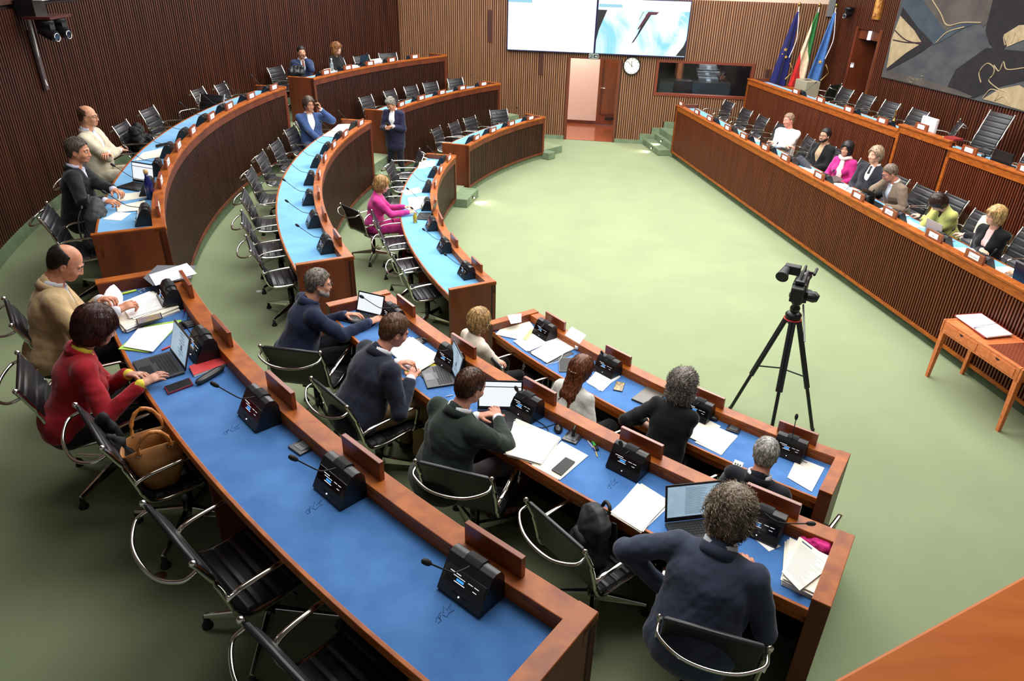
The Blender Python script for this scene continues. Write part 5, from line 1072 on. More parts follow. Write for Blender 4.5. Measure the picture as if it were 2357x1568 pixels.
patch([(2110, -20), (2290, -20), (2286, 40), (2262, 62), (2258, 56), (2210, 56), (2176, 72), (2150, 40)], TT, .004, 'taupe_field')
patch([(2085, -20), (2110, -20), (2176, 72), (2210, 54), (2256, 50), (2215, 66), (2165, 96), (2146, 104), (2110, 60), (2075, 20)], TB, .006, 'blue_band')
patch([(2078, 16), (2112, 62), (2148, 100), (2120, 120), (2085, 140), (2040, 164), (2044, 150), (2122, 100), (2106, 70), (2072, 36)], TK, .007, 'black_wedge')
patch([(2072, 36), (2104, 70), (2122, 99), (2085, 122), (2060, 142), (2041, 157), (2052, 90)], TC, .008, 'cream_triangle')
patch([(2290, -20), (2380, -20), (2380, 60), (2330, 80), (2300, 130), (2276, 100), (2268, 70)], TK, .006, 'black_figure')
patch([(2200, 160), (2270, 110), (2380, 120), (2380, 180), (2300, 200), (2240, 226), (2178, 205), (2190, 180)], TK, .005, 'black_shape')  # black woven shape of the tapestry design
patch([(2310, 80), (2345, 58), (2380, 56), (2380, 84), (2345, 96), (2318, 108)], TC, .009, 'cream_shape')
patch([(2300, 205), (2345, 196), (2380, 215), (2380, 262), (2332, 248), (2300, 238), (2262, 228)], TC, .009, 'cream_roots')
patch([(2042, 160), (2120, 182), (2200, 206), (2238, 222), (2230, 226), (2190, 216), (2120, 198), (2040, 178)], TT, .0055, 'grey_border')
for q in ([(2140, -10), (2165, 30), (2180, 58), (2215, 52), (2258, 52)], [(2155, 98), (2180, 74), (2220, 62)], [(2060, 70), (2085, 92), (2120, 102)], [(2056, 92), (2090, 98), (2122, 98)]): tl(q, .012, TC if q[0][0] > 2100 else TP)
for q in ([(2258, 190), (2254, 166), (2272, 146), (2288, 156), (2286, 172), (2276, 186), (2300, 206), (2318, 214), (2330, 248)], [(2288, 150), (2300, 164), (2310, 142), (2318, 160), (2357, 156)], [(2262, 226), (2280, 206), (2300, 214), (2290, 232), (2310, 222), (2322, 240)], [(2310, 84), (2314, 104), (2322, 80), (2328, 100), (2338, 76), (2344, 94)]): tl(q, .010, TC)
# artist's mark
tl([(2088, 184), (2096, 176), (2092, 186), (2100, 190)], .004, TC, nm='woven_signature'); tl([(2100, 180), (2104, 184), (2108, 180), (2112, 185), (2116, 181)], .004, TC, nm='woven_signature'); tl([(2119, 175), (2124, 176), (2119, 184)], .004, TC, nm='woven_signature')
# ---------------------------------------------------------------- pit: tripod camera, table, step lights
tb = at(1774, 985, 0)
c0 = Vector((2.82, 6.36, 0)); r = rooted('tripod', tuple(c0), 'black two-stage camera tripod standing on the green floor', 'tripod')
feet = [at(1680, 942, 0), at(1772, 1008, 0), at(1870, 992, 0)]; top = Vector((c0.x, c0.y, 1.12))
for f in feet:
    d = (f-top); m = MB(); s_ = Vector((-d.y, d.x, 0)).normalized(); st_ = top+d.normalized()*.03+Vector((d.x, d.y, 0)).normalized()*.06
    for g in (-.016, .016): m.tube([st_+s_*g, st_.lerp(f, .6)+s_*g], .019, 8)
    l = child(m, 'leg', mat('tripod_black', (26, 27, 30), .35), r); m = MB(); m.tube([st_.lerp(f, .5), st_.lerp(f, .98)], .018, 8); m.ball(tuple(f+Vector((0, 0, .018))), .02, 8); m.v = [tuple(Vector(v)-r.location) for v in m.v]; m.build('leg_extension', BLK, l)
    m = MB(); m.tube([Vector((c0.x, c0.y, .52)), st_.lerp(f, .5)], .008, 6); child(m, 'spreader', BLKM, r)
m = MB(); m.lathe([(0, 1.05), (.05, 1.05), (.075, 1.10), (.08, 1.15), (.05, 1.18), (0, 1.18)], (c0.x, c0.y, 0), 18); child(m, 'bowl', BLK, r)
m = MB(); m.tube([Vector((c0.x+.083*cos(t), c0.y+.083*sin(t), 1.10)) for t in np.linspace(0, 2*pi, 20, False)], .007, 6, closed=True); child(m, 'red_ring', mat('red_plastic', (190, 30, 36), .4), r)
m = MB(); m.lathe([(0, 1.18), (.045, 1.18), (.05, 1.22), (.035, 1.25), (.055, 1.28), (.05, 1.34), (0, 1.34)], (c0.x, c0.y, 0), 16); m.box((c0.x, c0.y, 1.33), (.12, .16, .05)); child(m, 'fluid_head', BLK, r, .005)
m = MB(); m.tube([Vector((c0.x+.05, c0.y-.05, 1.28)), Vector((c0.x-.02, c0.y-.42, 1.06))], .009, 8); child(m, 'pan_handle', mat('pan_metal', (120, 120, 124), .3, 1.), r)
r = rooted('video_camera', (c0.x, c0.y, 1.355), 'black shoulder video camera mounted on the tripod', 'camera'); Rz = Euler((0, 0, RAD(-28))).to_matrix(); C_ = Vector((c0.x, c0.y, 1.355))
def cbx(m, c, d, mi=0): m.box(tuple(C_+Rz @ Vector(c)), d, mi, rot=Rz)
m = MB(); cbx(m, (0, 0, .09), (.13, .26, .16)); cbx(m, (0, -.05, .19), (.09, .22, .04)); child(m, 'camera_body', BLK, r, .012)
m = MB(); cbx(m, (0, -.18, .085), (.115, .11, .15)); bt = child(m, 'battery', BLKM, r, .012); m = MB(); cbx(m, (0, -.236, .09), (.05, .003, .05)); cbx(m, (0, -.236, .13), (.05, .003, .008)); child(m, 'white_marking', WHT, bt)
m = MB(); m.tube([C_+Rz @ Vector(p) for p in ((0, .12, .09), (0, .2, .09), (0, .3, .09), (0, .34, .09))], [.045, .05, .055, .065], 16); child(m, 'lens', BLK, r)
m = MB(); m.tube([C_+Rz @ Vector(p) for p in ((-.0, -.1, .2), (0, -.08, .26), (0, .12, .27), (0, .16, .2))], .012, 8); child(m, 'carry_handle', BLKM, r)
m = MB(); cbx(m, (-.11, .05, .235), (.15, .09, .09)); m.tube([C_+Rz @ Vector(p) for p in ((-.16, .03, .235), (-.17, -.05, .225), (-.175, -.12, .20))], [.042, .045, .062], 14); child(m, 'viewfinder', BLKM, r, .008)
m = MB(); m.tube([C_+Rz @ Vector(p) for p in ((.1, .18, .24), (.1, -.02, .25))], .014, 8); cbx(m, (.07, .06, .235), (.06, .02, .02)); child(m, 'shotgun_microphone', BLKM, r)
m = MB(); m.tube([C_+Rz @ Vector(p) for p in ((.09, -.06, .04), (.15, -.06, .04), (.19, -.06, .03))], [.05, .058, .035], 14); cbx(m, (.08, 0, .03), (.06, .1, .07)); child(m, 'lens_grip', BLK, r)
# writing table
TW = mat('table_wood', (190, 98, 50), .35, c2=(214, 122, 68), scale=(4, 30, 30), detail=5, coat=.2)
tA, tB = at(2134, 866, 0), at(2297, 992, 0); du = (tB-tA).normalized(); dv = Vector((-du.y, du.x, 0)); L_ = (tB-tA).length; tC = tA+dv*.44
r = rooted('writing_table', tuple(tA), 'reddish wooden table with drawers and a glass top at the right', 'table')
def tpnt(a, b, z): return tA+du*a+dv*b+Vector((0, 0, z))
def tslab(m, a0, a1, b0, b1, z0, z1, mi=0): m.hexa([tpnt(a0, b0, z0), tpnt(a1, b0, z0), tpnt(a1, b1, z0), tpnt(a0, b1, z0)], [tpnt(a0, b0, z1), tpnt(a1, b0, z1), tpnt(a1, b1, z1), tpnt(a0, b1, z1)], mi)
for (a, b) in ((0, 0), (L_, 0), (0, .46), (L_, .46)):
    m = MB(); w0, w1 = .018, .03; m.hexa([tpnt(a-w0, b-w0, 0), tpnt(a+w0, b-w0, 0), tpnt(a+w0, b+w0, 0), tpnt(a-w0, b+w0, 0)], [tpnt(a+.02-w1 if a < .5 else a-.02-w1, b-w1, .70), tpnt(a+.02+w1 if a < .5 else a-.02+w1, b-w1, .70), tpnt(a+.02+w1 if a < .5 else a-.02+w1, b+w1, .70), tpnt(a+.02-w1 if a < .5 else a-.02-w1, b+w1, .70)]); child(m, 'leg', TW, r)
m = MB(); tslab(m, 0, L_, -.03, .0, .60, .75); tslab(m, 0, L_, .46, .49, .60, .75); tslab(m, -.02, .02, -.03, .49, .60, .75); tslab(m, L_-.02, L_+.02, -.03, .49, .60, .75); child(m, 'apron', TW, r, .003)
m = MB(); tslab(m, -.01, L_+.01, -.02, .48, .735, .745); child(m, 'table_top', TW, r); m = MB(); tslab(m, .6, L_, .02, .46, .746, .750); child(m, 'glass_plate', mat('table_glass', (120, 60, 40), .05, spec=.8), r)
for (a0, a1) in ((.06, L_/2-.03), (L_/2+.03, L_-.06)):
    m = MB(); tslab(m, a0, a1, -.036, -.03, .625, .72); d_ = child(m, 'drawer', TW, r, .002); m = MB(); ac_ = (a0+a1)/2; m.add([tpnt(ac_+.028*cos(t), -.0375, .71-.022*sin(t)) for t in np.linspace(0, pi, 9)], [tuple(range(9))]); m.v = [tuple(Vector(v)-r.location) for v in m.v]; m.build('finger_pull', DARKW, d_)
r = rooted('register_book', tuple(tpnt(.3, .2, .75)), 'open register book with blank white pages on the wooden table', 'book')
bk = [at(2200, 728, .77), at(2258, 724, .77), at(2330, 772, .77), at(2273, 778, .77)]
m = MB(); b4 = [at(2196, 727, .752), at(2258, 722, .752), at(2330, 770, .752), at(2266, 780, .752)]; m.hexa(b4, [p+Vector((0, 0, .014)) for p in b4]); child(m, 'red_cover', mat('book_red', (130, 34, 30), .5), r)
m = MB(); m.hexa([p-Vector((0, 0, .004)) for p in bk], [p+Vector((0, 0, .012)) for p in bk]); child(m, 'pages', PAPER, r)
m = MB(); a_ = bk[0].lerp(bk[3], .55); b_ = bk[1].lerp(bk[2], .5); m.tube([a_+Vector((0, 0, .014)), b_+Vector((0, 0, .014))], .003, 4); child(m, 'fold', mat('fold_grey', (150, 150, 160), .7), r)
r = rooted('pen', tuple(at(2255, 754, .79)), 'blue pen lying on the open register book', 'pen', 'pens'); m = MB(); m.tube([at(2244, 755, .785), at(2266, 752, .785)], .006, 6); child(m, 'barrel', mat('pen_white', (220, 222, 230), .4), r); m = MB(); m.tube([at(2243, 755, .785), at(2250, 754, .785)], .007, 6); child(m, 'cap', mat('pen_blue', (40, 60, 140), .4), r)
def steplight(p, d, label):
    r = rooted('step_light', tuple(p), label, 'lamp', 'small lamps in the carpeted steps'); m = MB(); m.tube([p-d*.02, p+d*.012], [.026, .026], 10); child(m, 'housing', BLK, r); m = MB(); m.ball(tuple(p+d*.012-Vector((0, 0, .012))), .015, 8); child(m, 'bulb', mat('lamp_glow', (255, 235, 200), .4, emit=28), r)
    l = bpy.data.lights.new('step_light_beam', 'SPOT'); l.energy = 9; l.color = (1, .9, .74); l.spot_size = RAD(110); l.spot_blend = .8; l.shadow_soft_size = .02; o = bpy.data.objects.new('step_light_beam', l); o.location = p+d*.035-Vector((0, 0, .015)); o.rotation_euler = (Vector((d.x, d.y, -.9))).to_track_quat('-Z', 'Y').to_euler(); COL.objects.link(o); o.parent = r; o.matrix_parent_inverse = Matrix.Translation(-Vector(r.location))
qq = P(1, -.235, 167.3, .10); steplight(qq, (Vector((OC[1][0], OC[1][1], .1))-qq).normalized(), 'small bright lamp in the step by the front-row desks')
steplight(Q(-.62, -.295, .09), -DM, 'small bright lamp in the lowest dais step'); steplight(Q(-.75, -.015, .24), -DM, 'small bright lamp in the second dais step')
# gallery railing close to the camera
r = rooted('gallery_railing', (.9, .8, 2.6), 'blurred orange wooden gallery rail at the lower right corner', 'railing')
a_, b_ = at(1900, 1575, 3.25), at(2400, 1300, 3.25); d_ = (b_-a_).normalized(); n_ = Vector((d_.y, -d_.x, 0)); a_ = a_-d_*.25; b_ = b_+d_*.8
m = MB(); m.hexa([a_-Vector((0, 0, .06)), b_-Vector((0, 0, .06)), b_+n_*.3-Vector((0, 0, .06)), a_+n_*.3-Vector((0, 0, .06))], [a_, b_, b_+n_*.3, a_+n_*.3]); child(m, 'handrail', mat('railing_wood', (200, 98, 16), .5, c2=(216, 116, 28), scale=(3, 20, 20), spec=.25), r, .006)
m = MB(); m.hexa([a_+n_*.03-Vector((0, 0, .65)), b_+n_*.03-Vector((0, 0, .65)), b_+n_*.06-Vector((0, 0, .65)), a_+n_*.06-Vector((0, 0, .65))], [a_+n_*.03-Vector((0, 0, .06)), b_+n_*.03-Vector((0, 0, .06)), b_+n_*.06-Vector((0, 0, .06)), a_+n_*.06-Vector((0, 0, .06))]); child(m, 'railing_panel', WOODD, r)
#@@P6
# ---------------------------------------------------------------- things on the desks
def quadz(pts, z): return [at(x, y, z) for x, y in pts]
def papers(pts, z, label, n=1, th=.0015, mt=None, group=None, lines=0, header=False, name='paper_sheets', seed=0, cat='paper', linecol=None):
    """a pile of n slightly fanned sheets; pts: outline corners in order"""
    q = quadz(pts, z); c = sum(q, Vector())/len(q); r = rooted(name, tuple(c), label, cat, group); rr = random.Random(seed)
    for i in range(n):
        a = RAD(rr.uniform(-5, 5))*(i < n-1)*(n > 1); R_ = Matrix.Rotation(a, 3, 'Z'); o = Vector((rr.uniform(-.008, .008), rr.uniform(-.008, .008), i*(th+.0012)))*(1 if i < n-1 else 1)
        if i == n-1: o.x = o.y = 0
        m = MB(); b = [c+R_ @ (p-c)+o for p in q]; k = len(b)
        m.add(b+[p+Vector((0, 0, th)) for p in b], [tuple(range(k))[::-1], tuple(range(k, 2*k))]+[(j, (j+1) % k, k+(j+1) % k, k+j) for j in range(k)]); child(m, 'sheet', mt or (PAPER if i % 2 == 0 or n < 2 else CREAM), r)
    zt = (n-1)*(th+.0012)+th+.0006
    if lines and len(q) == 4:
        m = MB()
        def bl(u, v): return (q[0].lerp(q[1], u)).lerp(q[3].lerp(q[2], u), v)+Vector((0, 0, zt))
        for i in range(lines):
            v = .14+.76*i/lines; L = .5+.38*rr.random(); m.quad(bl(.09, v), bl(.09+L, v), bl(.09+L, v+.009), bl(.09, v+.009), 0)
        if header: m.quad(bl(.1, .05), bl(.4, .05), bl(.4, .085), bl(.1, .085), 1)
        child(m, 'printed_text', [mat('print_grey', linecol or (176, 178, 182), .7), mat('print_blue', (60, 72, 104), .7)], r)
    return r
def phone(pts, z, label, screen=None, case=(24, 24, 26), name='mobile_phone', th=.009):
    q = quadz(pts, z); c = sum(q, Vector())/4; r = rooted(name, tuple(c), label, 'phone', 'mobile phones on the desks')
    m = MB(); m.hexa(q, [p+Vector((0, 0, th)) for p in q]); child(m, 'case', mat('phone_case_%d_%d_%d' % case, case, .3), r, .002)
    m = MB(); s = [c+(p-c)*.92+Vector((0, 0, th+.0006)) for p in q]; m.hexa([p-Vector((0, 0, .002)) for p in s], s); child(m, 'screen', screen or mat('phone_glass', (20, 21, 23), .4, spec=.2), r); return r
LGREY = mat('laptop_grey', (52, 53, 56), .45); KEYS = mat('laptop_keys', (16, 16, 18), .5)
LWH = mat('laptop_white', (245, 250, 255), .4, emit=1.0); LBL = mat('laptop_pale', (196, 226, 244), .4, emit=.65, c2=(176, 206, 232), scale=(14, 14, 14)); LDK = mat('laptop_doc', (120, 140, 165), .4, emit=.3)
def laptop(pL, pR, z, label, openang=110, w=.31, d=.215, scr='white', col=None, closed=False, keys=True, flip=False, name='laptop', lines=0, backonly=False):
    """pL,pR: pixels of the hinge ends as the user sees them"""
    A_, B_ = at(pL[0], pL[1], z), at(pR[0], pR[1], z); x = (B_-A_).normalized(); y = Vector((-x.y, x.x, 0)); c = (A_+B_)/2
    r = rooted(name, tuple(c), label, 'laptop', 'laptops on the desks'); BM = col or LGREY
    def pt(a, b, h): return c+x*a-y*b+Vector((0, 0, h))     # b towards the user
    m = MB(); m.hexa([pt(-w/2, d, .002), pt(w/2, d, .002), pt(w/2, 0, .002), pt(-w/2, 0, .002)], [pt(-w/2, d, .012), pt(w/2, d, .012), pt(w/2, 0, .016), pt(-w/2, 0, .016)]); child(m, 'base', BM, r, .003)
    if closed:
        m = MB(); m.hexa([pt(-w/2, d, .014), pt(w/2, d, .014), pt(w/2, 0, .018), pt(-w/2, 0, .018)], [pt(-w/2, d, .02), pt(w/2, d, .02), pt(w/2, 0, .024), pt(-w/2, 0, .024)]); child(m, 'lid', BM, r, .003); return r
    if keys:
        m = MB(); kw = w*.86/14
        for row in range(6):
            for k_ in range(14):
                if row == 5 and 4 <= k_ <= 8: continue
                a0 = -w*.43+k_*kw; b0 = .022+row*.0175; h = .0165-.004*b0/d
                m.hexa([pt(a0, b0+.0145, h-.001), pt(a0+kw*.84, b0+.0145, h-.001), pt(a0+kw*.84, b0, h-.001), pt(a0, b0, h-.001)], [pt(a0+.001, b0+.0135, h+.0012), pt(a0+kw*.84-.001, b0+.0135, h+.0012), pt(a0+kw*.84-.001, b0+.001, h+.0012), pt(a0+.001, b0+.001, h+.0012)])
        child(m, 'keyboard', KEYS, r)
        m = MB(); m.hexa([pt(-.05, d-.012, .0125), pt(.05, d-.012, .0125), pt(.05, .14, .0135), pt(-.05, .14, .0135)], [pt(-.05, d-.012, .0133), pt(.05, d-.012, .0133), pt(.05, .14, .0143), pt(-.05, .14, .0143)]); child(m, 'touchpad', mat('touchpad', (40, 41, 44), .3), r)
    an = RAD(openang); sd = lambda a, s, t: pt(a, cos(an)*s, .016+sin(an)*s)+(y*(sin(an)) + Vector((0, 0, cos(an))))*t*1.
    H = d*.98; m = MB(); m.hexa([sd(-w/2, 0, 0), sd(w/2, 0, 0), sd(w/2, 0, .006), sd(-w/2, 0, .006)], [sd(-w/2, H, 0), sd(w/2, H, 0), sd(w/2, H, .006), sd(-w/2, H, .006)]); lid = child(m, 'lid', BM if backonly else mat('laptop_bezel', (18, 18, 20), .35), r, .002)
    if not backonly:
        m = MB(); e = -.0012; b_ = .012; m.quad(sd(-w/2+b_, .02, e), sd(w/2-b_, .02, e), sd(w/2-b_, H-b_, e), sd(-w/2+b_, H-b_, e), 0); e = -.002
        if scr == 'doc':
            for i in range(26):
                s_ = H-.025-i*.0062; L = .09+.05*((i*7) % 5)/5; m.quad(sd(-.05, s_, e), sd(-.05+L, s_, e), sd(-.05+L, s_+.0018, e), sd(-.05, s_+.0018, e), 1)
        if scr in ('doc', 'white', 'mail'): m.quad(sd(-w/2+b_, .02, e), sd(w/2-b_, .02, e), sd(w/2-b_, .028, e), sd(-w/2+b_, .028, e), 2)
        if scr == 'white': m.quad(sd(-w/2+b_, H-.048, e), sd(w/2-b_, H-.048, e), sd(w/2-b_, H-.042, e), sd(-w/2+b_, H-.042, e), 2)
        if scr == 'mail':
            for i in range(9): m.quad(sd(-.02+.02*(i % 3), H-.03-i*.016, e), sd(.05+.015*(i % 4), H-.03-i*.016, e), sd(.05+.015*(i % 4), H-.026-i*.016, e), sd(-.02+.02*(i % 3), H-.026-i*.016, e), 1)
            m.quad(sd(.03, .09, e), sd(.06, .09, e), sd(.06, .12, e), sd(.03, .12, e), 1)
        m.v = [tuple(Vector(v)-r.location) for v in m.v]; m.build('screen', [LBL if scr in ('doc', 'mail') else LWH, LDK, mat('taskbar', (30, 34, 48), .4)], lid)
    return r
def stick(p0, p1, z, label, col, rad=.0045, name='pen', cap=None, cat='pen', group='pens and markers on the desks'):
    a, b = at(p0[0], p0[1], z+rad), at(p1[0], p1[1], z+rad); r = rooted(name, tuple((a+b)/2), label, cat, group)
    m = MB(); m.tube([a, a.lerp(b, .06), a.lerp(b, .94), b], [rad*.5, rad, rad, rad*.6], 7); child(m, 'barrel', mat('pen_%d_%d_%d' % col, col, .35), r)
    if cap: m = MB(); m.tube([a.lerp(b, .66), a.lerp(b, 1.0)], rad*1.15, 7); child(m, 'cap', mat('pen_%d_%d_%d' % cap, cap, .35), r)
    return r
z1, z2, z3 = ZD[1]+.001, ZD[2]+.001, ZD[3]+.001
# nearest desk
papers([(330, 640), (362, 611), (452, 612), (440, 640), (352, 658)], ZR[3]+.013, 'grey folder under the highlighted sheet on the desk end rail', mt=mat('folder_grey', (96, 98, 106), .5), name='folder', cat='folder')
papers([(430, 606), (453, 630), (358, 658), (343, 633)], ZR[3]+.018, 'white sheet with yellow highlighting on the end rail beside the tan jacket man', lines=16, name='highlighted_sheet')
stick((279, 677), (314, 668), z3, 'lime highlighter in front of the tan jacket man', (206, 226, 60), .008, 'highlighter')
papers([(262, 733), (384, 676), (414, 716), (290, 767)], z3, 'thick pile of papers under the phone of the tan jacket man', n=8, th=.003, seed=1, lines=12)
papers([(275, 700), (345, 672), (392, 704), (300, 735)], z3+.036, 'loose white sheets spread on the pile before the tan jacket man', n=3, seed=2, lines=14)
phone([(313, 737), (371, 722), (375, 734), (317, 750)], z3+.038, 'black phone with colourful screen lying on the paper pile', mat('phone_colour', (196, 176, 210), .2, c2=(240, 210, 120), scale=(30, 30, 30), emit=.5))
r = rooted('held_pages', at(255, 690, z3+.1), 'curled white pages held up by the man in tan jacket', 'paper'); m = MB(); g = []
for j in range(9):
    t = j/8; a_ = at(232, 700, z3+.09).lerp(at(268, 722, z3+.03), t); b_ = at(262, 655, z3+.16).lerp(at(280, 700, z3+.04), t); 
    for i in range(5): s_ = i/4; m.v.append(tuple(a_.lerp(b_, s_)+Vector((.03*sin(t*pi), 0, .03*sin(s_*pi)*(1-t)))))
for j in range(8):
    for i in range(4): a = j*5+i; m.f.append((a, a+1, a+6, a+5)); m.m.append(0); m.sm.append(True)
o_ = child(m, 'sheet', PAPER, r); so = o_.modifiers.new('solid', 'SOLIDIFY'); so.thickness = .002
stick((421, 731), (425, 710), z3, 'red-capped ballpoint pen beside the first microphone unit', (70, 80, 170), .004, cap=(200, 30, 50)); stick((431, 735), (434, 712), z3, 'dark ballpoint pen, middle of three beside the microphone unit', (60, 70, 110), .004, cap=(20, 20, 40)); stick((439, 734), (441, 710), z3, 'blue ballpoint pen, rightmost of three beside the microphone unit', (170, 176, 190), .004, cap=(40, 50, 170))
stick((383, 676), (396, 668), z3, 'pale blue marker near the first microphone unit of the nearest desk', (110, 190, 230), .007, 'highlighter')
r = rooted('folding_glasses', at(326, 668, z3), 'thin wire reading glasses lying by the desk end', 'glasses'); m = MB()
for q_ in (at(322, 672, z3+.004), at(331, 666, z3+.004)): m.tube([q_+Vector((.018*cos(t), .018*sin(t), 0)) for t in np.linspace(0, 2*pi, 12, False)], .0015, 4, closed=True)
m.tube([at(322, 668, z3+.004), at(358, 655, z3+.008)], .0015, 4); child(m, 'wire_frame', CHR, r)
def socket(px, py, z, a, label, plug=False):
    c = at(px, py, z); r = rooted('desk_power_socket', tuple(c), label, 'socket', 'power sockets set into the desks'); R_ = Euler((0, 0, RAD(a))).to_matrix(); m = MB(); m.box(tuple(c+Vector((0, 0, .005))), (.135, .105, .012), rot=R_); child(m, 'frame', mat('socket_frame', (44, 44, 48), .25), r, .003)
    m = MB(); m.box(tuple(c+Vector((0, 0, .011))), (.09, .066, .004), rot=R_); f_ = child(m, 'socket_plate', mat('socket_plate', (104, 106, 110), .4, .5), r)
    m = MB()
    for i in range(2):
        for j in range(3): m.box(tuple(c+R_ @ Vector((-.02+.04*i, -.012+.012*j, .0135))), (.005, .005, .001), rot=R_)
    m.v = [tuple(Vector(v)-r.location) for v in m.v]; m.build('socket_holes', BLKM, f_)
    if plug: m = MB(); m.tube([c+Vector((0, 0, .012)), c+Vector((0, 0, .05)), c+Vector((.01, .02, .075)), c+Vector((.04, .10, .03))], [.013, .012, .006, .003], 8); child(m, 'plug', BLK, r)
socket(440, 746, z3, 40, 'dark square power socket behind the red jacket woman laptop'); socket(703, 1027, z3, 50, 'square power socket in the nearest desk beside a microphone head')
papers([(278, 806), (333, 752), (418, 738), (398, 764), (350, 812)], z3, 'lime green folder under handwritten sheets beside the open laptop', n=3, mt=mat('folder_lime', (166, 204, 84), .6), name='folder', cat='folder', seed=4)
papers([(284, 798), (318, 756), (412, 742), (352, 810)], z3+.012, 'handwritten white sheet lying on the lime green folder', lines=22, name='handwritten_sheet')
stick((372, 806), (401, 793), z3, 'red marker half under the lime green folder', (206, 40, 40), .006, 'marker')
laptop((391.7, 813), (427, 861), z3, 'open grey laptop the woman in red is typing on', 108, scr='mail')
stick((448, 833), (470, 817), z3, 'yellow highlighter with black cap beside the red notebook', (30, 30, 30), .008, 'highlighter', cap=(226, 226, 40)); stick((466, 829), (488, 819), z3, 'thin white pen beside the yellow highlighter', (226, 222, 215), .004)
r = rooted('notebook', at(482, 842, z3), 'red notebook right of the open laptop', 'notebook'); q = quadz([(436, 848), (512, 814.5), (528, 839), (447, 868.5)], z3); m = MB(); m.hexa([q[3], q[2], q[1], q[0]], [p+Vector((0, 0, .012)) for p in (q[3], q[2], q[1], q[0])]); child(m, 'pages', CREAM, r); m = MB(); m.hexa([p+Vector((0, 0, .012)) for p in (q[3], q[2], q[1], q[0])], [p+Vector((0, 0, .014)) for p in (q[3], q[2], q[1], q[0])]); child(m, 'cover', mat('notebook_red', (208, 62, 66), .5), r)
def case(p0, p1, z, label, rad=.026): a, b = at(p0[0], p0[1], z+rad*.8), at(p1[0], p1[1], z+rad*.8); r = rooted('glasses_case', tuple((a+b)/2), label, 'case', 'spectacle cases'); m = MB(); m.tube([a, a.lerp(b, .08), a.lerp(b, .3), a.lerp(b, .7), a.lerp(b, .92), b], [rad*.4, rad*.85, rad, rad, rad*.85, rad*.4], 12, flat=.75); child(m, 'shell', mat('case_black', (34, 36, 36), .35), r); return r
case((452, 882), (514, 845), z3, 'black spectacle case beside the red-cased phone')
phone([(378.5, 893.6), (437, 873), (446, 887.7), (387.3, 909.7)], z3, 'phone in a dark red case lying at the desk edge', case=(120, 20, 36), th=.012)
def bird(px, py, k, s, ang, label_parent):
    c = at(px, py, ZD[k]+.0015); R_ = Matrix.Rotation(RAD(ang), 3, 'Z'); m = MB()
    for L in ([(-.5, -.2), (-.3, .1), (-.1, 0), (.0, .5), (.1, .1), (.5, .55), (.3, .1), (.55, .0), (.2, -.1), (.0, -.35), (-.2, -.1)], [(-.7, -.5), (-.55, -.15), (-.4, -.3), (-.3, -.05)], [(-.6, -.6), (-.35, -.5), (-.45, -.25)]):
        m.tube([c+R_ @ Vector((x*s, y*s, 0)) for x, y in L], .0012, 3, flat=.3)
    o = m; par = label_parent; o.v = [tuple(Vector(v)-par.location) for v in o.v]; o.build('etched_eagle_emblem', mat('felt_mark', (28, 60, 108), .9), par)
DESKS = {round(o.location.z, 2): o for o in bpy.data.objects if o.name.startswith('curved_desk')}
def deskof(k, a0): 
    best = min([o for o in bpy.data.objects if o.name.startswith('curved_desk') and o.parent is None], key=lambda o: (Vector(o.location)-P(k, .3, a0, TF[k])).length); return best
for (px, py, k, aa) in ((535, 988, 3, 222.6), (725, 1166, 3, 222.6), (1025, 1410, 3, 222.6), (1410, 1113, 2, 225)): bird(px, py, k, .065, 20, deskof(k, aa))
# near middle-row desk
laptop((822, 721), (876, 734), z2, 'white-screened tablet with black keyboard under the navy jacket man hands', 112, w=.27, d=.19, scr='plain', col=BLK)
socket(972, 784, z2, 45, 'black power socket beyond the big white stack of the writing man')
papers([(896, 812), (943, 780), (1018, 826), (952, 863)], z2+.006, 'big white stack of sheets before the writing man', n=5, th=.003, seed=5)
for i, (c_, lb) in enumerate((((230, 220, 70), 'yellow'), ((210, 60, 40), 'red'), ((220, 190, 140), 'buff'))): papers([(930+4*i, 856+2*i), (1000+4*i, 818+2*i), (1026-3*i, 830+i), (958-2*i, 868-i)], z2-.0005+.0018*(2-i), '%s folder poking out below the white stack of the writing man' % lb, mt=mat('folder_'+lb, c_, .6), name='folder', cat='folder')
laptop((1031, 844), (1049, 884), z2, 'dark laptop between the writing man and the green jacket man', 105, scr='mail', col=BLK, w=.3)
stick((1026, 913), (1044, 909), z2, 'silver pen beside the green jacket man head', (190, 194, 204), .004)
phone([(966, 862), (980, 854), (986, 862), (972, 871)], z2, 'small dark phone under the writing man right hand')
laptop((1112, 948), (1189, 950), z2, 'black laptop with bright white page before the green jacket man', 108, scr='white', col=BLK)
papers([(1188, 968), (1290, 1012), (1244, 1073), (1163, 1049)], z2, 'fanned papers with pencil notes beside the green jacket man elbow', n=6, th=.002, seed=6, lines=5)
papers([(1293, 1017), (1354, 1050), (1289, 1106), (1225, 1073)], z2, 'cream sheets under the black phone on the middle desk', n=2, mt=CREAM, seed=7)
phone([(1302, 1054), (1324, 1065), (1292, 1096), (1269, 1083)], z2+.006, 'black phone lying on cream sheets')
c = at(1284.6, 990.7, z2); r = rooted('computer_mouse', tuple(c), 'black and gold computer mouse beside the cables', 'mouse', 'computer mice'); m = MB(); m.ball(tuple(c+Vector((0, 0, .012))), .032, 12, sc=(.95, 1.5, .7)); child(m, 'shell', BLK, r); m = MB(); m.ball(tuple(c+Vector((0, .008, .018))), .02, 10, sc=(.7, 1.4, .85)); child(m, 'gold_back', mat('mouse_gold', (150, 130, 90), .25, .8), r)
socket(1319, 1007, z2, 60, 'power socket with a black plug, right of the mouse', True)
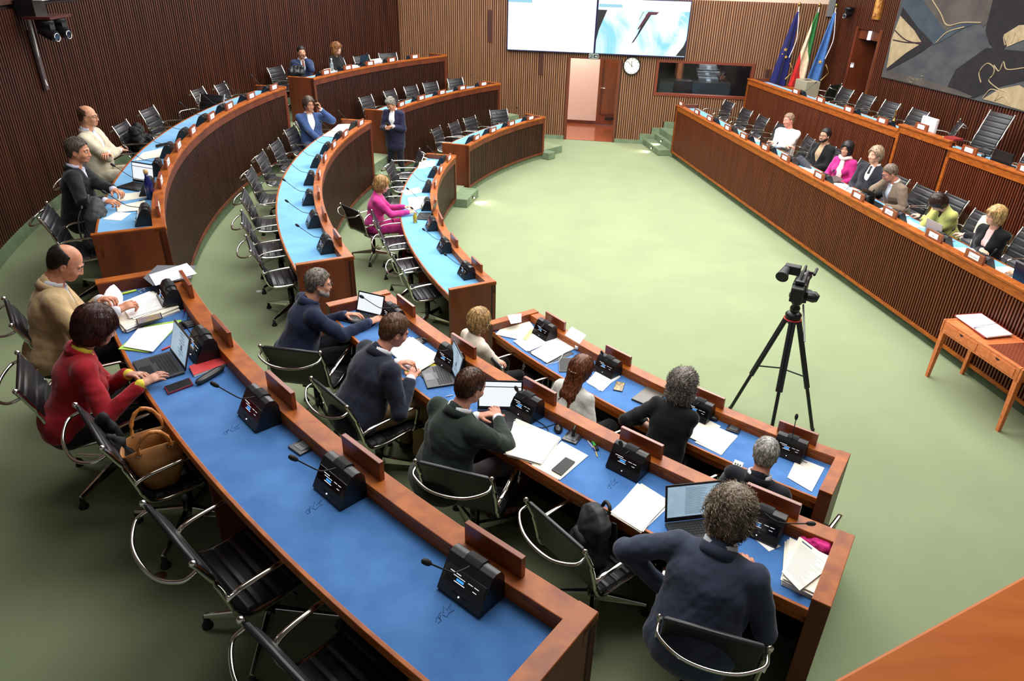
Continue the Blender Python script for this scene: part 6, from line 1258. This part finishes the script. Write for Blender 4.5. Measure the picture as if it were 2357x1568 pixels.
stick((1352, 1014), (1372, 1040), z2, 'blue and white pen right of the plugged socket', (200, 204, 220), .0045, cap=(50, 60, 150)); stick((1362, 1012), (1375, 1052), z2, 'yellow pencil right of the plugged socket', (210, 180, 70), .004, 'pencil'); stick((1360, 1010), (1376, 1036), z2, 'green highlighter with black end right of the plugged socket', (60, 190, 80), .0085, 'highlighter', cap=(20, 30, 24))
for i, L in enumerate(([(1196, 955), (1210, 972), (1245, 985), (1290, 975), (1318, 1000)], [(1200, 975), (1232, 968), (1262, 990), (1240, 1002), (1205, 990)], [(1190, 940), (1196, 962), (1222, 968)])):
    r = rooted('black_cable', at(*L[0], z2), ['long black cable from the laptop to the plugged socket', 'coiled black cable behind the fanned papers', 'short black cable beside the microphone unit'][i], 'cable', 'black cables'); m = MB(); m.tube(bez([at(x, y, z2+.004) for x, y in L], 6), .0028, 6); child(m, 'cord', BLK, r)
papers([(1476, 1116), (1541, 1157), (1475, 1227), (1405, 1182)], z2, 'white pile of sheets between green jacket and grey-curls men', n=4, th=.002, seed=8)
laptop((1545, 1207), (1642, 1196), z2, 'black laptop showing a text page before the man with grey curls', 106, w=.33, d=.225, scr='doc', col=BLK)
c = P(2, .27, 233.6, ZD[2]); r = rooted('mobile_phone', tuple(c), 'black phone leaning upright against the microphone unit', 'phone', 'mobile phones on the desks'); R_ = Euler((RAD(-22), 0, RAD(233.9-90))).to_matrix(); m = MB(); m.box(tuple(c+Vector((0, 0, .078))), (.075, .009, .155), rot=R_); child(m, 'case', BLK, r, .003); m = MB(); m.box(tuple(c+Vector((0, 0, .078))+R_ @ Vector((0, .005, 0))), (.069, .002, .148), rot=R_); child(m, 'screen', mat('phone_glass', (20, 21, 23), .4, spec=.2), r)
papers([(1722, 1228), (1742, 1222), (1797, 1258), (1770, 1270)], z2, 'white sheet half hidden behind the grey-curls man shoulder', n=1)
papers([(1814, 1250), (1919, 1300), (1880, 1383), (1798, 1345)], z2, 'cream thick pile of papers in the desk corner at the right', n=8, th=.004, mt=CREAM, seed=9)
papers([(1841, 1237), (1921, 1298), (1840, 1361), (1799, 1318)], z2+.048, 'printed white page topmost on the corner pile', n=2, lines=20, header=True, seed=10)
r = rooted('pink_cloth', at(1888, 1256, z2), 'bright pink crumpled cloth in the desk corner', 'cloth'); S_ = Sdf(); 
pk = [at(1855, 1243, z2+.02), at(1875, 1250, z2+.03), at(1895, 1262, z2+.03), at(1915, 1272, z2+.02)]
for a_, b_ in zip(pk, pk[1:]): S_.cap(np.array(a_-r.location), np.array(b_-r.location), .026, .02, k=.02)
v_, f_, l_ = S_.mesh(.005); to_obj('folds', [(wrinkle(v_, f_, .008, 70, 3), f_, l_)], [mat('pink_cloth', (214, 40, 130), .8)], r)
# front-row desk, near
papers([(1166, 742), (1215, 738), (1237, 765), (1195, 783), (1142, 772)], z1, 'scattered white sheets at the left end of the front-row desk', n=4, seed=11)
papers([(1168, 726), (1200, 722), (1200, 742), (1176, 746)], ZR[1]+.013, 'white sheet lying over the left end rail of the front-row desk', n=1)
papers([(1247, 762), (1276, 784), (1217, 810), (1183, 787)], z1+.004, 'white papers over a black folder beside the first microphone unit', n=3, seed=12, lines=10)
papers([(1296, 771), (1329, 789), (1322, 803), (1256, 835), (1222, 812)], z1+.006, 'white papers with a charger lying on them', n=3, seed=13)
papers([(1316, 752), (1349, 772), (1334, 792), (1300, 772)], ZR[1]+.003, 'white sheet lying across the front rail beside the charger', n=1, lines=3, header=True)
papers([(1203, 780), (1222, 757), (1229, 760), (1212, 784)], z1+.014, 'lime and white leaflet on the scattered sheets', mt=mat('leaflet_lime', (180, 206, 110), .6), name='leaflet')
papers([(1215, 812), (1280, 786), (1322, 815), (1262, 838)], z1+.0008, 'black folder under the papers with the charger', mt=mat('folder_black', (24, 24, 28), .5), name='folder', cat='folder')
r = rooted('phone_charger', at(1328, 797, z1+.02), 'small white charger with cable on the papers', 'charger'); c = at(1327, 799, z1+.035); m = MB(); m.box(tuple(c), (.028, .05, .028)); child(m, 'plug', mat('white_plastic', (235, 235, 230), .4), r, .004)
m = MB(); m.tube(bez([c, at(1322, 783, z1+.03), at(1305, 790, z1+.02), at(1297, 812, z1+.02), at(1285, 832, z1+.01), at(1262, 838, z1+.004), at(1252, 850, z1-.03), at(1256, 868, z1-.16), at(1248, 882, z1-.25), at(1260, 890, z1-.25), at(1262, 874, z1-.18), at(1268, 838, z1+.004)], 6), .0022, 5); child(m, 'cable', mat('white_plastic', (235, 235, 230), .4), r)
phone([(1285, 825), (1318, 825), (1317, 857), (1287, 857)], z1, 'thin dark tablet beside the long-haired woman', case=(70, 66, 62), name='tablet')
papers([(1383, 846), (1427, 866), (1383, 901), (1350, 880)], z1, 'white sheets right of the long-haired woman', n=3, seed=14, lines=8, header=True)
phone([(1419, 879), (1439, 883), (1432, 903), (1411, 899)], z1, 'phone in a speckled gold case on the front-row desk', mat('phone_gold', (186, 164, 120), .3, c2=(110, 90, 60), scale=(60, 60, 60)))
laptop((1530, 889), (1501, 884), z1, 'closed dark laptop beside the woman with grey curls', closed=True, w=.3, d=.21) if False else None
q = quadz([(1501, 884), (1540, 902), (1500, 941), (1453, 921)], z1); r = rooted('laptop', tuple(sum(q, Vector())/4), 'closed dark grey laptop beside the woman with grey curls', 'laptop', 'laptops on the desks'); m = MB(); m.hexa([q[3], q[2], q[1], q[0]], [p+Vector((0, 0, .009)) for p in (q[3], q[2], q[1], q[0])]); child(m, 'base', BLK, r, .002); m = MB(); m.hexa([p+Vector((0, 0, .010)) for p in (q[3], q[2], q[1], q[0])], [p+Vector((0, 0, .018)) for p in (q[3], q[2], q[1], q[0])]); child(m, 'lid', mat('laptop_taupe', (84, 78, 72), .4), r, .002)
case((1616, 952), (1652, 966), z1, 'grey spectacle case beyond the woman with grey curls', .024)
r = rooted('sunglasses', at(1650, 950, z1+.01), 'dark sunglasses next to the grey spectacle case', 'glasses'); m = MB()
for q_ in ((1642, 948), (1655, 953)): m.ball(tuple(at(*q_, z1+.018)), .022, 8, sc=(1, .5, .7))
child(m, 'lenses', mat('sun_lens', (12, 12, 14), .1), r); m = MB(); m.tube([at(1640, 946, z1+.02), at(1660, 962, z1+.01)], .002, 4); child(m, 'temple', BLK, r)
papers([(1600, 953), (1659, 982), (1617, 1023), (1579, 1003)], z1+.003, 'white sheets overlapping, left pair right of the black-clad woman', n=2, seed=15)
papers([(1651, 984), (1697, 1004), (1661, 1048), (1599, 1019)], z1, 'white sheets with a yellow mark, right pair beside the socket', n=2, seed=16, lines=8, linecol=(226, 206, 130))
socket(1690, 986, z1, 60, 'black power socket near the white-haired man')
papers([(1834.5, 1054), (1897, 1079), (1868, 1133), (1812, 1100)], z1, 'single printed sheet at the right end of the front-row desk', n=2, lines=7, header=True, seed=17)
r = rooted('mobile_phone', at(1700, 1078, ZD[1]), 'white phone held up by the white-haired man', 'phone', 'mobile phones on the desks'); c = at(1693, 1082, ZD[1]+.02); R_ = Euler((RAD(35), 0, RAD(-35))).to_matrix(); m = MB(); m.box(tuple(c), (.07, .15, .008), rot=R_); child(m, 'case', mat('white_plastic', (235, 235, 230), .4), r, .003)
m = MB()
for i in range(4):
    for j in range(3): m.box(tuple(c+R_ @ Vector((-.018+.018*j, -.045+.03*i, .0048))), (.009, .012, .001), rot=R_)
child(m, 'screen_icons', BLKM, r)
# front-row desk of the woman in pink
papers([(924, 440), (964, 432), (974, 443), (932, 449)], z1, 'white folded sheet beyond the woman in pink', n=2)
papers([(938, 456), (984, 453), (988, 472), (944, 490)], z1, 'spread of white papers under the woman in pink hands', n=4, seed=18, lines=6)
papers([(966, 370), (1003, 370), (1000, 382), (962, 389)], z1, 'white sheets at the far end of the front-row desk', n=2, seed=19)
laptop((987, 514), (1000, 493), z1, 'dark laptop beside the yellow drink', 100, col=BLK, scr='mail')if False else laptop((1003, 487), (986, 513), z1, 'dark laptop beside the yellow drink bottle', 105, col=BLK, scr='mail')
def bottle(px, py, z, label, liq, h=.17, rad=.03, capc=None, cork=False, name='bottle'):
    c = at(px, py, z); r = rooted(name, tuple(c), label, 'bottle', 'drink bottles'); m = MB(); m.lathe([(0, 0), (rad, 0), (rad, h*.55), (rad*.9, h*.65), (rad*.45, h*.82), (rad*.42, h*.95), (0, h*.95)], tuple(c), 16); child(m, 'bottle_body', liq, r)
    m = MB(); m.lathe([(0, h*.95), (rad*.5, h*.95), (rad*.5, h*1.08), (0, h*1.08)], tuple(c), 12); child(m, 'stopper', mat('cork', (190, 150, 100), .7) if cork else mat('white_plastic', (235, 235, 230), .4), r); return r
bottle(955.7, 512, z1, 'small clear bottle of yellow drink by the woman in pink', mat('yellow_drink', (220, 190, 60), .1, trans=.5), .15)
bottle(349, 458, z3, 'tall navy blue bottle with cork stopper', mat('navy_glass', (24, 30, 84), .15), .27, .042, cork=True)
bottle(765, 164, z3, 'clear plastic water bottle on the topmost far desk', mat('clear_plastic', (210, 220, 222), .05, trans=.8), .24, .035)
# middle-row desk with man on phone
papers([(742, 314), (784, 287), (815, 286), (798, 306), (776, 318)], z2, 'spread white papers under the phone man hand', n=4, seed=20, lines=5)
# highest desk
papers([(329, 353), (393, 339), (374, 362), (311, 371)], z3, 'white papers before the bald man on the highest desk', n=4, seed=21, lines=6)
papers([(304, 386), (318, 376), (334, 378), (322, 396)], z3, 'small white sheet left of the open laptop on the highest desk', n=1)
papers([(265, 465), (283, 447), (339, 441), (338, 455)], z3, 'long white sheet below the laptop on the highest desk', n=2, seed=22)
papers([(268, 475), (334, 462), (336, 484), (271, 489)], z3+.003, 'white sheets with spectacles on them, highest desk', n=2, seed=23, lines=5)
papers([(237, 505), (268, 488), (302, 491), (278, 508)], z3, 'white envelope at the near end of the highest desk', n=1, name='envelope', cat='envelope')
laptop((314, 422), (349, 428), z3, 'open black laptop beside the navy bottle', 100, scr='white', col=BLK)
stick((320, 462), (340, 458), z3+.004, 'black pen on the papers by the navy bottle', (20, 20, 30), .005)
c = at(326, 491, z3); r = rooted('computer_mouse', tuple(c), 'black computer mouse at the near microphone of the highest desk', 'mouse', 'computer mice'); m = MB(); m.ball(tuple(c+Vector((0, 0, .012))), .032, 10, sc=(1.5, 1, .7)); child(m, 'shell', BLK, r)
phone([(358, 335), (385, 329), (388, 334), (361, 341)], z3, 'dark phone on the highest desk beyond the papers')
# top far desk
papers([(745, 160), (765, 156), (772, 164), (750, 170)], z3, 'cream papers beside the clear bottle at the far top desk', mt=CREAM, n=2)
papers([(800, 152), (822, 148), (826, 154), (805, 158)], z3, 'white papers before the curly-haired woman', n=2); papers([(852, 141), (876, 137), (880, 143), (856, 147)], z3, 'pile of white papers at the far top desk, right of the small laptop', n=5, th=.006)
laptop((846, 148), (826, 151), z3, 'small dark laptop open on the topmost far desk', 105, col=BLK, scr='mail', w=.26)
# dais
zq = DZ-.079
def dp(u, v): return Q(u, v, zq)
def dpapers(u, v, w, d, label, n=3, mt=None, seed=0):
    pts = [dp(u-w/2, v-d/2), dp(u+w/2, v-d/2), dp(u+w/2, v+d/2), dp(u-w/2, v+d/2)]; c = sum(pts, Vector())/4; r = rooted('paper_sheets', tuple(c), label, 'paper'); rr = random.Random(seed)
    for i in range(n): R_ = Matrix.Rotation(RAD(rr.uniform(-25, 25)), 3, 'Z'); m = MB(); b = [c+R_ @ (p-c)+Vector((rr.uniform(-.02, .02), rr.uniform(-.02, .02), i*.003)) for p in pts]; m.hexa(b, [p+Vector((0, 0, .002)) for p in b]); child(m, 'sheet', mt or PAPER, r)
for i, (u, v, w, d, l, n) in enumerate(((3.35, .33, .42, .2, 'white papers before the man in striped shirt', 4), (5.0, .33, .3, .18, 'blue and white patterned sheet before the bearded man', 1), (5.72, .30, .4, .2, 'white papers before the woman in magenta jacket', 3), (6.75, .32, .45, .22, 'white papers under tangled cables before the man in tie', 5), (8.0, .32, .4, .24, 'cream folded papers before the woman in lime jacket', 4), (8.45, .28, .35, .2, 'cream sheets left of the silver laptop', 3), (9.62, .32, .42, .24, 'white open papers under the blonde woman hands', 5), (10.2, .38, .3, .2, 'white pile of papers right of the blonde woman', 6))):
    dpapers(u, v, w, d, l, n, mat('sheet_blue', (120, 170, 215), .7, c2=(235, 240, 245), scale=(40, 40, 40)) if i == 1 else None, i)
def dlap(u, v, label, ang, col, rot=0, w=.31):
    c = dp(u, v); r = rooted('laptop', tuple(c), label, 'laptop', 'laptops on the desks'); x = -DD; y = DM
    R_ = Matrix.Rotation(RAD(rot), 3, 'Z'); x = R_ @ x; y = R_ @ y; d = .215
    def pt(a, b, h): return c+x*a+y*b+Vector((0, 0, h))
    m = MB(); m.hexa([pt(-w/2, 0, 0), pt(w/2, 0, 0), pt(w/2, d, 0), pt(-w/2, d, 0)][::-1], [pt(-w/2, 0, .014), pt(w/2, 0, .014), pt(w/2, d, .012), pt(-w/2, d, .012)][::-1]); child(m, 'base', col, r)
    an = RAD(ang); m = MB(); f = lambda a, s, t: pt(a, cos(an)*s-t*sin(an), .015+sin(an)*s+t*cos(an))
    m.hexa([f(-w/2, 0, 0), f(w/2, 0, 0), f(w/2, 0, .006), f(-w/2, 0, .006)], [f(-w/2, .21, 0), f(w/2, .21, 0), f(w/2, .21, .006), f(-w/2, .21, .006)]); child(m, 'lid', col, r)
dlap(4.18, .2, 'dark upright laptop before the man in striped shirt', 95, BLK, w=.26); dlap(5.2, .24, 'dark tablet folded low before the bearded man', 12, mat('tablet_brown', (44, 34, 32), .4)); dlap(6.4, .25, 'small brown tablet before the man in tie', 14, mat('tablet_brown2', (60, 46, 42), .4), w=.24)
dlap(7.62, .2, 'black laptop before the man in grey-brown jacket', 100, BLK); dlap(9.02, .22, 'silver laptop with closed-looking back beside the blonde woman', 97, mat('laptop_silver', (176, 178, 184), .35, .4), w=.3); dlap(10.55, .24, 'large dark navy laptop at the right edge of the dais', 100, mat('laptop_navy', (18, 22, 44), .4), w=.36)
r = rooted('headset_cable', dp(6.95, .25), 'tangled dark cable on the papers before the man in tie', 'cable'); m = MB(); m.tube(bez([dp(6.75+.12*cos(t*1.3)+.02*t, .3+.07*sin(t*2.1))+Vector((0, 0, .025+.02*sin(t*3))) for t in np.linspace(0, 9, 22)], 3), .003, 5); child(m, 'cord', BLK, r)
r = rooted('mobile_phone', dp(8.05, .3), 'phone with lit screen under the lime jacket woman hand', 'phone', 'mobile phones on the desks'); m = MB(); c = dp(8.12, .32)+Vector((0, 0, .022)); m.box(tuple(c), (.075, .15, .01), rot=Euler((0, 0, RAD(50))).to_matrix()); child(m, 'case', BLK, r); m = MB(); m.box(tuple(c+Vector((0, 0, .006))), (.065, .135, .002), rot=Euler((0, 0, RAD(50))).to_matrix()); child(m, 'screen', mat('phone_lit', (206, 196, 220), .3, emit=.4), r)
r = rooted('cream_cloth', Q(8.75, 1.3, DF+.86), 'cream cloth hanging over a chair back beside the lime jacket woman', 'cloth'); m = MB()
for j in range(9):
    t = j/8; 
    for i in range(5): m.v.append(tuple(Q(8.72+.035*(i-2)+.01*sin(j), 1.28-.13*sin(min(1, t*2.2)*pi/2)+.02*i*(1-t), DF+.885-.0*t-(max(0, t-.25)*.62))))
for j in range(8):
    for i in range(4): a = j*5+i; m.f.append((a, a+1, a+6, a+5)); m.m.append(0); m.sm.append(True)
o_ = child(m, 'cloth_fold', mat('cloth_cream', (226, 214, 190), .8), r); so = o_.modifiers.new('solid', 'SOLIDIFY'); so.thickness = .008
# upper dais things
def up(u, v, z=0): return Q(u, UV+v, UZ-.079+z)
c = up(5.5, .15, .1); r = rooted('brass_figurine', tuple(up(5.5, .1, .079+.1)), 'small brass figurine standing on the upper dais', 'ornament'); m = MB(); c = up(5.62, .05, .179); m.lathe([(0, 0), (.03, 0), (.02, .02), (.006, .03), (.008, .09), (.016, .12), (.008, .15), (.014, .17), (0, .19)], tuple(c), 12); child(m, 'figure', mat('brass', (200, 160, 80), .25, 1.), r)
r = rooted('pale_monitor', tuple(up(6.0, .25)), 'pale grey boxy monitor seen from behind on the upper dais', 'monitor'); R_ = Matrix((DD, DM, Vector((0, 0, 1)))).transposed(); m = MB(); m.box(tuple(up(6.2, .27, .22)), (.36, .05, .26), rot=R_); child(m, 'screen_housing', mat('monitor_grey', (214, 200, 198), .5), r, .012); m = MB(); m.box(tuple(up(6.2, .30, .05)), (.06, .05, .1), rot=R_); m.box(tuple(up(6.2, .30, .01)), (.22, .16, .02), rot=R_); child(m, 'stand', mat('monitor_grey', (214, 200, 198), .5), r)
r = rooted('red_book', tuple(up(7.15, .1, .08)), 'closed red book at the end of the raised dais section', 'book'); m = MB(); m.box(tuple(Q(7.0, UV+.12, UZ+.115)), (.22, .16, .03), rot=R_); child(m, 'cover', mat('book_red', (150, 40, 26), .5), r)
r = rooted('laptop', tuple(up(7.95, .3)), 'dark laptop right of the tall chair on the upper dais', 'laptop', 'laptops on the desks'); m = MB(); m.box(tuple(up(7.95, .18, .11)), (.36, .02, .22), rot=R_); child(m, 'lid', BLK, r); m = MB(); m.box(tuple(up(7.95, .3, .01)), (.36, .22, .015), rot=R_); child(m, 'base', BLK, r)
papers_ = rooted('tissue_box', tuple(up(8.3, .3)), 'white crumpled tissue pack at the right end of the upper dais', 'box'); m = MB(); m.box(tuple(up(8.33, .22, .05)), (.16, .12, .09), rot=R_); child(m, 'box_body', PAPER, papers_, .01); m = MB(); m.ball(tuple(up(8.33, .22, .11)), .06, 8, sc=(1, 1, .6)); child(m, 'tissue', PAPER, papers_)
r = rooted('black_headset', tuple(up(7.45, .35)), 'black headphones lying left of the dark laptop, upper dais', 'headphones'); m = MB(); m.tube([up(7.5, .35, .03)+DD*.09*cos(t)+DM*.09*sin(t) for t in np.linspace(0, pi, 12)], .012, 6); child(m, 'band', BLK, r); m = MB(); m.ball(tuple(up(7.6, .35, .03)), .035, 8); m2 = MB(); m2.ball(tuple(up(7.42, .35, .03)), .035, 8); child(m, 'ear_cushion', BLK, r); child(m2, 'ear_cushion', BLK, r)
# bags
def bag_obj(name, blobs, mt, root, vox=.01, amp=.006, fr=30, seed=0):
    S_ = Sdf()
    for q in blobs: S_.cap(np.array(q[0], float), np.array(q[1], float), q[2], q[3] if len(q) > 3 else q[2], k=.04, side=q[4] if len(q) > 4 else None, f=q[5] if len(q) > 5 else 1.)
    v_, f_, l_ = S_.mesh(vox); return to_obj(name, [(wrinkle(v_, f_, amp, fr, seed), f_, l_)], [mt], root)
NYL = mat('black_nylon', (24, 25, 27), .6, bump=.3, scale=(300, 300, 300)); GNY = mat('grey_nylon', (48, 49, 51), .7, bump=.3, scale=(300, 300, 300))
def backpack(loc, rz, label, mt, s=1., tilt=-.25):
    r = rooted('backpack', loc, label, 'bag', 'backpacks on chairs'); r.rotation_euler = (tilt, 0, rz)
    bag_obj('main_compartment', [((-.08*s, 0, .10*s), (-.08*s, .02, .36*s), .10*s, .075*s), ((.08*s, 0, .10*s), (.08*s, .02, .36*s), .10*s, .075*s), ((0, .02, .1), (0, .03, .40*s), .11*s, .08*s)], mt, r, seed=2)
    bag_obj('front_pocket', [((-.06*s, .10*s, .12*s), (.06*s, .10*s, .12*s), .055*s), ((-.05*s, .09*s, .22*s), (.05*s, .09*s, .22*s), .05*s), ((-.06*s, .07*s, .33*s), (.06*s, .07*s, .33*s), .045*s)], mt, r, amp=.003, seed=4)
    for sx in (-1, 1):
        m = MB(); m.tube(bez([(sx*.06*s, -.09*s, .38*s), (sx*.09*s, -.115*s, .30*s), (sx*.10*s, -.115*s, .16*s), (sx*.09*s, -.09*s, .06*s)], 5), .024, 8, flat=.3, up=(0, 1, 0)); m.build('shoulder_strap', mt, r)
    m = MB(); m.tube(bez([(-.05*s, -.02, .45*s), (-.03*s, -.02, .50*s), (.03*s, -.02, .50*s), (.05*s, -.02, .45*s)], 5), .011, 8); m.build('carry_loop', mt, r)
    m = MB(); m.tube(bez([(-.15*s, .05*s, .12*s), (-.13*s, .07*s, .34*s), (0, .085*s, .43*s), (.13*s, .07*s, .34*s), (.15*s, .05*s, .12*s)], 6), .004, 5); m.build('zipper', BLK, r); return r
def chair_of(lbl): return next(o for o in bpy.data.objects if o.get('label') == lbl)
def on_chair(lbl, y=-.02, z=.47, x=0.): o = chair_of(lbl); R_ = Euler(o.rotation_euler).to_matrix(); return Vector(o.location)+R_ @ Vector((x, y, 0))+Vector((0, 0, z)), o.rotation_euler.z
p_, a_ = on_chair('black armchair holding the grey backpack', .0, .46); backpack(tuple(p_), a_, 'dark grey backpack upright on the chair at the highest desk end', GNY, 1.0, -.1)
p_, a_ = on_chair(LC2[3], -.10, .47); backpack(tuple(p_), a_+pi*.9, 'black leather backpack leaning on a chair between two men', NYL, .78, .25)
p_, a_ = on_chair('black armchair holding a dark coat beside the bald man', 0, .46); r = rooted('dark_coat', tuple(p_), 'black coat heaped on the chair beside the bald man', 'coat'); r.rotation_euler = (0, 0, a_); bag_obj('folded_cloth', [((-.12, -.14, .12), (-.1, -.16, .34), .09, .07), ((.1, -.1, .06), (.12, -.14, .3), .09, .07), ((-.1, .06, .04), (.14, .1, .05), .08, .07), ((0, -.05, .08), (.02, -.05, .2), .14, .09)], mat('black_coat', (16, 16, 18), .8), r, amp=.02, fr=26, seed=6)
p_, a_ = on_chair(LC3[2], 0, .46); r = rooted('dark_coat', tuple(p_), 'black folded jacket behind the tan handbag', 'coat'); r.rotation_euler = (0, 0, a_); bag_obj('folded_cloth', [((-.12, -.19, .04), (-.12, -.27, .34), .035, .025), ((.06, -.19, .04), (.05, -.28, .31), .04, .03), ((-.05, -.17, .04), (-.03, -.26, .26), .045, .03), ((.14, -.14, .03), (.15, -.22, .2), .035, .03)], mat('black_coat', (16, 16, 18), .8), r, amp=.014, fr=40, seed=7)
# tan handbag with bamboo handles
c = at(375, 1110, TF[3]+.47); r = rooted('handbag', tuple(c), 'tan leather handbag with round bamboo handles on a chair', 'bag'); r.rotation_euler = (0, 0, RAD(35)); TAN = mat('tan_leather', (176, 122, 66), .5, c2=(150, 98, 50), scale=(14, 14, 14), bump=.3, bscale=(260, 260, 260))
m = MB(); n_ = 28; lv = [(.005, .07, .05), (.10, .105, .075), (.20, .125, .085), (.27, .135, .08)]; lv = [(z, a*1.15, b*1.1) for z, a, b in lv]
for z, a, b in lv:
    for i in range(n_): t = 2*pi*i/n_; cx = abs(cos(t))**.55*(1 if cos(t) > 0 else -1); cy = abs(sin(t))**.8*(1 if sin(t) > 0 else -1); dz_ = (-.035*abs(cos(t))**2+.02*abs(sin(t))) if z > .25 else 0; m.v.append((a*cx, b*cy, z+dz_))
for j in range(3):
    for i in range(n_): m.f.append((j*n_+i, j*n_+(i+1) % n_, (j+1)*n_+(i+1) % n_, (j+1)*n_+i)); m.m.append(0); m.sm.append(True)
m.f.append(tuple(range(n_))[::-1]); m.m.append(0); m.sm.append(False); o_ = m.build('bag_body', TAN, r); so = o_.modifiers.new('solid', 'SOLIDIFY'); so.thickness = .006
BAM = mat('bamboo', (204, 134, 60), .35, c2=(168, 92, 36), scale=(60, 60, 60))
for sy in (-1, 1):
    pts = []; rs_ = []
    for i in range(25): t = pi*i/24; pts.append((.075*cos(t), sy*(.088+.035*sin(t)), .275+.125*sin(t))); rs_.append(.0098 if i % 4 else .0125)
    m = MB(); m.tube(pts, rs_, 10); m.build('bamboo_handle', BAM, r)
    for sx in (-1, 1): m = MB(); m.tube([(sx*.075+.012*cos(t), sy*.09, .268+.012*sin(t)) for t in np.linspace(0, 2*pi, 12, False)], .002, 5, closed=True); m.build('metal_ring', CHR, r)
c = at(683, 168, ZD[3]); r = rooted('handbag', at(683, 176, ZD[3]), 'shiny black leather bag at the aisle end of the topmost far desk', 'bag'); bag_obj('bag_body', [((-.10, .0, .08), (.10, .04, .08), .08, .07), ((-.09, .02, .15), (.11, .04, .16), .045, .055)], LEATH, r, amp=.006, fr=30, seed=9); m = MB(); m.tube(bez([(-.09, 0, .18), (-.05, 0, .25), (.05, .02, .25), (.09, .03, .18)], 5), .01, 6); m.build('handle', LEATH, r)
for i, (px, py, k, col, lb) in enumerate(((596, 671, 2, (226, 224, 214), 'small round white disc set in the carpet by the middle row'), (620, 707, 2, (188, 150, 110), 'small round brass disc set in the carpet beside the nearest chair leg'), (367, 1329, 3, (120, 76, 50), 'brown round floor disc beside the nearest empty chair foot'), (607, 549, 2, (150, 116, 86), 'brown round floor disc under the middle-row chairs'))):
    c = at(px, py, TF[k]); r = rooted('floor_disc', tuple(c), lb, 'floor disc', 'round discs in the carpet'); m = MB(); m.lathe([(0, .001), (.036, .001), (.036, .004), (0, .005)], tuple(c), 20); child(m, 'plate', mat('disc_%d' % i, col, .5), r)

# things held in hands
def hand_of(lbl, i):
    o = chair_of(lbl); a = list(o['_arms']); return Vector(a[3*i:3*i+3]), o.rotation_euler.z
def held_phone(lbl, i, off, rot, label):
    w, a_ = hand_of(lbl, i); R_ = Euler((0, 0, a_)).to_matrix(); c = w+R_ @ Vector(off); r = rooted('mobile_phone', tuple(c), label, 'phone', 'mobile phones on the desks'); Q_ = R_ @ Euler([RAD(x) for x in rot]).to_matrix()
    m = MB(); m.box(tuple(c), (.072, .15, .009), rot=Q_); child(m, 'case', BLK, r, .002); m = MB(); m.box(tuple(c+Q_ @ Vector((0, 0, .005))), (.066, .14, .002), rot=Q_); child(m, 'screen', mat('phone_glass', (20, 21, 23), .4, spec=.2), r)
held_phone('man in blue suit and glasses talking on a mobile phone', 0, (.055, .0, .09), (80, 0, -80), 'black phone held at the ear of the blue suit man')
held_phone('standing man with silver hair in navy jacket reading his phone', 0, (.055, .10, .05), (35, 0, 0), 'phone held in both hands by the standing man')
w, a_ = hand_of('broad man in dark blue jacket and khaki trousers writing', 1); R_ = Euler((0, 0, a_)).to_matrix(); r = rooted('pen', tuple(w), 'dark pen held by the broad writing man', 'pen', 'pens and markers on the desks'); m = MB(); m.tube([w+R_ @ Vector((-.04, .09, -.03)), w+R_ @ Vector((-.02, .05, .08))], .004, 6); child(m, 'barrel', BLK, r)
for o in bpy.data.objects:
    if '_arms' in o: del o['_arms']
